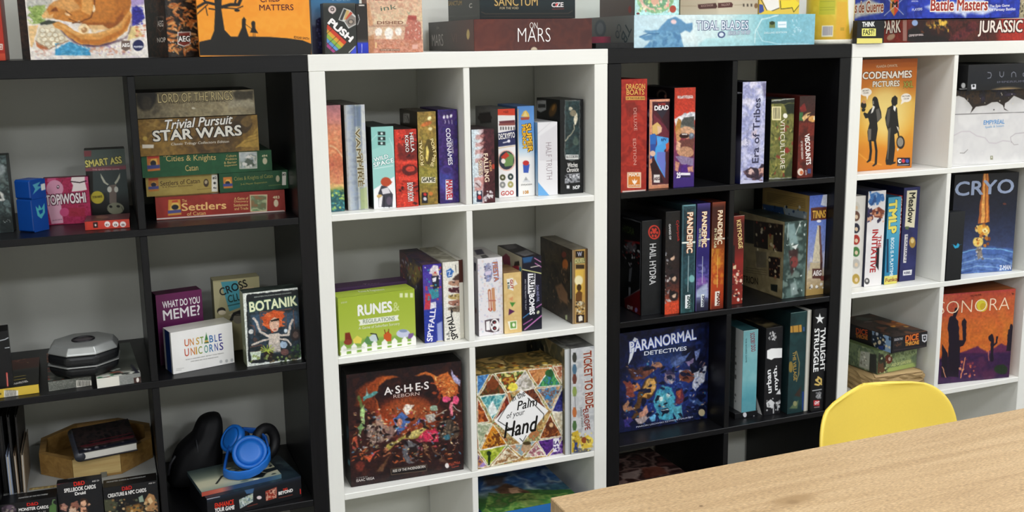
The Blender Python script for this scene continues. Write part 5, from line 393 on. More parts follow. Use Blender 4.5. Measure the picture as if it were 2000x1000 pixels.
('game_box','violet disease game spine with gold title, middle of the three matching spines','board game',(1.046,.0145,.7405),0,(.041,.22,.303),'1c1840',.42,{'f':[41,303,1.5,[('G',1,[(0,'4a3c80'),(.06,'201a48'),(.3,'2c2470'),(.5,'241c60'),(.65,'4a4890'),(.75,'7a5aa0'),(.85,'8a98b8'),(.93,'2a2a44'),(1,'1c1c34')]),('M',['3a2c80','6a58a8','1c1850','9a98c8'],17.2,145,1,.5,[1,338,81,346,81,542,3,533]),('P','b8c8d8',12,.7,[6,485,52,457,75,451,77,533,7,526]),('P','8a5aa8',9,.7,[9,420,50,408,70,450,15,461]),('L','6a58a8',3,0,1,[-3,-2,2,603]),('T','PANDEMIC',[31,48,33,244],14.6,'f0e8d0',.02,'c88a30',.04,0),('T','ON THE BRINK',[13,138,10,242],7.3,'c8cca8',.02,0,.05,0),('L','f0f4e8',8,3,1,[27,203,82,203]),('L','c8d0d8',3,0,1,[39,297,40,447]),('P','e8ecec',0,1,[34,512,55,511,54,584,34,584]),('T','ZMAN',[42,518,41,579],7.4,'2a3050',.05,0,.05,0)]]},'boxed games on the shelving'),
('game_box','orange disease game spine with gold title, right of the three matching spines','board game',(1.094,.0145,.7405),0,(.042,.22,.303),'4a1c10',.42,{'f':[42,303,1.5,[('G',1,[(0,'8a3c24'),(.05,'3a1812'),(.3,'4a2014'),(.42,'8a4018'),(.55,'c07824'),(.68,'c04c1c'),(.9,'a83818'),(1,'6a2414')]),('M',['d8a030','c05a20','8a2c14','e8b848'],17.4,146,1,.5,[2,258,81,265,82,470,2,461]),('L','c06a40',4,0,1,[-4,1,2,601]),('L','8a4428',3,0,1,[79,2,86,607]),('T','PANDEMIC',[36,48,37,237],14.8,'f0e8d0',.02,'b87030',.04,0),('T','IN THE LAB',[16,146,15,255],7.4,'d8d0a8',.02,0,.05,0),('L','f4f0e0',8,3,1,[28,207,84,207]),('L','e8c868',3,0,1,[40,298,42,482]),('P','f0e8dc',0,1,[29,505,59,504,59,587,28,588]),('T','ZMAN',[42,512,42,583],10.3,'6a2414',.05,0,.05,0)]]},'boxed games on the shelving'),
('game_box','slim red card-game spine with gold vertical title','board game',(1.18,.038,.7405),0,(.035,.15,.255),'3a1210',.42,{'f':[35,255,1.5,[('G',1,[(0,'8a2c20'),(.1,'4a1814'),(.35,'5a1a16'),(.5,'8a2420'),(.75,'7a2420'),(1,'8a2c20')]),('T','KEYFORGE',[18,26,37,190],13.6,'e8cc88',.02,'5a2c14',.04,0),('P','1c1614',0,1,[-3,166,11,168,12,279,-3,262]),('P','e0c8a0',0,1,[3,287,23,280,22,304,1,306]),('S',['d8a080','2a1820','c04838','f0d8c0'],40,6,147,.9,1.5,[-4,302,70,309,76,496,2,488]),('E','e8d8d0',0,1,[43,486,9,1,0,11]),('L','d8c8b8',3,0,1,[-5,1,74,0])]]},'boxed games on the shelving'),
('game_box','thick brown and grey-green game box with a back-cover side facing left','board game',(1.347,.031,.7405),0,(.078,.225,.226),'2a2418',.42,{'f':[78,226,1.5,[('B','4a5c58'),('M',['5a706a','3a4c48','2c3c38','6a7c74'],26.7,148,1.2,1,0),('P','8aa4a4',12,.8,[13,16,66,12,100,136,42,131]),('L','a8b4b0',4,0,1,[27,9,22,105]),('L','c8d0cc',4,0,1,[108,7,78,77]),('P','3a1c1c',12,.8,[34,171,101,161,96,258,60,320,48,270]),('P','d8dcd8',0,1,[52,148,100,136,82,167]),('E','8a3c38',12,.8,[75,240,27,3,1,33]),('P','a8b8b4',12,.7,[52,369,90,356,113,433,65,444]),('S',['d8e0dc','24302c','7a908a'],30,5.3,149,.9,.6,[8,7,143,18,162,446,26,432])]],'l':[225,226,1.8,[('B','8a7c58'),('M',['948660','7c7050','a09270'],37.5,150,1,.7,0),('P','241c18',4,1,[155,37,436,17,438,178,163,196]),('P','1a1a16',4,1,[56,44,153,37,160,179,70,187]),('P','8a7c50',0,1,[296,97,349,92,351,186,300,187]),('S',['c8bc98','8a3c2c','d8d0b0','5a4a38'],26,8.6,151,.9,1,[163,44,429,2,438,170,171,219]),('P','5a5448',6,.6,[178,218,288,206,292,297,197,316]),('P','241a18',4,1,[309,227,421,214,421,337,319,346]),('S',['c8b890','8a5c40'],16,7.5,152,.9,1,[316,234,415,215,421,337,323,358]),('L','5a5038',3,0,1,[84,339,293,315]),('L','5a5038',3,0,1,[85,353,294,329]),('L','5a5038',3,0,1,[86,366,295,342]),('T','TRION',[60,435,216,419],21,'2c2418',.01,0,.05,0),('P','1c201c',0,1,[338,388,404,378,403,423,342,424]),('L','4a4028',4,0,1,[76,462,440,448])]],'t':[78,225,2.4,[('B','1e2620'),('M',['2a342c','141a16','3a443c'],59.5,153,1,.8,0)]]},'boxed games on the shelving'),
('game_box','sky-blue game spine with a tall white obelisk tower and wooden sign','board game',(1.4305,.031,.7405),0,(.061,.225,.296),'4a4a6a',.42,{'f':[61,296,1.5,[('G',1,[(0,'4a64b8'),(.3,'6a80c4'),(.6,'8a94c4'),(.8,'b8a890'),(.9,'b8a078'),(1,'8a7448')]),('P','c8ccd8',5,1,[78,60,94,-1,131,-1,127,72]),('P','c0c0d4',13,.7,[83,363,140,319,141,435,86,430]),('P','dcd8e0',9,.6,[11,389,24,358,45,393]),('P','d0c4a8',0,1,[62,177,79,178,104,398,35,392]),('P','6a4a44',0,1,[72,178,84,179,110,407,93,405]),('P','c0b090',0,1,[21,394,109,399,107,448,18,444]),('P','cabc9c',0,1,[8,439,116,445,113,482,5,488]),('P','4a3030',0,1,[94,397,109,399,110,507,94,497]),('P','5a2c20',0,1,[10,72,122,72,128,145,14,148]),('W',10.8,.9,154),('D',4.5,.09,654),('T','TINNS',[23,133,116,135],22,'d8a848',.03,'3a1c10',.04,0),('E','e4e4ec',0,1,[71,153,16,1,0,8]),('P','5a3830',0,1,[37,432,104,438,107,498,40,491]),('T','AEG',[43,475,102,478],14.9,'e8e0dc',.05,0,.05,0),('S',['e8e4dc','5a5048'],12,7.2,155,.9,1,[17,522,121,533,123,571,19,560]),('P','a88a50',5,1,[-6,553,132,559,134,593,-5,591]),('P','7a4038',0,1,[103,481,130,484,130,513,100,510])]],'l':[225,296,1.8,[('B','a08450'),('P','a88c50',0,1,[17,22,434,5,434,98,21,107]),('L','6a5430',3,0,1,[46,35,411,26]),('L','6a5430',3,0,1,[46,46,411,36]),('L','6a5430',3,0,1,[47,56,412,46]),('L','6a5430',3,0,1,[47,66,412,55]),('L','6a5430',3,0,1,[48,76,413,65]),('L','6a5430',3,0,1,[49,86,413,75]),('P','2a4a78',6,1,[0,110,207,102,223,146,17,160]),('P','8a98a0',6,1,[207,102,434,98,430,139,237,152]),('S',['1c2c48','c8ccc8','3a5a88'],20,7.4,156,.9,1,[15,117,425,58,430,135,19,198])]],'t':[61,225,2.4,[('B','343c5c')]]},'boxed games on the shelving'),
('game_box','deep blue box of frightened faces around a screaming turquoise ghost','board game',(.843,.088,.3893),0,(.296,.07,.292),'0a0e24',.42,{'f':[296,292,1.4,[('B','0c1230'),('M',['0c1230','141c48','0a0c20','1c2a60'],39.2,157,1,.9,0),('E','2a48a8',101,.55,[293,353,239,34,3,184]),('P','3a6aa8',45,.25,[151,79,430,82,433,243,175,209]),('P','7a4838',7,1,[84,250,164,229,267,200,297,225,233,249,176,283,118,286]),('E','a87860',4,1,[250,210,37,-1,4,19]),('P','4a2c28',13,1,[61,215,175,209,164,260,84,271]),('E','3a4a78',4,1,[385,205,48,6,1,37]),('P','5a70a8',6,1,[344,221,432,179,467,162,444,212,385,237]),('P','8a78a0',4,1,[439,222,492,213,505,253,457,252]),('P','7a8ac0',4,1,[497,166,539,149,534,213,510,221]),('E','8a7080',4,1,[547,248,19,3,0,15]),('P','c8ccdc',6,1,[470,280,577,262,573,349,508,405,484,380,494,327]),('P','d0d0e0',7,1,[392,270,493,273,506,307,410,294]),('E','7a4434',4,1,[449,308,48,7,1,37]),('E','3a1c18',0,1,[446,323,17,2,0,9]),('E','8a7888',6,1,[333,296,40,6,1,39]),('P','3a3458',4,1,[292,267,338,252,376,268,369,288]),('P','c0b0b0',6,1,[328,304,363,309,352,340]),('P','5a3c20',9,1,[142,353,176,294,234,281,258,327,235,388,166,421,120,510,86,516]),('E','d0a058',4,1,[209,336,39,12,-9,47]),('P','c89048',4,1,[165,388,194,361,189,403]),('E','7a1c1c',0,1,[207,357,14,2,0,11]),('E','2a1a18',0,1,[202,324,6,1,0,5]),('P','c8804c',6,1,[84,313,130,298,153,344,96,357]),('P','8a4438',9,1,[38,285,84,281,119,382,62,384]),('P','48a0b8',6,1,[252,369,293,342,352,361,371,418,378,495,355,557,272,550,248,498,236,431]),('P','3080a8',6,1,[293,353,346,371,341,403,305,393]),('E','70c0cc',0,1,[282,422,24,3,0,19]),('E','d8f0f0',0,1,[282,422,13,2,0,11]),('E','70c0cc',0,1,[329,407,21,3,0,17]),('E','d8f0f0',0,1,[329,407,11,2,0,10]),('E','0c1430',0,1,[305,501,26,4,0,17]),('P','d8ecec',0,1,[283,490,325,496,325,500,283,494]),('P','2a7098',7,1,[254,477,283,459,278,524]),('P','60b4c4',4,1,[294,440,318,443,316,475,297,472]),('P','58a8bc',6,1,[360,493,414,479,427,546,379,561]),('P','6a2c3c',6,1,[382,387,418,371,437,439,402,477,377,452]),('E','a8543c',4,1,[400,401,17,2,0,26]),('P','c89078',4,1,[131,480,195,446,201,490,144,536]),('P','a8785c',7,1,[28,422,73,396,108,455,51,468]),('P','b0a0a0',6,1,[109,519,201,501,213,525,132,550]),('P','4a3a90',7,.7,[34,508,86,505,109,552,40,562]),('P','5a88c0',11,.5,[448,429,558,478,584,526,510,482]),('P','6ab0d8',6,1,[207,524,248,498,237,550,214,552]),('S',['5a78b8','2a3c80','8a9cc8'],40,5,158,.9,2,[49,171,577,241,585,593,51,511]),('S',['8a6a5a','3a5aa0','c8a888','1c2a60','4a88a8'],120,5.6,159,.9,2,[38,159,577,230,586,615,40,530]),('S',['0a0e24','101838'],70,13.5,160,.9,2,[38,159,577,230,586,637,40,552]),('W',20.2,4.5,161),('D',5,.27,661),('T','PARANORMAL',[77,118,507,92],30.9,'f0f4fc',.02,'3a58c0',.03,0),('P','f0f4fc',3,1,[80,71,105,32,127,45,134,88,105,110,89,155,66,189,74,143]),('E','141c50',0,1,[111,77,11,1,0,17]),('T','DETECTIVES',[168,147,443,150],11.7,'e8ecf8',.02,0,.05,0),('E','c8b890',0,1,[554,544,22,3,1,22]),('T','MARCIN LISOWSKI SZYMON MALINSKI',[121,570,493,565],4.4,'c8cce0',.01,0,.05,0)]]},'boxed games on the shelving'),
('game_box','dark maroon patterned box low in the black unit behind the table edge','board game',(.822,.035,.038),2,(.215,.19,.222),'2a1614',.42,{'t':[215,190,2.2,[('B','3a2420'),('M',['4a2c28','1c1212','7a6058','2c1a18'],49.2,162,1.3,1,0),('P','8a7870',16,.8,[89,255,216,260,134,358,52,319]),('P','5a2c20',20,.8,[230,238,337,261,329,369,171,375])]],'f':[215,222,1.5,[('B','2a1614')]]},'boxed games on the shelving'),
('game_box','flat black box lying under the pale aqua game box','board game',(1.207,.046,.3893),0,(.078,.2,.0165),'0c0d10',.42,{'f':[78,16.5,1.1,[('B','0e0f12'),('E','d0d0d4',0,1,[67,14,13,2,1,16]),('E','a8a8ac',0,1,[131,35,6,1,0,7])]]},'boxed games on the shelving'),
('game_box','pale aqua game spine with small dark red title standing on a flat black box','board game',(1.229,.047,.4063),0,(.05,.18,.248),'5a7074',.42,{'f':[50,248,1.5,[('G',1,[(0,'7ab0b4'),(.15,'84bcc0'),(.6,'7ab4b8'),(.7,'5aa0ac'),(.85,'3c8898'),(1,'347c8c')]),('M',['88bcc0','70acb4','94c4c8'],37.2,163,1,.4,0),('T','SCOOBY DOO',[45,19,57,133],14.6,'8a2c40',.02,0,.05,0),('T','THE BOARD GAME',[13,46,19,193],4.9,'3a5a60',.01,0,.05,0),('L','c8e0e0',4,0,1,[-8,0,92,0])]],'l':[180,248,2.4,[('G',0,[(0,'383c3c'),(.78,'4a5050'),(.8,'d8dcd8'),(1,'e4e8e4')]),('S',['5a5c58'],30,6.9,164,.9,1,[235,87,289,72,307,488,253,507])]],'t':[50,180,2.4,[('B','2c5458'),('M',['24484c','3a6468','1c3c40'],48.9,165,1,.8,0)]]},'boxed games on the shelving'),
('game_box','black game spine with lower-case white two-word title reading upward','board game',(1.3,.037,.3893),0,(.058,.19,.267),'141416',.42,{'f':[58,267,1.5,[('B','1a1a1e'),('M',['1a1a1e','121214','222226'],28.3,166,1,.6,0),('S',['d8d8d8','b0b0b0'],14,7.1,167,.9,.6,[17,28,66,33,67,81,19,75]),('P','f4f4f2',0,1,[10,135,39,126,115,133,117,192,61,188,42,196,11,183]),('T','urban',[51,397,39,255],15.9,'ececec',.03,0,.05,0),('T','myth.',[101,384,88,235],17,'ececec',.03,0,.05,0),('P','d8d8d8',3,1,[16,456,46,438,72,460,68,495,22,484]),('P','c8c8c8',0,1,[82,461,118,458,118,475,83,475]),('P','e0e0e0',0,1,[82,412,109,381,116,417]),('L','c0c0c0',8,0,1,[68,490,69,526]),('L','c8c8c8',8,0,1,[98,477,99,513]),('S',['8a8a8a','d0d0d0'],16,5.7,168,.9,1,[15,429,117,444,120,525,18,510]),('L','6a6a6c',3,0,1,[-25,-2,104,0])]],'l':[190,267,2.4,[('B','1c1c1e'),('P','e4e4e0',0,1,[302,435,369,537,315,538])]],'t':[58,190,2.4,[('B','3a3830'),('M',['4a4438','1c1a18','6a5c3c'],41.2,169,1,.9,0)]]},'boxed games on the shelving'),
('game_box','tall dark green game spine with gold emblem and faded gold title','board game',(1.371,.02,.3893),0,(.0575,.25,.309),'14282a',.42,{'f':[57.5,309,1.5,[('B','1c3a3c'),('G',1,[(0,'18302f'),(.5,'1e3e40'),(1,'1a3436')]),('M',['1c3a3c','162e30','24484a'],37.9,170,1,.6,0),('L','8aa8a4',4,0,1,[-34,0,107,0]),('L','5a7a78',4,0,1,[-34,0,-11,608]),('P','b88a3c',0,1,[-1,79,78,79,82,123,1,118]),('L','5a3c18',5,0,1,[17,76,21,118]),('L','5a3c18',5,0,1,[57,79,61,122]),('P','3a5888',0,1,[88,93,101,95,102,121,90,120]),('L','8a7c50',6,0,1,[49,237,73,310,71,380,57,422]),('T','THE VILLAGE',[22,238,37,415],11,'a88c44',.02,0,.05,0),('E','8a7438',6,1,[13,328,16,2,1,35]),('P','3a2c24',9,1,[46,509,94,454,87,524]),('P','5a6a4c',8,1,[13,585,48,554,78,541,70,593]),('P','1c3c78',0,1,[100,491,117,493,122,610,105,607]),('E','8a8a60',4,1,[53,559,14,2,1,16])]]},'boxed games on the shelving'),
('game_box','thin cream game box wedged between the dark green and star-marked spines','board game',(1.4305,.021,.3893),0,(.0145,.25,.31),'d0cec4',.42,{'f':[14.5,310,1.5,[('G',0,[(0,'a8a89c'),(.3,'dcdad0'),(.6,'d0ccc0'),(1,'8a887c')])]]},'boxed games on the shelving'),
('game_box','black game spine with a white star, white bold title and gold sickle emblem','board game',(1.4485,.009,.3893),0,(.0425,.25,.313),'101012',.42,{'f':[42.5,313,1.5,[('B','161618'),('P','f0f0ee',0,1,[33,25,42,50,68,53,48,66,57,90,35,73,15,85,22,63,1,45,26,48]),('T','TWILIGHT',[42,119,53,382],17.5,'f0f0ee',.03,0,.05,0),('T','STRUGGLE',[-1,117,3,380],17.5,'f0f0ee',.03,0,.05,0),('L','d8b868',11,0,1,[39,416,63,433,64,455,46,466,20,458]),('L','d8b868',9,0,1,[24,432,67,466]),('P','d8b868',0,1,[19,429,39,420,47,435,26,443]),('L','c8c8c8',5,0,1,[4,496,68,496]),('S',['8a8a8c','c0c0c0'],14,5.7,171,.9,1,[28,508,64,513,66,549,29,544]),('P','c83038',0,1,[14,557,57,563,59,597,16,591]),('T','GMT',[21,584,54,588],9.8,'f0e8e8',.04,0,.05,0),('L','c8a0a0',4,0,1,[22,603,58,604])]]},'boxed games on the shelving'),
('game_box','tall orange box with black silhouettes of a man and a woman talking','board game',(1.622,.062,1.0917),0,(.203,.07,.326),'b8641c',.42,{'f':[203,326,1.4,[('B','d08428'),('G',1,[(0,'b85c18'),(.25,'c87420'),(.4,'dcb050'),(.6,'e0a840'),(.8,'d88a28'),(1,'c87420')]),('E','e8d080',110,.8,[196,311,156,6,11,164]),('E','c87a20',55,.5,[69,567,165,9,4,66]),('L','e8b048',7,7,.5,[7,547,71,591,175,622]),('T','VLAADA CHVATIL',[100,48,259,45],7.2,'e8d0b0',.02,0,.05,0),('T','CODENAMES',[7,111,367,111],19.9,'f4ece0',.03,'6a3c14',.04,0),('T','PICTURES',[83,159,279,159],16.1,'f0e8d8',.03,'6a3c14',.04,0),('T','XXL',[309,170,383,169],18,'a8a040',.03,'6a4c14',.04,0),('E','f0e8dc',0,1,[36,187,42,1,1,24]),('P','f0e8dc',0,1,[38,208,58,204,47,234]),('E','f0e8dc',0,1,[336,230,40,1,2,26]),('P','f0e8dc',0,1,[305,241,332,252,297,269]),('T','SECRET',[11,183,58,181],4,'6a5a48',.01,0,.05,0),('T','CLUES',[17,196,55,195],4,'6a5a48',.01,0,.05,0),('T','PICTURE',[306,225,364,224],4.1,'6a5a48',.01,0,.05,0),('T','CLUE',[318,240,357,239],4.1,'6a5a48',.01,0,.05,0),('P','1c1a18',0,1,[87,229,107,216,125,231,137,268,155,309,160,342,129,369,136,406,127,479,69,476,60,419,73,371,61,338,41,341,24,312,31,304,54,313,68,293,92,274,86,250]),('P','5a5650',5,1,[115,291,138,284,157,342,130,365]),('P','e0dcd4',4,1,[92,266,107,275,94,306,79,314]),('E','1c1a18',0,1,[105,238,20,1,1,23]),('P','8a8478',0,1,[88,242,95,238,99,258,89,262]),('P','6a645c',4,1,[64,403,88,404,89,477,69,476]),('L','1c1a18',18,0,1,[84,477,93,535,89,584]),('L','1c1a18',17,0,1,[120,479,134,537,134,611]),('P','1c1a18',0,1,[63,599,85,580,97,593,72,604]),('P','1c1a18',0,1,[106,625,131,607,142,616,119,629]),('E','1c1a18',0,1,[23,263,20,1,1,21]),('P','1c1a18',0,1,[10,283,40,284,33,300,13,299]),('E','c89060',0,1,[25,243,14,1,1,10]),('P','1c1a18',0,1,[230,226,252,213,271,228,272,264,256,276,272,289,281,347,296,413,282,437,262,445,273,528,266,619,248,628,212,624,205,599,216,525,214,426,196,384,186,343,200,286,233,271,225,246]),('P','4a4844',4,1,[200,294,221,287,220,361,211,401,196,376]),('P','e8e4dc',0,1,[245,273,264,281,258,309,245,296]),('P','55524c',5,1,[213,409,233,402,229,493,225,592,217,591]),('P','1c1a18',0,1,[247,610,284,610,281,620,253,625]),('L','1c1a18',11,0,1,[284,413,294,454]),('E','2a2420',0,1,[312,495,32,2,3,40]),('E','8a8478',0,1,[310,493,23,1,2,28]),('P','c8c0a8',0,1,[285,529,304,530,293,550]),('P','e8dcc8',0,1,[274,396,291,405,292,430]),('P','181428',0,1,[292,586,391,591,394,642,296,636]),('E','e0e0e4',0,1,[312,607,13,1,1,13]),('E','181428',0,1,[316,607,6,0,1,8]),('E','c83848',0,1,[341,608,13,1,1,12]),('E','3a50a0',0,1,[371,610,13,1,1,12]),('T','C',[304,617,321,618],10.8,'f0f0f0',.05,0,.05,0),('L','d8d8d8',3,0,1,[301,631,385,633])]]},'boxed games on the shelving'),
('game_box','wide white box with a parade of clouds under the black box, far right cubby','board game',(1.931,.026,1.0917),-2,(.3,.28,.228),'d4d2d0',.42,{'f':[300,228,1.5,[('B','dcdad8'),('M',['dcdad8','d2d0d0','e2e0de'],42.9,172,1,.6,0),('P','2c221c',0,1,[-37,-6,623,-3,633,100,474,44,434,76,408,88,405,117,440,137,406,126,393,100,348,77,305,78,264,95,222,98,185,101,161,125,146,139,159,104,130,74,91,44,48,30,-33,44]),('M',['2c221c','4a3420','1c1a24','3a3050'],19.1,173,1,.8,[-38,-14,623,-3,627,40,463,39,304,67,179,88,112,48,48,22,-34,27]),('S',['e8e0d0'],12,2.9,174,.9,1,[89,15,516,28,523,96,94,81]),('L','2a2624',3,0,1,[16,141,638,149]),('L','c8c0c4',6,5,1,[26,270,87,247,150,248,206,278,271,293,306,325,360,331,413,317,468,324]),('L','b8b0b4',5,4,1,[480,333,471,298,508,278,650,272]),('L','b0a8a8',4,0,1,[479,324,503,347,536,346]),('T','EMPYREAL',[253,212,414,212],12.7,'5a98d0',.02,0,.05,0),('T','Spells & Steam',[266,238,411,234],8.5,'8ab4d8',.01,0,.05,0),('E','2a2828',0,1,[325,124,5,0,0,4]),('L','8a8684',4,0,1,[87,377,119,379,144,359]),('L','8a8684',3,0,1,[119,376,131,369]),('P','8a8a70',0,1,[322,406,343,407,345,431,324,430]),('P','d8d8c8',0,1,[329,411,337,411,338,422,330,421]),('P','b8b6b2',0,.5,[40,440,671,474,671,479,40,445])]]},'boxed games on the shelving'),
('game_box','black box with thin spaced silver letters stacked on the white cloud box','board game',(1.953,-.008,1.3202),0,(.27,.26,.076),'101114',.42,{'f':[270,76,1.4,[('B','15161c'),('G',1,[(0,'1c1c20'),(.5,'14161e'),(.75,'14161c'),(1,'101014')]),('E','b89a68',19,.85,[328,178,157,5,4,37]),('P','15161c',0,0,[21,154,461,169,462,183,22,168]),('L','8a8c98',4,0,1,[151,47,175,50,181,64,176,79,154,82]),('L','8a8c98',4,0,1,[246,46,249,69,265,78,277,69,277,47]),('L','8a8c98',4,0,1,[343,79,342,57,357,49,373,58,378,78]),('L','8a8c98',4,0,1,[460,53,434,61,435,74,463,84]),('T','IMPERIUM',[231,113,444,113],5.8,'5a5a68',.01,0,.05,0),('P','d8d8dc',0,1,[28,115,65,113,68,143,33,144]),('E','15161c',0,1,[48,124,9,0,1,8]),('L','8a8a8c',3,0,1,[-20,-4,305,-2])]],'l':[260,76,2.4,[('B','0d0d0f'),('E','d8d8d8',0,1,[490,121,16,-1,1,16]),('L','d8d8d8',4,0,1,[463,143,518,139])]]},'boxed games on the shelving'),
('game_box','white game spine with a column of little pictures, leftmost in its white cubby','board game',(1.612,.057,.7405),0,(.042,.2,.278),'c0bcb4',.42,{'f':[42,278,1.5,[('B','e4e0d8'),('E','d8d4c8',5,1,[14,63,29,2,2,31]),('E','e0c8a8',0,1,[17,69,12,1,1,13]),('E','6a4a3c',5,1,[17,119,29,2,2,31]),('E','e0c8a8',0,1,[21,124,12,1,1,13]),('E','2a2c3c',5,1,[21,193,29,2,2,31]),('E','e0c8a8',0,1,[25,199,12,1,1,13]),('E','a8342c',5,1,[25,263,29,2,2,31]),('E','e0c8a8',0,1,[29,269,12,1,1,13]),('E','4a7a44',5,1,[29,337,29,3,2,31]),('E','e0c8a8',0,1,[33,343,12,1,1,13]),('E','c0bcb4',5,1,[34,411,29,3,2,31]),('E','e0c8a8',0,1,[37,417,12,1,1,13]),('E','b89a4a',5,1,[39,505,29,3,2,32]),('E','e0c8a8',0,1,[43,511,12,1,1,13])]]},'boxed games on the shelving'),
('game_box','white detective-style game spine with red and black vertical title','board game',(1.6555,.048,.7405),0,(.065,.24,.291),'2a2c44',.42,{'f':[65,291,1.5,[('B','e8e4e2'),('M',['e8e4e2','dcd8d8','eceae8'],46.9,175,1,.6,0),('P','3a70b0',9,1,[9,16,59,6,104,29,89,70,29,73]),('S',['3a70b0','88a8d0','2a4a80'],26,10.9,176,.9,1,[4,2,115,9,120,86,9,78]),('P','7a3828',6,1,[32,115,82,98,118,121,113,170,52,158]),('P','c88a68',0,1,[50,130,101,127,95,154,51,151]),('P','3a3460',0,1,[-6,112,31,101,44,172,2,189]),('S',['8a4830','2a2440','d8a888'],24,9.4,177,.9,1,[-7,91,117,100,123,192,-2,182]),('T','THE',[87,273,88,351],12.2,'b03034',.02,0,.05,0),('T','INITIATIVE',[44,235,38,496],20.9,'b03034',.03,0,.05,0),('P','1c1c20',5,1,[78,350,101,342,104,488,79,457]),('E','4a4848',0,1,[21,548,19,2,1,20]),('E','c8c4c0',0,1,[20,545,9,1,1,9])]],'l':[240,291,2.4,[('B','1c2038')]]},'boxed games on the shelving'),
('game_box','turquoise game spine with yellow zigzag letters and a yellow foot','board game',(1.7295,.046,.7405),0,(.049,.2,.268),'1c5a78',.42,{'f':[49,268,1.5,[('G',1,[(0,'4a9ab8'),(.3,'58a8c4'),(.6,'3a94b8'),(.9,'2c80a8'),(.905,'d8d070'),(1,'d8cc60')]),('T','TMLP',[7,21,14,219],27.9,'e8d860',.05,'2a6a80',.03,0),('T','BOGG IS A PLAYTIME',[34,249,39,489],12.3,'e0f0f4',.02,0,.05,0),('P','1c3c58',0,1,[1,253,17,254,30,463,14,461]),('L','8ac8d8',5,0,1,[-5,112,-3,274]),('T','Funko',[10,521,98,521],11.7,'8a3c30',.02,0,.05,0)]]},'boxed games on the shelving'),
('game_box','red game spine showing narrowly between the turquoise and navy spines','board game',(1.7805,.06,.7405),0,(.0145,.2,.268),'8a2420',.42,{'f':[14.5,268,1.5,[('G',1,[(0,'a83028'),(.6,'8a2820'),(1,'5a1814')]),('T','GODZILLA',[12,19,20,240],8.8,'e8c8b8',.03,0,.05,0)]]},'boxed games on the shelving'),
('game_box','navy game spine with a cream title plate and animal medallion','board game',(1.7975,.057,.7405),0,(.061,.25,.2915),'1a1c3c',.42,{'f':[61,291.5,1.5,[('B','2a2c5c'),('M',['2a2c5c','242650','30346a'],48.2,178,1,.6,0),('P','e4dcbc',0,1,[22,19,100,20,95,252,20,241]),('T','Meadow',[41,34,39,219],23.2,'2c2a24',.03,0,.05,0),('E','a8843c',0,1,[86,344,25,2,3,35]),('E','e0c888',0,1,[85,333,14,1,1,16]),('P','dcd8d8',0,1,[23,289,48,289,46,468,23,466]),('T','MARIAN',[31,299,31,455],7.2,'4a4a5a',.01,0,.05,0),('P','ecebec',0,1,[26,515,96,515,93,548,27,547]),('T','REBEL',[35,539,87,539],7.4,'2a2c5c',.03,0,.05,0),('P','5a6a48',0,1,[25,239,52,241,50,262,24,256])]],'t':[61,250,2.4,[('B','141628')]]},'boxed games on the shelving'),
('game_box','dark box with a blazing rocket trail above a striped blue planet','board game',(2.003,.066,.7405),-10,(.224,.07,.317),'14161c',.42,{'f':[224,317,1.4,[('G',1,[(0,'17181d'),(.35,'1c2030'),(.6,'2a3350'),(.75,'3a4468'),(1,'3c466c')]),('E','4a68a8',16,1,[314,744,438,28,22,276]),('L','2c4880',9,6,1,[70,549,198,515,363,524,465,564]),('L','8ab0d8',9,6,1,[72,570,200,539,365,554,468,598]),('L','2c4880',9,6,1,[73,591,201,563,368,584,471,631]),('L','8ab0d8',9,6,1,[75,612,203,587,370,614,474,664]),('L','2c4880',9,6,1,[76,633,205,611,372,645,477,698]),('L','8ab0d8',9,6,1,[78,654,207,635,375,675,479,731]),('L','7ab0d8',6,0,1,[82,498,195,476,360,488,462,519]),('M',['4a68a8','7a98c8','34508c'],23.3,179,1,.4,[83,505,462,527,447,643,92,622]),('P','a85c2c',0,1,[194,-2,231,-3,263,308,183,318]),('P','e8a858',3,1,[200,-2,210,-1,227,306,202,314]),('P','d88a3c',3,1,[220,-1,226,-1,253,307,238,312]),('E','e8b048',6,1,[225,357,46,2,3,36]),('E','e8c868',6,1,[192,434,36,2,3,33]),('E','f4e4a0',6,1,[235,362,20,1,1,15]),('S',['c87a2c','f0d080','8a4a24'],26,9.3,180,.9,1,[166,318,264,323,276,464,177,459]),('P','8a8078',6,1,[181,466,218,461,229,536,197,549]),('S',['c8c0b8','6a6058'],14,6.2,181,.9,1,[174,466,227,469,233,551,181,548]),('W',18.6,1.9,182),('D',7,.12,682),('T','CRYO',[8,132,416,130],43.6,'9aa8c4',.02,0,.05,0),('T','Z-MAN',[358,626,440,625],15.2,'d8dce8',.04,0,.05,0),('E','5a3028',0,1,[361,198,13,1,1,7])]]},'boxed games on the shelving'),
('phone_box','small black box with a cyan bird mark standing before the rocket box','box',(1.9285,.003,.7405),0,(.06,.03,.2135),'0e0f12',.42,{'f':[60,213.5,1.2,[('B','15171b'),('G',1,[(0,'1c1e22'),(1,'111317')]),('P','2aa0c8',0,1,[41,199,65,212,77,194,93,207,85,223,58,227,46,214]),('L','2a5a78',3,0,1,[28,201,46,200]),('L','2a5a78',3,0,1,[93,207,107,205])]]},None),
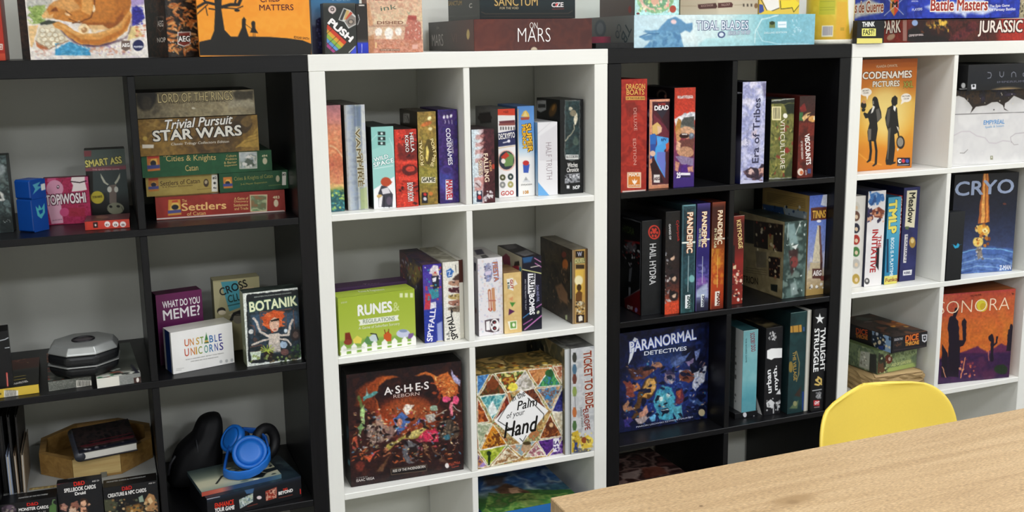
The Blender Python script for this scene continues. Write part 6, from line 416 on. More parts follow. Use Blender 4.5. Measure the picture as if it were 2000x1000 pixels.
('game_box','black dice-game box with fiery lettering on top of the pile','board game',(1.745,.014,.5306),4,(.145,.24,.05),'131214',.42,{'f':[145,50,1.2,[('B','17161a'),('T','DICE',[107,41,214,41],18.7,'d8742c',.03,'6a1c10',.05,0),('T','THRONE',[106,69,222,72],12,'e0a040',.03,'6a1c10',.05,0),('T','SEASON TWO',[13,24,82,26],7.7,'b8b8bc',.02,0,.05,0),('S',['3a2c24','5a3c2c'],12,6.8,183,.9,1,[17,34,75,42,77,66,19,57]),('P','d0d0d4',0,1,[243,15,290,19,289,61,271,70,249,58]),('P','1a1a20',0,1,[253,25,281,25,280,53,270,59,257,51]),('E','c8c8cc',0,1,[268,39,7,1,1,7]),('L','3a3034',5,0,1,[17,83,296,94])]],'l':[240,50,1.6,[('B','141216'),('P','7a98b8',4,1,[302,-23,467,-27,472,103,357,111]),('P','1c2838',4,1,[353,-7,409,-15,403,10,426,22,424,93,364,103,313,75,312,16]),('S',['8aa0b8','1c2430','c8d0d8','3a4858','d8c8a0'],30,8.2,184,.9,1,[311,-14,462,-52,471,86,320,127]),('E','d8c8a8',0,1,[378,57,13,-4,1,14]),('P','2a3c78',0,1,[370,84,414,69,409,103,372,107]),('T','DICE',[182,49,279,39],17.1,'a84420',.03,0,.05,0),('T','THRONE',[180,77,281,67],12.2,'b87028',.03,0,.05,0)]],'t':[145,240,2,[('B','241c1a'),('M',['2c2220','3a2a24','141214','5a3420'],50,185,1.3,1,0),('E','b86a24',33,.6,[266,280,66,36,-49,47]),('S',['c87828','8a4420','e0a040'],20,13.3,186,.9,1,[270,207,372,263,272,356,172,302]),('P','6a8078',16,.5,[157,17,217,102,137,135,97,62]),('L','a89890',7,0,1,[105,142,154,157])]]},'boxed games on the shelving'),
('game_box','pale green printed box under the black dice-game box','board game',(1.722,.045,.4562),5,(.165,.2,.0742),'5a6a40',.42,{'f':[165,74.2,1.3,[('B','7a8a5c'),('M',['8a9a66','6a7a50','98a878','5a6a48'],20.7,187,1.2,1,0),('P','2a2a20',10,1,[-21,9,38,24,64,70,70,142,-8,142]),('P','5a3c28',7,1,[-14,58,42,78,70,142,-8,142]),('E','6a3020',6,1,[87,62,32,5,2,30]),('E','c8b0a0',0,1,[95,62,11,2,1,13]),('S',['2c3424','b8c890','4a3020'],26,6.2,188,.9,1,[-17,10,108,29,118,156,-8,136]),('P','a0b468',8,1,[84,121,370,118,373,148,86,148]),('T','AGE OF GARDENS',[114,114,281,113],9.3,'d0d890',.02,0,.05,0),('T','A TILE GAME',[119,74,262,77],6.7,'8a9a70',.02,0,.05,0),('P','4a5a4c',17,.6,[270,78,373,57,381,156,333,154])]],'l':[200,74.2,1.8,[('B','6a7a58'),('M',['6a7a58','4a5a44','88946f'],13.6,189,1.2,1,0),('P','a0a294',7,1,[257,34,332,25,332,139,248,139]),('P','2a2c28',7,1,[333,31,384,23,393,145,333,150]),('S',['d8d8c8','6a6a58'],14,6.1,190,.9,1,[254,46,332,25,338,113,260,135])]]},'boxed games on the shelving'),
('game_box','orange box with black cactus silhouettes against a desert sunset','board game',(1.963,.05,.3893),-8.5,(.268,.12,.295),'a04a24',.42,{'f':[268,295,1.4,[('G',1,[(0,'b04038'),(.2,'c05a30'),(.5,'cc7028'),(.68,'c86428'),(.72,'7a2c44'),(.8,'4a2048'),(1,'2a1a40')]),('P','b0404a',96,.6,[-72,-43,195,5,73,146,-8,170]),('M',['c86a2c','b85028','d07c30'],64.2,191,1,.35,[-3,6,548,15,538,397,7,383]),('P','3a1a40',0,1,[10,429,157,396,257,389,361,413,460,383,564,399,556,601,21,591]),('P','5a2448',10,1,[157,396,289,361,360,405,458,359,546,390,532,427]),('M',['4a2050','2a1840','5a2848'],40.1,192,1,.6,[10,429,540,413,547,600,21,591]),('P','1a1020',0,1,[84,543,71,237,63,191,74,162,103,149,133,181,143,242,151,311,176,313,158,183,174,166,192,186,198,315,179,352,155,357,163,473,161,557]),('L','1a1020',26,0,1,[94,171,116,105]),('E','1a1020',0,1,[86,223,27,2,5,76]),('P','1a1020',0,1,[35,546,27,324,73,389,85,550]),('L','c88a68',6,0,1,[38,477,68,549]),('L','c87a58',8,0,1,[178,559,202,430]),('S',['c86a48','d89068','7a3040'],20,7.2,193,.9,1,[160,426,295,438,305,562,169,550]),('L','1a1020',22,0,1,[399,462,391,323,382,300]),('L','1a1020',13,0,1,[395,370,423,349,424,311]),('E','1a1020',0,1,[378,315,17,1,2,22]),('L','b86a58',6,0,1,[368,398,378,461]),('P','1a1020',0,1,[511,272,535,258,545,413,500,409,505,348]),('L','1a1020',16,0,1,[509,395,511,272]),('E','1a1020',0,1,[526,257,14,1,2,25]),('E','20301c',10,1,[473,531,52,5,3,34]),('W',12.8,1.6,194),('D',6.4,.12,694),('T','SONORA',[-18,128,499,133],40.6,'f4d8b8',-.016,0,.05,0),('E','d8c838',0,1,[298,91,40,3,3,43]),('E','c8a828',0,1,[306,101,24,2,2,24]),('T','ROLL AND MARK',[210,29,288,27],6.1,'5a2018',.01,0,.05,0),('E','c0683a',0,1,[449,244,9,1,1,6]),('P','5a2014',0,1,[507,24,529,32,516,40])]],'t':[268,120,2,[('B','8a4420'),('G',0,[(0,'5a2018'),(.6,'8a4a20'),(1,'9a5424')])]]},'boxed games on the shelving'),
('game_box','grey-green box with a pale staring eye at the picture edge','board game',(-.724,.1,1.0917),-3,(.075,.05,.17),'232c2c',.42,{'f':[75,170,1.4,[('B','34403f'),('M',['34403f','4a5a58','222a2a','5a6a68'],13.4,195,1.2,1,0),('E','8a9494',9,1,[124,65,17,1,-3,28]),('E','c8c8c0',2,1,[114,180,14,1,-2,21]),('E','3a3a34',0,1,[112,181,6,0,-1,10]),('E','14181a',0,1,[111,181,3,0,-1,6]),('E','6a7470',11,.7,[126,103,17,1,-2,19]),('P','121818',13,.8,[102,263,158,266,151,343,95,339]),('W',8.9,2.2,196),('D',3.1,.18,696),('S',['c8ccc8'],6,2.2,197,.9,1,[113,280,148,283,146,299,112,297])]]},'boxed games on the shelving'),
('game_box','fuchsia card box with a pale cartoon animal and bubble lettering','board game',(-.586,.158,1.0917),-6,(.098,.028,.107),'7a1840',.42,{'f':[98,107,1.1,[('B','a8244e'),('M',['b02a54','981c44','b83060','8a1838'],9.5,198,1,.8,0),('P','c85a80',0,1,[25,-5,61,-4,59,18,23,17]),('P','d878a0',0,.5,[143,-7,198,-4,195,30,140,28]),('P','ece0dc',0,1,[128,-5,184,-7,181,20,187,60,165,64,122,66,130,37,122,19]),('L','2a1018',5,0,1,[122,19,159,26,187,20]),('E','d898b0',0,1,[52,48,36,2,-3,39]),('P','e0a8bc',0,1,[13,70,71,83,74,208,24,210,13,129]),('E','c84a78',0,1,[83,158,20,1,-2,20]),('E','2a1420',0,1,[66,41,6,0,-1,8]),('E','f0d8e0',0,1,[66,40,4,0,0,4]),('L','6a1834',3,0,1,[81,25,89,10]),('E','d898b0',0,1,[40,26,5,0,-1,6]),('T','TOPIWOSHI',[10,122,179,117],22.1,'f0e4e4',.03,'5a1430',.06,0),('T','JEU DE CARTES',[29,198,71,195],3.5,'6a2a40',.01,0,.05,0),('P','9a2030',0,.6,[103,140,172,144,168,184,100,179])]]},'boxed games on the shelving'),
('game_box','tall grey quiz box with a donkey head and yellow title','board game',(-.4925,.17,1.0917),0,(.088,.06,.165),'1c1c1c',.42,{'f':[88,165,1.1,[('G',1,[(0,'4a5650'),(.22,'56605a'),(.26,'8a4a54'),(.29,'8a4a54'),(.3,'3c4646'),(.6,'3a4444'),(.8,'141616'),(1,'101010')]),('P','7a3a40',4,1,[-2,2,32,3,29,29,-2,29]),('T','SMART ASS',[3,78,160,67],15.3,'d8cc70',.04,'2a3420',.04,0),('P','14100e',3,1,[-10,96,30,98,18,294,-24,290]),('T','THE QUESTION GAME',[29,95,146,99],4,'d8b0b0',.01,0,.05,0),('P','c8c8b4',0,1,[63,110,71,126,83,152,95,163,89,167,73,154,64,130]),('P','c8c8b4',0,1,[148,113,145,136,134,155,124,165,120,157,133,140,142,123]),('P','7a6c64',0,1,[96,168,127,165,122,251,91,253]),('E','d8d8cc',0,1,[96,187,10,1,-1,14]),('E','d8d8cc',0,1,[125,189,9,1,-1,14]),('E','8a8a74',0,1,[115,278,37,3,-2,28]),('E','1c1c18',0,1,[95,268,7,1,0,6]),('E','1c1c18',0,1,[128,269,8,1,0,6]),('E','c8b838',0,1,[41,221,29,2,-2,30]),('T','3 FUN WAYS',[20,224,62,222],5.5,'6a5c14',.02,0,.05,0),('P','14100e',12,.5,[21,203,81,202,78,298,18,294]),('E','c8b838',0,1,[41,221,28,2,-2,29]),('T','FUN WAYS',[22,224,61,223],5,'6a5c14',.02,0,.05,0),('L','24241e',2,0,1,[142,272,149,298])]]},'boxed games on the shelving'),
('game_box','flat red card box with white face icons lying at the front','board game',(-.502,.046,1.0917),-3,(.093,.085,.019),'6a1c18',.42,{'f':[93,19,1.1,[('B','c83c2c'),('G',0,[(0,'a83028'),(.06,'c03828'),(1,'cc4434')]),('P','2a1414',0,1,[34,5,54,4,53,30,34,30]),('E','d8c0b8',0,1,[44,18,4,0,0,5]),('E','f0e4e0',0,1,[93,17,12,1,-1,13]),('E','3a1410',0,1,[92,20,6,0,0,5]),('P','f0e4e0',0,1,[91,16,95,16,94,29,90,29]),('E','f0e4e0',0,1,[127,20,13,1,-1,13]),('E','3a1410',0,1,[127,23,6,0,0,5]),('P','f0e4e0',0,1,[125,19,129,19,128,31,124,31]),('E','f0e4e0',0,1,[158,22,13,1,-1,13]),('E','3a1410',0,1,[158,25,6,0,0,5]),('P','f0e4e0',0,1,[157,21,160,21,159,34,156,33])]],'t':[93,85,1.6,[('B','4a2628'),('G',0,[(0,'5a3038'),(1,'6a3a3c')]),('P','c8b0a8',0,1,[-64,5,-43,14,-35,140,-55,132]),('E','8a5a54',6,1,[68,63,28,12,2,44])]],'l':[85,19,2.4,[('B','3a2028')]]},'boxed games on the shelving'),
('game_box','red flat box with gold title at the bottom of the stacked boxes','board game',(-.348,.112,1.0917),-1.5,(.296,.2,.053),'6a1c18',.42,{'f':[296,53,1.3,[('B','8e2c24'),('M',['942e26','842820','9a3028'],23,199,1,.6,0),('T','The',[118,29,139,29],6.9,'d8a868',.01,0,.05,0),('T','Settlers',[115,70,315,73],17.8,'e0b070',.02,0,.05,0),('T','of Catan',[136,94,220,95],8.5,'d8a868',.01,0,.05,0),('P','c88a38',0,1,[58,14,110,15,111,87,51,88]),('P','d8b058',0,1,[60,64,73,30,88,24,102,32,107,67]),('E','1c1c24',0,1,[85,50,16,1,-1,12]),('P','4a4a80',0,1,[52,64,111,62,110,77,51,79]),('P','b84028',0,1,[74,19,99,17,99,28,73,28]),('P','d8c8a0',0,1,[428,15,510,18,504,100,426,96]),('M',['4a5a6a','5a8a50','b8b890','6a7a58','8a6a48'],16.9,200,1,1,[432,19,506,22,500,95,430,93]),('T','A Game of',[355,34,420,36],6.3,'d8b070',.01,0,.05,0),('T','Discovery',[354,49,419,52],6.3,'d8b070',.01,0,.05,0),('T','Settlement',[351,66,418,67],6.3,'d8b070',.01,0,.05,0),('T','and Trade',[353,83,417,84],6.3,'d8b070',.01,0,.05,0),('T','483',[535,40,566,41],6.4,'e0d0a8',.02,0,.05,0),('E','d8c8a8',0,1,[549,63,11,1,-1,18]),('P','d8d0c8',0,1,[-1,97,586,100,590,106,-1,103])]],'t':[296,200,2.4,[('B','4a1a16'),('G',0,[(0,'5a201a'),(1,'481814')])]]},'boxed games on the shelving'),
('game_box','mustard-yellow small expansion box beside the small green box in the stack','board game',(-.365,.134,1.1449),0,(.162,.18,.0455),'8a7838',.42,{'f':[162,45.5,1.2,[('B','a08c48'),('M',['a48f4a','988442','aa9650'],18.9,201,1,.6,0),('T','Settlers of Catan',[64,44,242,41],10.8,'4a3418',.01,0,.05,0),('T','5-6 Player Extension',[72,56,207,55],5,'5a4420',.01,0,.05,0),('P','b07030',0,1,[12,10,56,9,55,66,10,67]),('P','d0a050',0,1,[17,48,28,22,44,23,49,49]),('E','242230',0,1,[34,36,12,1,-1,10]),('P','444880',0,1,[10,44,56,43,55,57,9,57]),('P','a83828',0,1,[13,5,56,5,55,16,14,16]),('E','3a2c20',0,1,[270,43,12,1,-1,19]),('E','a89878',0,1,[270,39,7,0,-1,9]),('P','e8e4d8',0,1,[298,4,325,6,320,88,293,86]),('T','#2',[301,28,319,28],6.3,'2a2a24',.04,0,.05,0),('E','3a3a34',0,1,[309,46,6,0,0,6]),('T','4x',[300,73,316,73],4.7,'2a2a24',.03,0,.05,0),('L','6a5428',2,0,1,[228,72,289,70])]]},'boxed games on the shelving'),
('game_box','small green expansion box beside the mustard-yellow box in the stack','board game',(-.2005,.12,1.1449),0,(.161,.18,.0455),'143c24',.42,{'f':[161,45.5,1.2,[('B','1a4a2c'),('M',['1c4e2e','174228','205434'],19.5,202,1,.6,0),('T','Cities & Knights of Catan',[68,43,250,39],11.8,'8a8a48',.005,0,.05,0),('T','5-6 Player Expansion',[97,63,221,60],5.5,'8a8a48',.01,0,.05,0),('P','b87030',0,1,[18,18,58,18,59,71,17,71]),('P','d8a848',0,1,[22,51,32,29,48,29,54,50]),('E','1c1c24',0,1,[37,46,11,1,-1,9]),('P','3c4480',0,1,[16,49,59,49,58,62,15,62]),('E','b8b090',0,1,[273,40,9,1,-1,16]),('P','e8e4d8',0,1,[296,9,315,11,311,74,292,73]),('T','#2',[297,28,312,27],5.6,'2a2a24',.04,0,.05,0),('L','8a8a48',2,0,1,[228,71,287,70])]]},'boxed games on the shelving'),
('game_box','long green box with gold title and village picture in the stack','board game',(-.371,.124,1.1907),0,(.296,.2,.0495),'143c24',.42,{'f':[296,49.5,1.3,[('B','1c5030'),('M',['1e5432','1a4a2c','225a38'],22.8,203,1,.6,0),('T','Cities & Knights',[108,37,332,42],17.5,'c0a868',.005,0,.05,0),('T','Catan',[191,79,249,78],13.8,'c0a868',.005,0,.05,0),('T','The',[96,8,110,7],4.6,'c0a868',.01,0,.05,0),('P','c07030',0,1,[24,-1,80,-3,79,68,24,70]),('P','e0b050',0,1,[31,50,43,13,67,12,71,50]),('E','1c1c24',0,1,[51,34,13,1,-1,14]),('P','3c4480',0,1,[23,42,79,42,78,58,23,60]),('P','c03c28',0,1,[28,-3,79,-4,77,11,28,12]),('P','d8d4c8',0,1,[440,3,524,5,521,85,438,83]),('M',['c8ccc8','a8b0b0','8a9488','d8d4c8','9aa4a4'],19,204,1,1,[443,6,522,8,518,81,441,80]),('P','5a6458',3,1,[453,63,478,33,500,46,510,75]),('P','e8e4dc',2,1,[466,33,483,18,497,34]),('S',['4a5448','e8e4dc'],6,6.1,205,.9,1,[454,40,508,43,506,74,453,71]),('T','Culture',[381,24,427,23],5.4,'c0a868',.01,0,.05,0),('T','Politics',[377,39,428,38],5.4,'c0a868',.01,0,.05,0),('T','& Barter',[368,55,427,54],5.4,'c0a868',.01,0,.05,0),('T','Expansion',[370,70,428,68],5.4,'c0a868',.01,0,.05,0),('T','494',[546,33,572,32],5.5,'d8d0a8',.02,0,.05,0),('E','c8c0a0',0,1,[559,52,11,1,-1,16])]]},'boxed games on the shelving'),
('game_box','gold and brown quiz box with two-line white title in the stack','board game',(-.372,.119,1.2408),0,(.268,.2,.0845),'4a3418',.42,{'f':[268,84.5,1.3,[('G',0,[(0,'94702e'),(.3,'7a5c28'),(.5,'4a3420'),(.75,'3a2c20'),(.85,'6a5024'),(1,'a07c38')]),('M',['8a682c','6a4e24','a88440','54401e'],26.2,206,1,.45,0),('E','3a2c1c',4,.8,[465,38,46,2,-3,46]),('E','7a6034',3,.8,[485,28,24,1,-2,26]),('P','b08c40',4,1,[428,151,541,57,537,152]),('L','6a5024',2,0,1,[469,101,535,80]),('L','6a5024',2,0,1,[468,116,535,96]),('L','6a5024',2,0,1,[467,132,534,111]),('P','a88848',3,.7,[20,4,62,17,88,3,69,21,100,45,61,32,32,38,51,20]),('W',15,2.6,207),('D',5.2,.15,707),('T','Trivial Pursuit',[119,50,422,36],21,'f0ece4',.02,'2a2018',.03,.35),('T','STAR WARS',[62,102,458,92],23.3,'ece8dc',.03,'2a2018',.04,0),('T','Classic Trilogy Collectors Edition',[137,128,398,128],7.6,'d8d0c0',.01,0,.05,.2),('P','ece4d4',0,1,[11,114,61,117,59,133,10,131]),('E','c8a850',4,1,[25,87,10,0,-1,10])]],'t':[268,200,2.4,[('B','2c2014')]]},'boxed games on the shelving'),
('game_box','dull bronze box with embossed ring-saga title at the top of the stack','board game',(-.3735,.118,1.3273),0,(.265,.2,.058),'2a241a',.42,{'f':[265,58,1.3,[('G',0,[(0,'605843'),(.15,'4b4334'),(.3,'897c5d'),(.6,'a19472'),(.85,'b3a687'),(1,'897f65')]),('M',['897c5d','6d624b','a19472','5b513e'],22.3,208,1,.45,0),('E','1c1812',10,1,[46,24,44,2,-4,56]),('E','4a4032',12,.6,[47,47,23,1,-2,33]),('P','3a3428',7,.8,[432,11,455,-3,485,5,523,3,524,49,445,50]),('P','b0a890',12,.6,[422,45,528,49,530,82,405,85]),('W',14.8,2.6,209),('D',4.5,.15,709),('T','LORD OF THE RINGS',[97,48,431,45],20.8,'dccb94',.004,'3c3018',.03,0),('T','THE FELLOWSHIP OF THE RING',[141,54,396,52],5.2,'4a3c24',.01,0,.05,0),('T','TRIVIA GAME',[155,78,331,76],5.2,'8a7a58',0,0,.05,0),('E','c8c0a8',0,1,[251,77,9,0,0,5])]],'t':[265,200,2.4,[('B','14110d')]]},'boxed games on the shelving'),
('game_box','plum card box with bold white two-line title standing behind the white card box','board game',(-.364,.118,.7405),10,(.108,.045,.172),'4a1438',.42,{'f':[108,172,1.2,[('B','5c1a48'),('G',1,[(0,'6a2054'),(.5,'58184a'),(1,'3a1030')]),('T','WHAT DO YOU',[29,67,204,66],16.2,'f0eaec',.025,0,.05,0),('T','MEME?',[29,127,202,124],24.7,'f0eaec',.016,0,.05,0)]],'l':[45,172,2.4,[('B','2a0c24')]]},'boxed games on the shelving'),
('game_box','olive and teal cartoon box leaning behind, between plum and plant-lady boxes','board game',(-.227,.17,.7405),2,(.112,.045,.182),'8a845c',.42,{'f':[112,182,1.2,[('B','a8a078'),('P','b4ac84',2,1,[3,5,44,10,8,192,-3,191]),('P','4a94a0',0,1,[38,9,118,11,133,145,70,162]),('P','c8c0a0',0,1,[62,180,111,161,135,164,133,208]),('T','CROSS',[34,80,167,45],19.3,'1c1c1c',.02,0,.05,0),('T','CLUES',[69,118,169,106],18.8,'24403c',.02,0,.05,0),('L','24403c',4,0,1,[65,133,132,126]),('E','1c1814',0,1,[31,154,20,-5,5,17]),('E','d8ccb0',0,1,[34,163,19,2,-1,12]),('P','2a2a2a',0,1,[67,206,87,170,130,157,135,176,97,197,78,213]),('E','8a8474',0,1,[109,205,24,3,-2,25]),('L','1c1c1c',4,0,1,[80,182,128,188]),('P','c8b088',0,1,[136,51,196,51,195,70,141,70])]],'t':[112,45,2.4,[('B','b0a880')]]},'boxed games on the shelving'),
('game_box','white card box with rainbow-coloured two-line title in front','board game',(-.341,.036,.7405),14,(.147,.056,.0995),'d8d6d2',.42,{'f':[147,99.5,1.1,[('B','eae8e4'),('M',['ecebe8','e2e0dc'],23.6,210,1,.4,0),('T','U',[61,76,82,77],16.6,'c8602c',.01,0,.05,0),('T','N',[87,77,105,77],16.6,'d08838',.01,0,.05,0),('T','S',[115,77,130,78],16.7,'c8a038',.01,0,.05,0),('T','T',[135,78,152,78],16.7,'7a9a38',.01,0,.05,0),('T','B',[180,79,198,79],16.8,'2c6aa8',.01,0,.05,0),('T','L',[205,80,217,80],16.9,'2c58a0',.01,0,.05,0),('T','E',[225,80,240,80],16.9,'30388a',.01,0,.05,0),('P','3a7a3c',0,1,[167,30,174,64,157,65]),('L','3a7a3c',2,0,1,[167,30,164,75]),('P','c89838',0,1,[158,66,174,67,175,74,156,73]),('P','2a5a34',0,1,[155,74,175,74,177,81,153,79]),('T','U',[59,124,79,124],17.9,'c04a2c',.01,0,.05,0),('T','N',[88,124,107,124],17.9,'d07c34',.01,0,.05,0),('T','I',[112,124,117,124],18,'c89a38',.01,0,.05,0),('T','C',[124,125,142,125],18,'8a9c3c',.01,0,.05,0),('T','O',[152,125,170,125],18.1,'3c8a78',.01,0,.05,0),('T','R',[177,125,195,125],18.1,'2c70a8',.01,0,.05,0),('T','N',[202,125,218,125],18.2,'34489a',.01,0,.05,0),('T','S',[225,125,243,126],18.2,'3a3080',.01,0,.05,0),('T','BUILD A UNICORN ARMY. BETRAY YOUR FRIENDS.',[62,143,245,145],2.7,'8a8884',.01,0,.05,0),('T','UNICORNS ARE YOUR FRIENDS NOW.',[84,156,218,159],2.7,'8a8884',.01,0,.05,0),('E','b8b8b8',0,1,[228,182,7,1,-1,8]),('E','b8b8b8',0,1,[256,184,7,1,-1,8]),('E','b8b8b8',0,1,[282,185,7,1,-1,8]),('L','a8a8a4',2,0,1,[15,176,50,178]),('L','a8a8a4',2,0,1,[14,183,38,185])]],'l':[56,99.5,1.4,[('B','1c3a6a'),('G',0,[(0,'e4e2e0'),(.22,'e4e2e0'),(.25,'1c3f78'),(.84,'142c60'),(.87,'e6e4e2'),(1,'e6e4e2')])]],'t':[147,56,2,[('B','c8c4b8'),('G',0,[(0,'c8c6be'),(1,'b8b4a4')])]]},'boxed games on the shelving'),
('game_box','black-framed cover with an orange-haired woman among lab pipes and plants','board game',(-.1745,.023,.7405),3,(.129,.045,.178),'dcdcd4',.42,{'f':[129,178,1.1,[('B','d8dcd4'),('P','1c2024',0,1,[20,7,255,9,266,22,256,332,243,350,20,344,6,329,15,17]),('P','24303c',6,1,[20,47,265,46,258,271,19,262]),('M',['1c2428','2c4050','18201c','3a4a58'],14.8,211,1,.6,[19,76,263,82,253,319,16,310]),('P','4a6a88',14,.5,[34,108,103,105,98,188,35,192]),('P','4a6a88',14,.5,[178,114,255,118,251,184,180,187]),('L','6a4a40',5,0,1,[75,95,75,185,98,194]),('L','6a4a40',5,0,1,[80,99,220,101]),('L','6a4a40',5,0,1,[196,122,192,189]),('L','6a4a40',5,0,1,[25,155,42,163,45,205]),('L','6a4a40',5,0,1,[232,109,231,230]),('L','6a4a40',5,0,1,[19,262,71,257,72,287,23,287]),('T','BOTANIK',[28,92,252,86],23.2,'e4e8c0',.03,'3a5a48',.04,0),('T','SEBASTIEN PAUCHON FRANZ COUDERC',[51,26,227,25],3,'a8b0a8',.01,0,.05,0),('P','c85428',0,1,[86,145,85,126,109,106,138,97,179,108,189,134,171,149,181,175,163,185,110,184,91,169]),('S',['d8683a','b04820','e07c48'],30,6.5,212,.9,2,[89,97,187,109,183,187,85,174]),('E','d8b098',0,1,[139,167,24,3,-2,35]),('P','1c1814',0,1,[121,143,162,139,162,151,138,151,123,152]),('E','b05848',0,1,[138,191,8,1,0,4]),('P','b04820',0,1,[116,179,132,205,121,206]),('P','c8bcb0',0,1,[109,211,161,212,158,269,162,300,110,299,106,262]),('L','d0c4b8',11,0,1,[114,224,69,196,57,147,44,124]),('L','d0c4b8',11,0,1,[158,223,202,226,213,179,226,157]),('L','c8bcb0',9,0,1,[116,233,72,239,31,251]),('L','c8bcb0',9,0,1,[157,239,195,250,211,276]),('P','a8a098',4,.6,[112,263,158,263,162,306,109,305]),('E','c8c8c4',0,1,[26,188,11,2,-1,12]),('E','c8d4dc',0,1,[191,204,9,1,-1,11]),('E','2a2424',0,1,[237,231,24,3,-2,30]),('E','5a4a44',0,1,[237,231,13,2,-1,17]),('E','4a3a38',0,1,[44,229,11,2,-1,11]),('P','c8d4c0',3,1,[18,286,69,287,61,328,21,329]),('E','a0b4c8',0,1,[176,272,18,2,-1,17]),('E','6a4844',0,1,[180,309,20,3,-1,16]),('P','2a1c18',0,1,[81,295,127,295,119,337,84,332]),('L','a8b848',4,0,1,[98,291,109,308]),('L','a8b848',4,0,1,[98,291,125,303]),('L','a8b848',4,0,1,[98,291,133,292]),('L','a8b848',4,0,1,[98,291,130,280]),('L','a8b848',4,0,1,[98,291,118,268]),('L','a8b848',4,0,1,[98,291,100,262]),('L','a8b848',4,0,1,[98,291,81,263]),('L','a8b848',4,0,1,[98,291,68,271]),('L','a8b848',4,0,1,[98,291,64,283]),('L','a8b848',4,0,1,[98,291,71,295]),('S',['4a5a30','2a3420','6a5a40','8a9a58'],40,5.3,213,.9,1,[17,304,249,337,248,368,15,334]),('S',['3a5a34','2a3c28'],20,4.7,214,.9,1,[211,276,255,283,252,344,208,337]),('W',7.1,1.2,215),('D',2.7,.21,715)]],'t':[129,45,1.6,[('B','2c3430'),('M',['3a4440','1c2420','5a6258'],24.2,216,1,.8,0)]],'l':[45,178,1.4,[('B','8a9074'),('G',1,[(0,'a8ac90'),(1,'6a7058')]),('S',['3a4430','c8c8a8'],14,10,217,.9,1,[127,7,217,-13,109,326,14,353])]]},'boxed games on the shelving'),
('game_box','flat yellow card box with barcode at the left end of its shelf','board game',(-.7165,.022,.7405),2,(.091,.22,.0195),'2a2420',.42,{'f':[91,19.5,1.1,[('B','d0b03c'),('P','e8e4d8',0,1,[44,7,99,16,96,47,41,39]),('P','4a4640',0,1,[48,6,49,6,47,38,45,37]),('P','4a4640',0,1,[52,7,53,7,50,38,49,38]),('P','4a4640',0,1,[55,7,57,7,54,39,52,39]),('P','4a4640',0,1,[59,8,61,8,58,39,56,39]),('P','4a4640',0,1,[63,8,64,8,62,40,60,40]),('P','4a4640',0,1,[66,9,68,9,65,41,64,40]),('P','4a4640',0,1,[70,9,72,10,69,41,67,41]),('P','4a4640',0,1,[74,10,76,10,73,42,71,41]),('P','4a4640',0,1,[78,11,79,11,77,42,75,42]),('P','4a4640',0,1,[81,11,83,11,80,43,79,43]),('P','4a4640',0,1,[85,12,87,12,84,43,82,43]),('P','4a4640',0,1,[89,12,91,13,88,44,86,44]),('P','d8b848',0,.6,[100,8,181,4,178,36,99,40]),('P','3a3420',0,1,[27,17,32,17,31,25,26,25])]],'t':[91,220,2,[('G',1,[(0,'6a2c1c'),(.35,'5a2a1c'),(.42,'3a3c3a'),(.48,'1c1c1c'),(1,'15130f')]),('S',['c8a078','8a3c28','a86048'],30,6.4,218,.9,3,[67,-131,152,-89,155,96,72,55]),('L','c8b048',6,0,1,[81,286,125,280]),('L','c8b048',6,0,1,[82,333,126,328]),('T','TRAVELTIES',[81,405,140,388],13.1,'d8d4cc',.03,0,.05,0)]]},'boxed games on the shelving'),
('game_box','black upright box with a glowing red blade picture on the yellow box','board game',(-.722,.035,.7603),4,(.046,.06,.124),'0e0e10',.42,{'f':[46,124,1.1,[('B','101012'),('L','d8dce0',3,0,1,[57,39,78,36,91,30]),('L','c8ccd0',3,0,1,[74,75,93,74]),('L','b83a30',6,0,1,[70,188,68,259]),('L','f0a098',2,0,1,[71,190,68,251])]]},'boxed games on the shelving'),
('game_box','flat grey patterned card box with barcode under the black case','board game',(-.606,.026,.7405),3,(.0885,.24,.0215),'3a3c38',.42,{'f':[88.5,21.5,1,[('B','6a6c66'),('M',['7a7c74','54564f','8a8c84'],2.3,219,1,.8,0),('P','dcd8cc',0,1,[115,10,181,20,178,58,112,47]),('P','3a3834',0,1,[120,13,122,13,120,38,118,37]),('P','3a3834',0,1,[125,14,128,14,126,38,123,38]),('P','3a3834',0,1,[130,15,133,15,131,39,128,39]),('P','3a3834',0,1,[136,16,138,16,136,40,134,40]),('P','3a3834',0,1,[141,16,144,17,142,41,139,41]),('P','3a3834',0,1,[147,17,149,18,147,42,145,41]),('P','3a3834',0,1,[152,18,154,18,152,43,150,42]),('P','3a3834',0,1,[157,19,160,19,158,44,155,43]),('P','3a3834',0,1,[163,20,165,20,163,44,161,44]),('P','3a3834',0,1,[168,21,171,21,169,45,166,45]),('L','d8d4c8',3,0,1,[2,44,109,47])]],'t':[88.5,240,2,[('G',1,[(0,'5a2a1c'),(.3,'6a3020'),(.4,'2c2c28'),(1,'2c302c')]),('S',['5a5c54','8a3c28','3a3c36'],30,13,220,.9,1,[-7,261,70,300,65,493,-10,455]),('S',['c88a60','a05038'],10,9.7,221,.9,3,[-24,-43,20,-20,17,170,-26,148])]]},'boxed games on the shelving'),
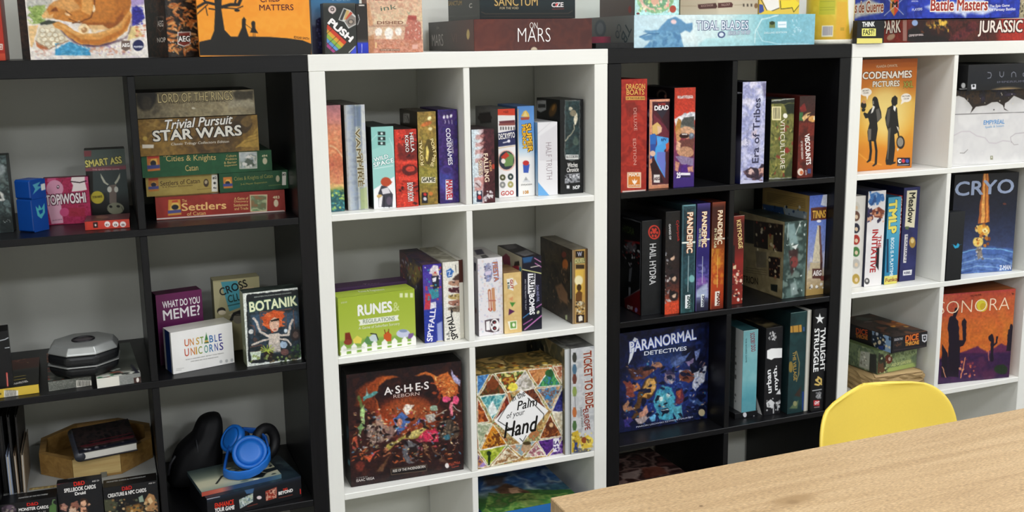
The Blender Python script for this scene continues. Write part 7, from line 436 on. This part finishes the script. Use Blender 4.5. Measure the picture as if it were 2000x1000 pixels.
('game_box','flat white card box with a face emblem under the right side of the black case','board game',(-.5055,.002,.7405),3,(.0925,.27,.0222),'d0ccc0',.42,{'f':[92.5,22.2,1,[('G',0,[(0,'dcdad0'),(.5,'dcd8cc'),(.505,'8a8c88'),(1,'7a7c78')]),('M',['90928e','6a6c68'],2.4,222,1,.5,[94,8,186,8,183,51,93,51]),('P','3a2420',0,1,[154,19,186,17,183,49,155,47]),('E','e0d8d0',0,1,[171,31,6,1,-1,11]),('P','c8c4bc',0,1,[158,47,186,48,186,52,160,50])]],'t':[92.5,270,2,[('G',1,[(0,'5a625a'),(.5,'6a7268'),(.6,'3a4038'),(.85,'4a4c44'),(.95,'c8c8bc'),(1,'d8d8cc')]),('S',['3a6a4a','8a4838','2c302c','c8ccc0'],30,13.2,223,.9,1,[20,382,177,463,161,649,9,572]),('P','1c1c2c',5,1,[161,378,183,541,166,556,152,399])]]},'boxed games on the shelving'),
('storage_box','wide pale grey storage box filling the back of the bottom left cubby','box',(-.7265,.068,.3893),0,(.333,.318,.1),'a8aaa6',.42,{},None),
('game_box','black monster card pack with red emblem, left of the front row','board game',(-.7265,.012,.3893),-1,(.115,.05,.1095),'101012',.42,{'f':[115,109.5,1.1,[('B','121214'),('T','D&D',[108,23,153,25],7,'b8201c',.04,0,.05,0),('T','MONSTER CARDS',[73,42,193,48],7,'e8e4e0',.03,0,.05,0),('T','5 - 16',[151,61,181,62],2.3,'c8c4c0',.01,0,.05,0),('E','3a2c38',5,1,[34,27,29,5,-2,23]),('E','5a4a58',4,1,[42,17,16,3,-1,11]),('P','4a6a38',4,1,[197,41,215,28,227,39,224,77,194,72]),('L','6a8a58',4,0,1,[211,28,216,13,223,14]),('S',['5a4c58','2a2228','8a8078'],14,5.4,224,.9,1,[6,10,61,20,59,47,4,37])]],'t':[115,50,1.6,[('B','0e0e10'),('T','MONSTERS OF THE MULTIVERSE',[72,62,192,65],6.6,'b8b8b4',.02,0,.05,0)]]},'boxed games on the shelving'),
('game_box','black spell card pack standing tallest in the middle of the front row','board game',(-.6095,.024,.3893),-3,(.094,.022,.1335),'121214',.42,{'f':[94,133.5,1.1,[('B','17171a'),('T','D&D',[72,21,117,20],9.5,'c8281c',.04,0,.05,0),('T','SPELLBOOK CARDS',[29,46,162,45],9.1,'f0ece8',.03,0,.05,0),('T','Druid',[73,66,117,65],7.1,'e8e4e0',.04,0,.05,0),('T','AGE 12+',[149,14,180,13],3.6,'d8d4d0',.02,0,.05,0),('L','8a2c34',2,0,1,[3,3,52,-2]),('E','d8a888',0,1,[105,107,13,2,-2,19]),('P','3a2418',2,1,[90,91,103,85,120,92,127,113,118,115,113,95,95,100]),('P','d09878',2,1,[92,127,113,129,116,183,85,178]),('P','a87868',3,1,[5,101,26,96,38,114,29,137,6,125]),('P','8a5848',3,1,[53,101,81,93,86,122,67,143,43,139]),('P','c8a890',2,1,[41,127,69,123,73,152,38,154]),('S',['c89878','5a3828','8a6048'],20,4.8,225,.9,1,[9,94,128,113,124,168,4,148]),('W',4.8,.9,226),('D',1.9,.21,726)]],'t':[94,22,1.4,[('B','0e0e10'),('T','DUNGEONS & DRAGONS',[46,12,146,-3],5.9,'8a8684',.01,0,.05,0)]]},'boxed games on the shelving'),
('game_box','black creature card pack with red emblem, right of the front row','board game',(-.5135,.015,.3893),-1,(.117,.045,.1095),'101012',.42,{'f':[117,109.5,1.1,[('B','131315'),('W',5.7,1.5,227),('D',1.9,.24,727),('T','D&D',[81,25,123,24],8.8,'b0201c',.04,0,.05,0),('T','CREATURE & NPC CARDS',[18,49,184,47],8.8,'e8e4e0',.03,0,.05,0),('T','AGE 12+',[197,13,226,13],3.2,'c8c4c0',.02,0,.05,0),('P','6a4c28',8,1,[88,104,149,99,169,119,160,150,89,137]),('P','a87838',8,.8,[109,112,145,106,153,140,111,137]),('P','a87c50',4,1,[175,87,195,58,216,70,228,113,228,154,175,144]),('P','d8b888',3,1,[186,85,201,76,210,102,195,115]),('P','5a5c40',8,.7,[-4,55,38,59,57,90,41,120,-5,111]),('S',['8a6a40','3a3024','c8a878','5a6048','2a2420'],60,4.9,228,.9,1,[-3,52,229,93,224,161,-9,119]),('P','8a9a88',3,1,[148,70,166,61,171,95,150,95])]],'t':[117,45,1.6,[('B','0e0e10'),('T','MONSTER CARDS & COMPENDIUM',[16,35,185,36],6.9,'b0b0ac',.02,0,.05,0)]]},'boxed games on the shelving'),
('game_box','black flat starter-set box with red and white slogan under the headphones','board game',(-.2905,-.012,.3893),10.5,(.232,.155,.054),'0f1014',.42,{'f':[232,54,1.2,[('B','14151a'),('G',1,[(0,'1c2a3a'),(.2,'14161c'),(1,'101114')]),('T','ENHANCE',[35,56,125,59],12,'c8301c',.04,0,.05,0),('T','YOUR GAME',[33,76,126,84],9.8,'e8e4e0',.04,0,.05,0),('P','c8ccc8',2,1,[152,44,221,29,218,70,154,89]),('M',['8a9a8c','d8dcd8','3a5a68','b0b8a0'],6.5,229,1.4,1,[155,42,219,29,216,70,154,86]),('P','3a5a80',3,1,[181,3,228,4,221,27,190,24]),('E','d8c8c8',0,1,[250,58,12,3,-1,9]),('P','a84838',2,1,[282,34,340,26,336,81,282,84]),('M',['8a2c20','d8a890','5a1c18'],6.5,230,1.4,1,[284,36,337,29,334,80,283,82]),('T','D&D',[371,54,393,54],5.7,'c8301c',.04,0,.05,0),('T','BEYOND',[347,70,419,70],8,'ece8e4',.04,0,.05,0),('L','8a3c2c',3,0,1,[191,88,239,87]),('L','8a3c2c',3,0,1,[347,85,416,86]),('L','d0302c',5,0,1,[458,68,458,91]),('L','c8c8d0',3,0,1,[0,2,61,4])]],'t':[232,155,2,[('B','1c2a34'),('M',['24343c','14202a','3a4c50'],24.7,231,1,.8,0)]]},'boxed games on the shelving'),
('map_book','thin illustrated map book lying under the blue headphones','book',(-.3,.005,.4436),9,(.194,.14,.0105),'4a5a60',.42,{'f':[194,10.5,1.1,[('G',0,[(0,'a84838'),(.25,'b86858'),(.4,'2a4468'),(.8,'2c4a70'),(1,'4a6a78')])]],'t':[194,140,1.8,[('G',1,[(0,'3c4a48'),(.4,'7a8474'),(.6,'c0bea0'),(.8,'b8b498'),(1,'8a9484')]),('P','14181a',5,1,[231,210,287,185,332,229,299,268,241,246]),('L','14181a',10,0,1,[86,221,133,148,174,151,180,222]),('P','1c2428',5,1,[313,187,398,179,403,213,332,229]),('S',['1c2428','5a6a60','d8d4b8'],24,10.7,232,.9,2,[154,-8,429,168,355,391,91,224])]]},None),
]
for r in BOXES: game_box(r)

# ------------------------------------------------------------------ other things on the shelves
def part(root, name, me, m): return link(name, me, m, root)
def art(root, f, w, h, cell, ops, dims): add_face(root, f, [w, h, cell, ops], *dims)

# yellow tub on the shelf top
tub = tag(empty('plastic_tub', (1.52, .086, 1.465)), 'round yellow tub with barcode and white foot beside the ice-blue box', 'tub')
cv = Canvas(414, 165, 1.6)
cv.run([('G', 1, [(0, 'd8c43c'), (.5, 'd8c040'), (.85, 'd8a030'), (1, 'd0982c')]), ('M', ['d8c440', 'cfb638', 'e0cc50'], 30, 5, 1, .5, 0),
        ('P', 'b8b838', 4, .9, [90, 0, 178, 0, 178, 190, 90, 190]), ('P', 'e8e4c8', 0, 1, [110, 250, 172, 250, 172, 312, 110, 312])]
       + [('P', '6a6488', 0, 1, [116 + 6 * k, 256, 119 + 6 * k, 256, 119 + 6 * k, 304, 116 + 6 * k, 304]) for k in range(9)]
       + [('L', '8a9030', 3, 2, .7, [96, y, 172, y]) for y in (30, 44, 58, 90, 104, 118, 150, 164)]
       + [('P', 'ecebe4', 8, .95, [250, 80, 300, 40, 330, 120, 320, 250, 280, 300, 262, 200]), ('P', 'b85a38', 4, .9, [262, 60, 300, 20, 310, 40, 276, 90]),
          ('P', 'e0a838', 10, .7, [186, 120, 250, 120, 250, 326, 186, 326]), ('P', 'b8982c', 2, .9, [212, 262, 236, 262, 236, 280, 212, 280])])
me = cv.mesh('printed_wrap'); n = len(me.vertices); a = np.zeros(n * 3, np.float32); me.vertices.foreach_get('co', a); a = a.reshape(-1, 3)
th = a[:, 0] / .066 + math.radians(165); zz = a[:, 2].copy(); a[:, 0] = .0663 * np.cos(th); a[:, 1] = .0663 * np.sin(th); a[:, 2] = zz + .012; me.vertices.foreach_set('co', a.ravel())
me.polygons.foreach_set('use_smooth', [True] * len(me.polygons)); me.update()
part(tub, 'printed_wrap', me, PRINT)
part(tub, 'tub_wall', lathe_mesh('tub_wall', [(.064, .0), (.0655, .004), (.0655, .172), (.060, .176)], 40), mat('d8c040', .4))
part(tub, 'foot_rim', lathe_mesh('foot_rim', [(.066, 0), (.0685, .002), (.0685, .010), (.0668, .013)], 40), mat('e4e0d0', .4))
part(tub, 'lid', lathe_mesh('lid', [(.0685, .172), (.0690, .176), (.0690, .188), (.066, .191)], 40), mat('e8e4d8', .4))

# blue deck box
db = tag(empty('deck_box', (-.640, .098, Z1 + .0006), -42), 'blue plastic flip-top deck box with teal marks, set corner-on', 'deck box')
BL = mat('12489a', .3, noise=.08)
part(db, 'body', box_mesh('body', 0, 0, 0, .046, .043, .072, .003), BL)
ld = part(db, 'lid', box_mesh('lid', -.0006, -.0006, .0725, .0466, .0436, .115, .004), BL)
art(db, 'r', 43, 72, 1.2, [('B', '14408a'), ('P', '5ab8b0', 2, .8, [20, 30, 34, 44, 40, 26, 52, 46, 72, 24, 70, 66, 46, 90, 26, 74]), ('P', '14408a', 2, 1, [34, 52, 60, 50, 56, 66, 40, 70])], (.046, .043, .072))
lo = empty('lid_print', (0, 0, .0725)); lo.parent = db; lo.location = (0, 0, .0725)
add_face(lo, 'r', [43, 42, 1.2, [('B', '163f88'), ('P', '5aa8b0', 2, .8, [14, 20, 60, 12, 40, 30, 64, 34, 10, 62, 26, 40]), ('P', 'c8ccc4', 0, 1, [60, 24, 84, 22, 84, 50, 60, 52])]], .0466, .0436, .042)

# black octagonal case with silver lid
cs = tag(empty('octagonal_case', (-.528, .082, Z2 + .0236), 22.5 - 4), 'black eight-sided case with a silver lid on flat card boxes', 'case')
BP = mat('0d0f12', .42, noise=.2, scale=200, bump=.1); SV = mat('a4a6a3', .34, .5, noise=.06)
def octa(name, rings, m, parent):
    me = lathe_mesh(name, rings, 8, smooth=False); o = part(parent, name, me, m)
    bv = o.modifiers.new('round', 'BEVEL'); bv.width = .008 if len(rings) < 4 else .003; bv.segments = 3; bv.limit_method = 'ANGLE'; bv.angle_limit = .35
    return o
octa('lower_shell', [(.066, 0), (.0775, .009), (.0805, .026)], BP, cs)
octa('seam_band', [(.0808, .0262), (.0812, .0268), (.0812, .0282), (.0808, .0288)], SV, cs)
octa('upper_shell', [(.0805, .029), (.0800, .053)], BP, cs)
sl = octa('lid', [(.0795, .0532), (.0788, .057), (.0690, .0705), (.0640, .0716)], SV, cs)
part(sl, 'badge_ring', tube_mesh('badge_ring', [(.023 * math.cos(q), .023 * math.sin(q), .0720) for q in np.linspace(0, 2 * math.pi, 29)[:-1]], .0025, 8, True), mat('1c1a1c', .4))
part(sl, 'badge', lathe_mesh('badge', [(.020, .0716), (.019, .0727)], 28), mat('4a4446', .4))

# octagonal wooden tray with a book in it
def wood(name, c0, c1, sc=(3, 90, 90)):
    m, N, L, b = new_mat(name)
    tc = N.new('ShaderNodeTexCoord'); mp = N.new('ShaderNodeMapping'); mp.inputs['Scale'].default_value = sc
    n = N.new('ShaderNodeTexNoise'); n.inputs['Scale'].default_value = 1; n.inputs['Detail'].default_value = 5; n.inputs['Distortion'].default_value = .6
    r = N.new('ShaderNodeValToRGB'); r.color_ramp.elements[0].position = .3; r.color_ramp.elements[1].position = .7
    r.color_ramp.elements[0].color = (*lin(hexc(c0)), 1); r.color_ramp.elements[1].color = (*lin(hexc(c1)), 1)
    L.new(tc.outputs['Object'], mp.inputs[0]); L.new(mp.outputs[0], n.inputs['Vector']); L.new(n.outputs['Fac'], r.inputs[0]); L.new(r.outputs[0], b.inputs['Base Color'])
    b.inputs['Roughness'].default_value = .5
    return m
TW = wood('tray_wood', '84612f', 'a07c42'); TP = wood('lit_pale_tray_wood', 'b0925a', 'c8ae74', (8, 60, 160))  # second wood: paler end grain, with the front board's lit look in its colour
tr = tag(empty('wooden_tray', (-.524, .2335, Z3 + .1013)), 'octagonal wooden tray holding a dark hardback book', 'tray')
Ro, Ri, th = .1375, .122, .0
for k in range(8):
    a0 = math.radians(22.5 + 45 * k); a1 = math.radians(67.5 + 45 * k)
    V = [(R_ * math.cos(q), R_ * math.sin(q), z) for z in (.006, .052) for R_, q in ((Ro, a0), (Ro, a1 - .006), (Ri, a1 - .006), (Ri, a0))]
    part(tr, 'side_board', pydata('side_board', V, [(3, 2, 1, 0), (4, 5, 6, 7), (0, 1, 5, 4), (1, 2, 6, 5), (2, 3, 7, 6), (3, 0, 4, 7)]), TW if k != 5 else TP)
part(tr, 'base_board', pydata('base_board', [(Ro * math.cos(math.radians(22.5 + 45 * k)), Ro * math.sin(math.radians(22.5 + 45 * k)), z) for z in (0, .0058) for k in range(8)],
     [tuple(range(8))[::-1], tuple(range(8, 16))] + [(k, (k + 1) % 8, 8 + (k + 1) % 8, 8 + k) for k in range(8)]), TW)
part(tr, 'clasp', box_mesh('clasp', .006, -.1305, -.002, .020, -.1275, .012, .001), mat('8a8678', .35, .6))
bk = tag(empty('hardback_book', (-.560, .083, Z3 + .1548), 8), 'dark patterned hardback book with white page edges resting on the tray rim', 'book')
bk.rotation_euler = (math.radians(9), 0, math.radians(8))
CV = mat('14121a', .35, noise=.2)
part(bk, 'pages', box_mesh('pages', .004, .002, .003, .128, .118, .021, .0005), mat('dcd9d0', .7, noise=.04, scale=400))
part(bk, 'back_cover', box_mesh('back_cover', 0, 0, 0, .130, .121, .0028, .0006), CV)
fc = part(bk, 'front_cover', box_mesh('front_cover', 0, 0, .0212, .130, .121, .024, .0006), CV)
part(bk, 'spine', tube_mesh('spine', [(.002, y, .012) for y in np.linspace(0, .121, 6)], .0118, 14), mat('3a3c44', .3, noise=.2))
add_face(fc, 't', [130, 121, 1.8, [('B', '1c1a1c'), ('M', ['141214', '2c2624', '3a2a28', '1a1818'], 14, 3, 1.2, .8, 0), ('L', '5a1c24', 12, 6, .9, [20, 186, 250, 180]), ('L', '8a3a40', 4, 3, .9, [30, 200, 250, 192]), ('L', '5a1c24', 8, 4, .8, [60, 160, 250, 150]), ('P', '1a1e2c', 2, .8, [0, 216, 260, 216, 260, 242, 0, 242]), ('S', ['b8b4b8', '6a6468'], 10, 6, 4, .8, 1, [30, 214, 240, 214, 240, 234, 30, 234])]], .130, .121, .024)
rl = tag(link('wooden_ruler', box_mesh('wooden_ruler', 0, 0, 0, .062, .008, .003, .0005), wood('ruler_wood', '6a5430', 'b09a60', (200, 60, 60))), 'short carved wooden stick lying before the wooden tray', 'stick')
rl.location = (-.672, .092, Z3 + .1012); rl.rotation_euler = (0, 0, math.radians(-6))

# upright folders at the left end
for lab, x, y, w, d, h, c, tilt in (('tall black folder standing leftmost against the cubby side', -.7245, .095, .012, .2, .185, '0d0d10', 0),
                             ('pale blue paper sleeve among the upright folders', -.711, .074, .007, .16, .100, '9aa8c0', 0),
                             ('thin black folder right of the pale blue sleeve', -.7025, .09, .0055, .2, .188, '100f10', 0),
                             ('tan card sleeve among the upright folders', -.6955, .078, .0045, .16, .098, '8a745c', 0),
                             ('dark brown folder between two tan sleeves', -.6895, .088, .0045, .2, .186, '1a1512', 1.2),
                             ('worn tan sleeve rightmost of the upright folders', -.6835, .08, .0065, .16, .097, '7c6c58', 1.5)):
    f = tag(empty('paper_folder', (x, y, Z3 + .1012)), lab, 'folder', 'upright folders'); f.rotation_euler = (0, math.radians(tilt), 0)
    part(f, 'front_cover', box_mesh('front_cover', 0, 0, 0, w * .25, d, h, .0003), mat(c, .5))
    part(f, 'back_cover', box_mesh('back_cover', w * .75, 0, 0, w, d, h, .0003), mat(c, .5))
    part(f, 'sheets', box_mesh('sheets', w * .27, .001, .001, w * .73, d - .004, h - .006, 0), mat('b8b0a4' if c in ('9aa8c0', '8a745c', '7c6c58') else '2a2826', .7))

# black fabric bag
prof = [(.0, -.372, -.236, .052), (.02, -.366, -.232, .062), (.05, -.358, -.229, .064), (.085, -.346, -.226, .060), (.105, -.330, -.224, .056), (.118, -.308, -.223, .052), (.13, -.296, -.222, .047), (.147, -.290, -.221, .044), (.160, -.284, -.222, .037), (.171, -.272, -.226, .027), (.176, -.254, -.236, .010)]
V = []; F = []; nb = 40; rg = random.Random(4)
for i, (z, x0, x1, ry) in enumerate(prof):
    for j in range(nb):
        q = 2 * math.pi * j / nb; c, s = math.cos(q), math.sin(q)
        fold = 1 + .05 * math.sin(q * 5 + z * 30) * (1 - z / .22) + .03 * math.sin(q * 9 - z * 50)
        V.append(((x0 + x1) / 2 + (x1 - x0) / 2 * math.copysign(abs(c) ** .8, c) * (1 + (fold - 1) * .5), .232 + ry * math.copysign(abs(s) ** .85, s) * fold, z))
for i in range(len(prof) - 1):
    for j in range(nb): F.append((i * nb + j, i * nb + (j + 1) % nb, (i + 1) * nb + (j + 1) % nb, (i + 1) * nb + j))
F += [tuple(range(nb))[::-1], tuple(range((len(prof) - 1) * nb, len(prof) * nb))]
bag = tag(empty('fabric_bag', (0, 0, Z3 + .0005)), 'slumped black fabric bag standing left of the blue headphones', 'bag')
o = part(bag, 'bag_body', pydata('bag_body', V, F, True), mat('0d0d0f', .7, noise=.25, scale=40, bump=.3, spec=.3)); o.modifiers.new('s', 'SUBSURF').render_levels = 1
part(bag, 'seam', tube_mesh('seam', [(-.292, .186, .128), (-.290, .178, .10), (-.284, .172, .06), (-.272, .170, .012)], .0022, 8), mat('16161a', .6))
part(bag, 'strap', tube_mesh('strap', [(-.344, .20, .088), (-.358, .205, .066), (-.364, .20, .04)], [.003, .004, .003], 8), mat('1c1c20', .6))

# blue headphones on the map book
HB = mat('1c6cc8', .38, noise=.05); HD = mat('134c98', .4, noise=.05); HK = mat('0b0b0e', .6, noise=.2)
hp = tag(empty('headphones', (-.18, .085, Z3 + .0652)), 'bright blue over-ear headphones with black cushions on the map book', 'headphones')
def cup(c, axis, r, name):
    ax = Vector(axis).normalized(); rot = Vector((0, 0, 1)).rotation_difference(ax).to_matrix().to_4x4(); M = Matrix.Translation(c) @ rot
    o = part(hp, name, lathe_mesh(name, [(r * .80, -.010), (r * .98, -.006), (r, .004), (r * .96, .010), (r * .80, .0115), (r * .76, .007)], 32), HB); o.matrix_local = M
    d = link('inner_disc', lathe_mesh('inner_disc', [(r * .74, .004), (r * .72, .0105), (r * .5, .012)], 32), HB, o)
    k = part(hp, 'ear_cushion', tube_mesh('ear_cushion', [(r * .72 * math.cos(q), r * .72 * math.sin(q), -.017) for q in np.linspace(0, 2 * math.pi, 33)[:-1]], .0105, 12, True), HK); k.matrix_local = M
    return M
cup((.006, .004, .046), (-.12, -1, .75), .043, 'ear_cup')
cup((-.026, .062, .066), (-.75, -.35, .6), .036, 'ear_cup')
k = part(hp, 'ear_cushion', tube_mesh('ear_cushion', [(.029 * math.cos(q), .034 * math.sin(q), 0) for q in np.linspace(0, 2 * math.pi, 33)[:-1]], .0135, 12, True), HK)
k.matrix_local = Matrix.Translation((.052, .050, .050)) @ Matrix.Rotation(math.radians(80), 4, 'X') @ Matrix.Rotation(math.radians(30), 4, 'Y')
def band(name, pts, h, t, m):
    V = []; F = []
    for i, p in enumerate(pts):
        p = Vector(p); a = Vector(pts[max(i - 1, 0)]); b = Vector(pts[min(i + 1, len(pts) - 1)]); d = (b - a).normalized(); nrm = d.cross(Vector((0, 0, 1))).normalized(); up = Vector((0, -.25, 1)).normalized()
        V += [p - up * h / 2 - nrm * t / 2, p - up * h / 2 + nrm * t / 2, p + up * h / 2 + nrm * t / 2, p + up * h / 2 - nrm * t / 2]
    for i in range(len(pts) - 1):
        for j in range(4): F.append((4 * i + j, 4 * i + (j + 1) % 4, 4 * i + 4 + (j + 1) % 4, 4 * i + 4 + j))
    F += [(3, 2, 1, 0), tuple(range(4 * len(pts) - 4, 4 * len(pts)))]
    o = part(hp, name, pydata(name, V, F, True), m); bv = o.modifiers.new('b', 'BEVEL'); bv.width = .0015; bv.segments = 2; bv.limit_method = 'ANGLE'
    return o
band('headband', [(-.060, -.016, .014), (-.050, -.034, .013), (-.030, -.048, .013), (-.005, -.053, .015), (.018, -.050, .021), (.038, -.038, .030), (.050, -.018, .038), (.052, .006, .044)], .024, .006, HB)
band('headband_arm', [(-.060, -.016, .014), (-.055, .006, .022), (-.045, .032, .040), (-.034, .050, .056)], .016, .006, HD)
band('slider', [(.052, .006, .044), (.050, .030, .066), (.030, .052, .082), (.0, .062, .086)], .016, .006, HD)

# crumpled kraft paper parcel under the pile of boxes
bm = bmesh.new(); bmesh.ops.create_cube(bm, size=1); bmesh.ops.subdivide_edges(bm, edges=bm.edges[:], cuts=9, use_grid_fill=True)
rg = random.Random(7)
for v in bm.verts:
    x, y, z = v.co; fl = 0 if z < -.49 else 1
    v.co = Vector((.0 + x * .195, y * .26, (z + .5) * .0645))
    if fl and not (abs(x) < .42 and abs(y) < .42 and z > .49): v.co += Vector((rg.uniform(-1, 1) * .005, rg.uniform(-1, 1) * .005, rg.uniform(-1, 0) * .004))
me = bpy.data.meshes.new('kraft_parcel'); bm.to_mesh(me); bm.free()
kp = tag(link('kraft_parcel', me, mat('a08558', .75, noise=.12, scale=30, bump=.4)), 'crumpled brown kraft paper parcel at the bottom of the pile', 'parcel')
kp.location = (1.792, .152, Z3 + .0003); kp.rotation_euler = (0, 0, math.radians(-3))
fl = link('folded_flap', pydata('folded_flap', [(-.085, -.128, .0655), (.092, -.130, .0655), (.085, -.07, .0665), (-.05, -.06, .0665), (-.085, -.128, .0648), (.092, -.130, .0648), (.085, -.07, .0652), (-.05, -.06, .0652)], [(0, 1, 2, 3), (7, 6, 5, 4), (0, 4, 5, 1), (1, 5, 6, 2), (2, 6, 7, 3), (3, 7, 4, 0)]), mat('c8a878', .7, noise=.1, scale=40), kp)

# ------------------------------------------------------------------ table and chair
def table_mat():
    m, N, L, b = new_mat('oak_top')
    tc = N.new('ShaderNodeTexCoord')
    def noise(scale, det, dist=0):
        mp = N.new('ShaderNodeMapping'); mp.inputs['Scale'].default_value = scale; n = N.new('ShaderNodeTexNoise'); n.inputs['Scale'].default_value = 1; n.inputs['Detail'].default_value = det; n.inputs['Distortion'].default_value = dist
        L.new(tc.outputs['Object'], mp.inputs[0]); L.new(mp.outputs[0], n.inputs['Vector']); return n
    n1 = noise((3, 45, 45), 8, .6); n2 = noise((120, 700, 100), 4); n3 = noise((1.1, 5, 5), 2)
    r = N.new('ShaderNodeValToRGB'); L.new(n1.outputs['Fac'], r.inputs[0])
    e = r.color_ramp.elements; e[0].position = .2; e[0].color = (*lin(hexc('a88a64')), 1); e[1].position = .75; e[1].color = (*lin(hexc('c4a77f')), 1)
    k = r.color_ramp.elements.new(.5); k.color = (*lin(hexc('ba9c74')), 1)
    mx = N.new('ShaderNodeMix'); mx.data_type = 'RGBA'; mx.blend_type = 'OVERLAY'; mx.inputs[0].default_value = .36
    L.new(r.outputs[0], mx.inputs[6]); L.new(n2.outputs['Color'], mx.inputs[7])
    mr = N.new('ShaderNodeMapRange'); mr.inputs[1].default_value = .3; mr.inputs[2].default_value = .7; L.new(n2.outputs['Fac'], mr.inputs[0])
    cmb = N.new('ShaderNodeCombineColor'); [L.new(mr.outputs[0], cmb.inputs[i]) for i in range(3)]; L.new(cmb.outputs[0], mx.inputs[7])
    # long dark pores running with the grain
    n4 = noise((5, 260, 60), 3, .3); m4 = N.new('ShaderNodeMapRange'); m4.inputs[1].default_value = .62; m4.inputs[2].default_value = .74; m4.inputs[3].default_value = 0; m4.inputs[4].default_value = .45; L.new(n4.outputs['Fac'], m4.inputs[0])
    q4 = N.new('ShaderNodeMix'); q4.data_type = 'RGBA'; L.new(m4.outputs[0], q4.inputs[0]); L.new(mx.outputs[2], q4.inputs[6]); q4.inputs[7].default_value = (*lin(hexc('8e6f4a')), 1)
    out = q4.outputs[2]
    for (kx, ky, rx, ry, c) in ((.566, -1.056, .012, .008, '4a3020'), (.572, -1.050, .05, .018, '9c7d55'), (.419, -1.010, .004, .003, '5a4028')):
        sb = N.new('ShaderNodeVectorMath'); sb.operation = 'SUBTRACT'; sb.inputs[1].default_value = (kx, ky, .73); L.new(tc.outputs['Object'], sb.inputs[0])
        dv = N.new('ShaderNodeVectorMath'); dv.operation = 'DIVIDE'; dv.inputs[1].default_value = (rx, ry, 1); L.new(sb.outputs[0], dv.inputs[0])
        ln = N.new('ShaderNodeVectorMath'); ln.operation = 'LENGTH'; L.new(dv.outputs[0], ln.inputs[0])
        m2 = N.new('ShaderNodeMapRange'); m2.inputs[1].default_value = .5; m2.inputs[2].default_value = 1.2; m2.inputs[3].default_value = .8; m2.inputs[4].default_value = 0; L.new(ln.outputs['Value'], m2.inputs[0])
        q = N.new('ShaderNodeMix'); q.data_type = 'RGBA'; L.new(m2.outputs[0], q.inputs[0]); L.new(out, q.inputs[6]); q.inputs[7].default_value = (*lin(hexc(c)), 1); out = q.outputs[2]
    L.new(out, b.inputs['Base Color']); b.inputs['Roughness'].default_value = .5
    bp = N.new('ShaderNodeBump'); bp.inputs['Strength'].default_value = .15; bp.inputs['Distance'].default_value = .001; L.new(n2.outputs['Fac'], bp.inputs['Height']); L.new(bp.outputs[0], b.inputs['Normal'])
    return m
tb = tag(empty('table', (0, 0, 0)), 'long oak table with a pale grained top in the foreground', 'table')
part(tb, 'tabletop', box_mesh('tabletop', .204, -1.79, .698, 2.62, -.883, .730, .0015), table_mat())
for x in (.30, 2.46):
    for y in (-1.70, -1.03): part(tb, 'leg', box_mesh('leg', x, y, 0, x + .06, y + .06, .698, .003), mat('2a2a2c', .5))
part(tb, 'apron', box_mesh('apron', .36, -1.02, .63, 2.46, -1.00, .697, .002), mat('2a2a2c', .5)); part(tb, 'apron', box_mesh('apron', .36, -1.67, .63, 2.46, -1.65, .697, .002), mat('2a2a2c', .5))

ch = tag(empty('shell_chair', (1.100, -.85, 0), 10), 'yellow moulded plastic shell chair tucked behind the table', 'chair')
prof = [(-.225, .418, .15), (-.218, .432, .19), (-.19, .440, .205), (-.10, .432, .215), (.0, .425, .215), (.08, .43, .212), (.13, .455, .208), (.16, .50, .217), (.178, .55, .222)]
zt = .738
for k in range(1, 15):
    t = k / 14; z = .55 + (zt - .55) * t; y = .178 + .045 * t - .01 * t * t; zz = max(0, (z - (zt - .14)) / .14)
    prof.append((y, z, .222 * max(0, 1 - zz ** 2.9) ** (1 / 3.5) + .002))
V = []; F = []; nu = 25
for y, z, hw in prof:
    for j in range(nu):
        u = -1 + 2 * j / (nu - 1); bk_ = min(1, max(0, (z - .43) / .12)) if y > .05 else 0
        xx = u * hw; e = (xx / .205) ** 2
        V.append((xx, y - .055 * e * bk_, z + .035 * e * (1 - bk_)))
for i in range(len(prof) - 1):
    for j in range(nu - 1): F.append((i * nu + j, i * nu + j + 1, (i + 1) * nu + j + 1, (i + 1) * nu + j))
o = part(ch, 'shell', pydata('shell', V, F, True), mat('e6c950', .42, noise=.03, scale=200))
so = o.modifiers.new('thick', 'SOLIDIFY'); so.thickness = .009; so.offset = 1; ss = o.modifiers.new('sub', 'SUBSURF'); ss.levels = 1; ss.render_levels = 1
for sx in (-1, 1):
    for sy in (-1, 1): part(ch, 'leg', tube_mesh('leg', [(sx * .12, sy * .10, .41), (sx * .20, sy * .20, 0.0)], [.015, .011], 12), wood('leg_wood', 'b08a58', 'c8a878'))
part(ch, 'seat_frame', tube_mesh('seat_frame', [(-.13, -.11, .405), (.13, -.11, .405), (.13, .11, .405), (-.13, .11, .405)], .008, 8, True), mat('1c1c1e', .4, .6))
for o in bpy.data.objects:
    if o.name.startswith('lettering'): o['kind'] = 'stuff'
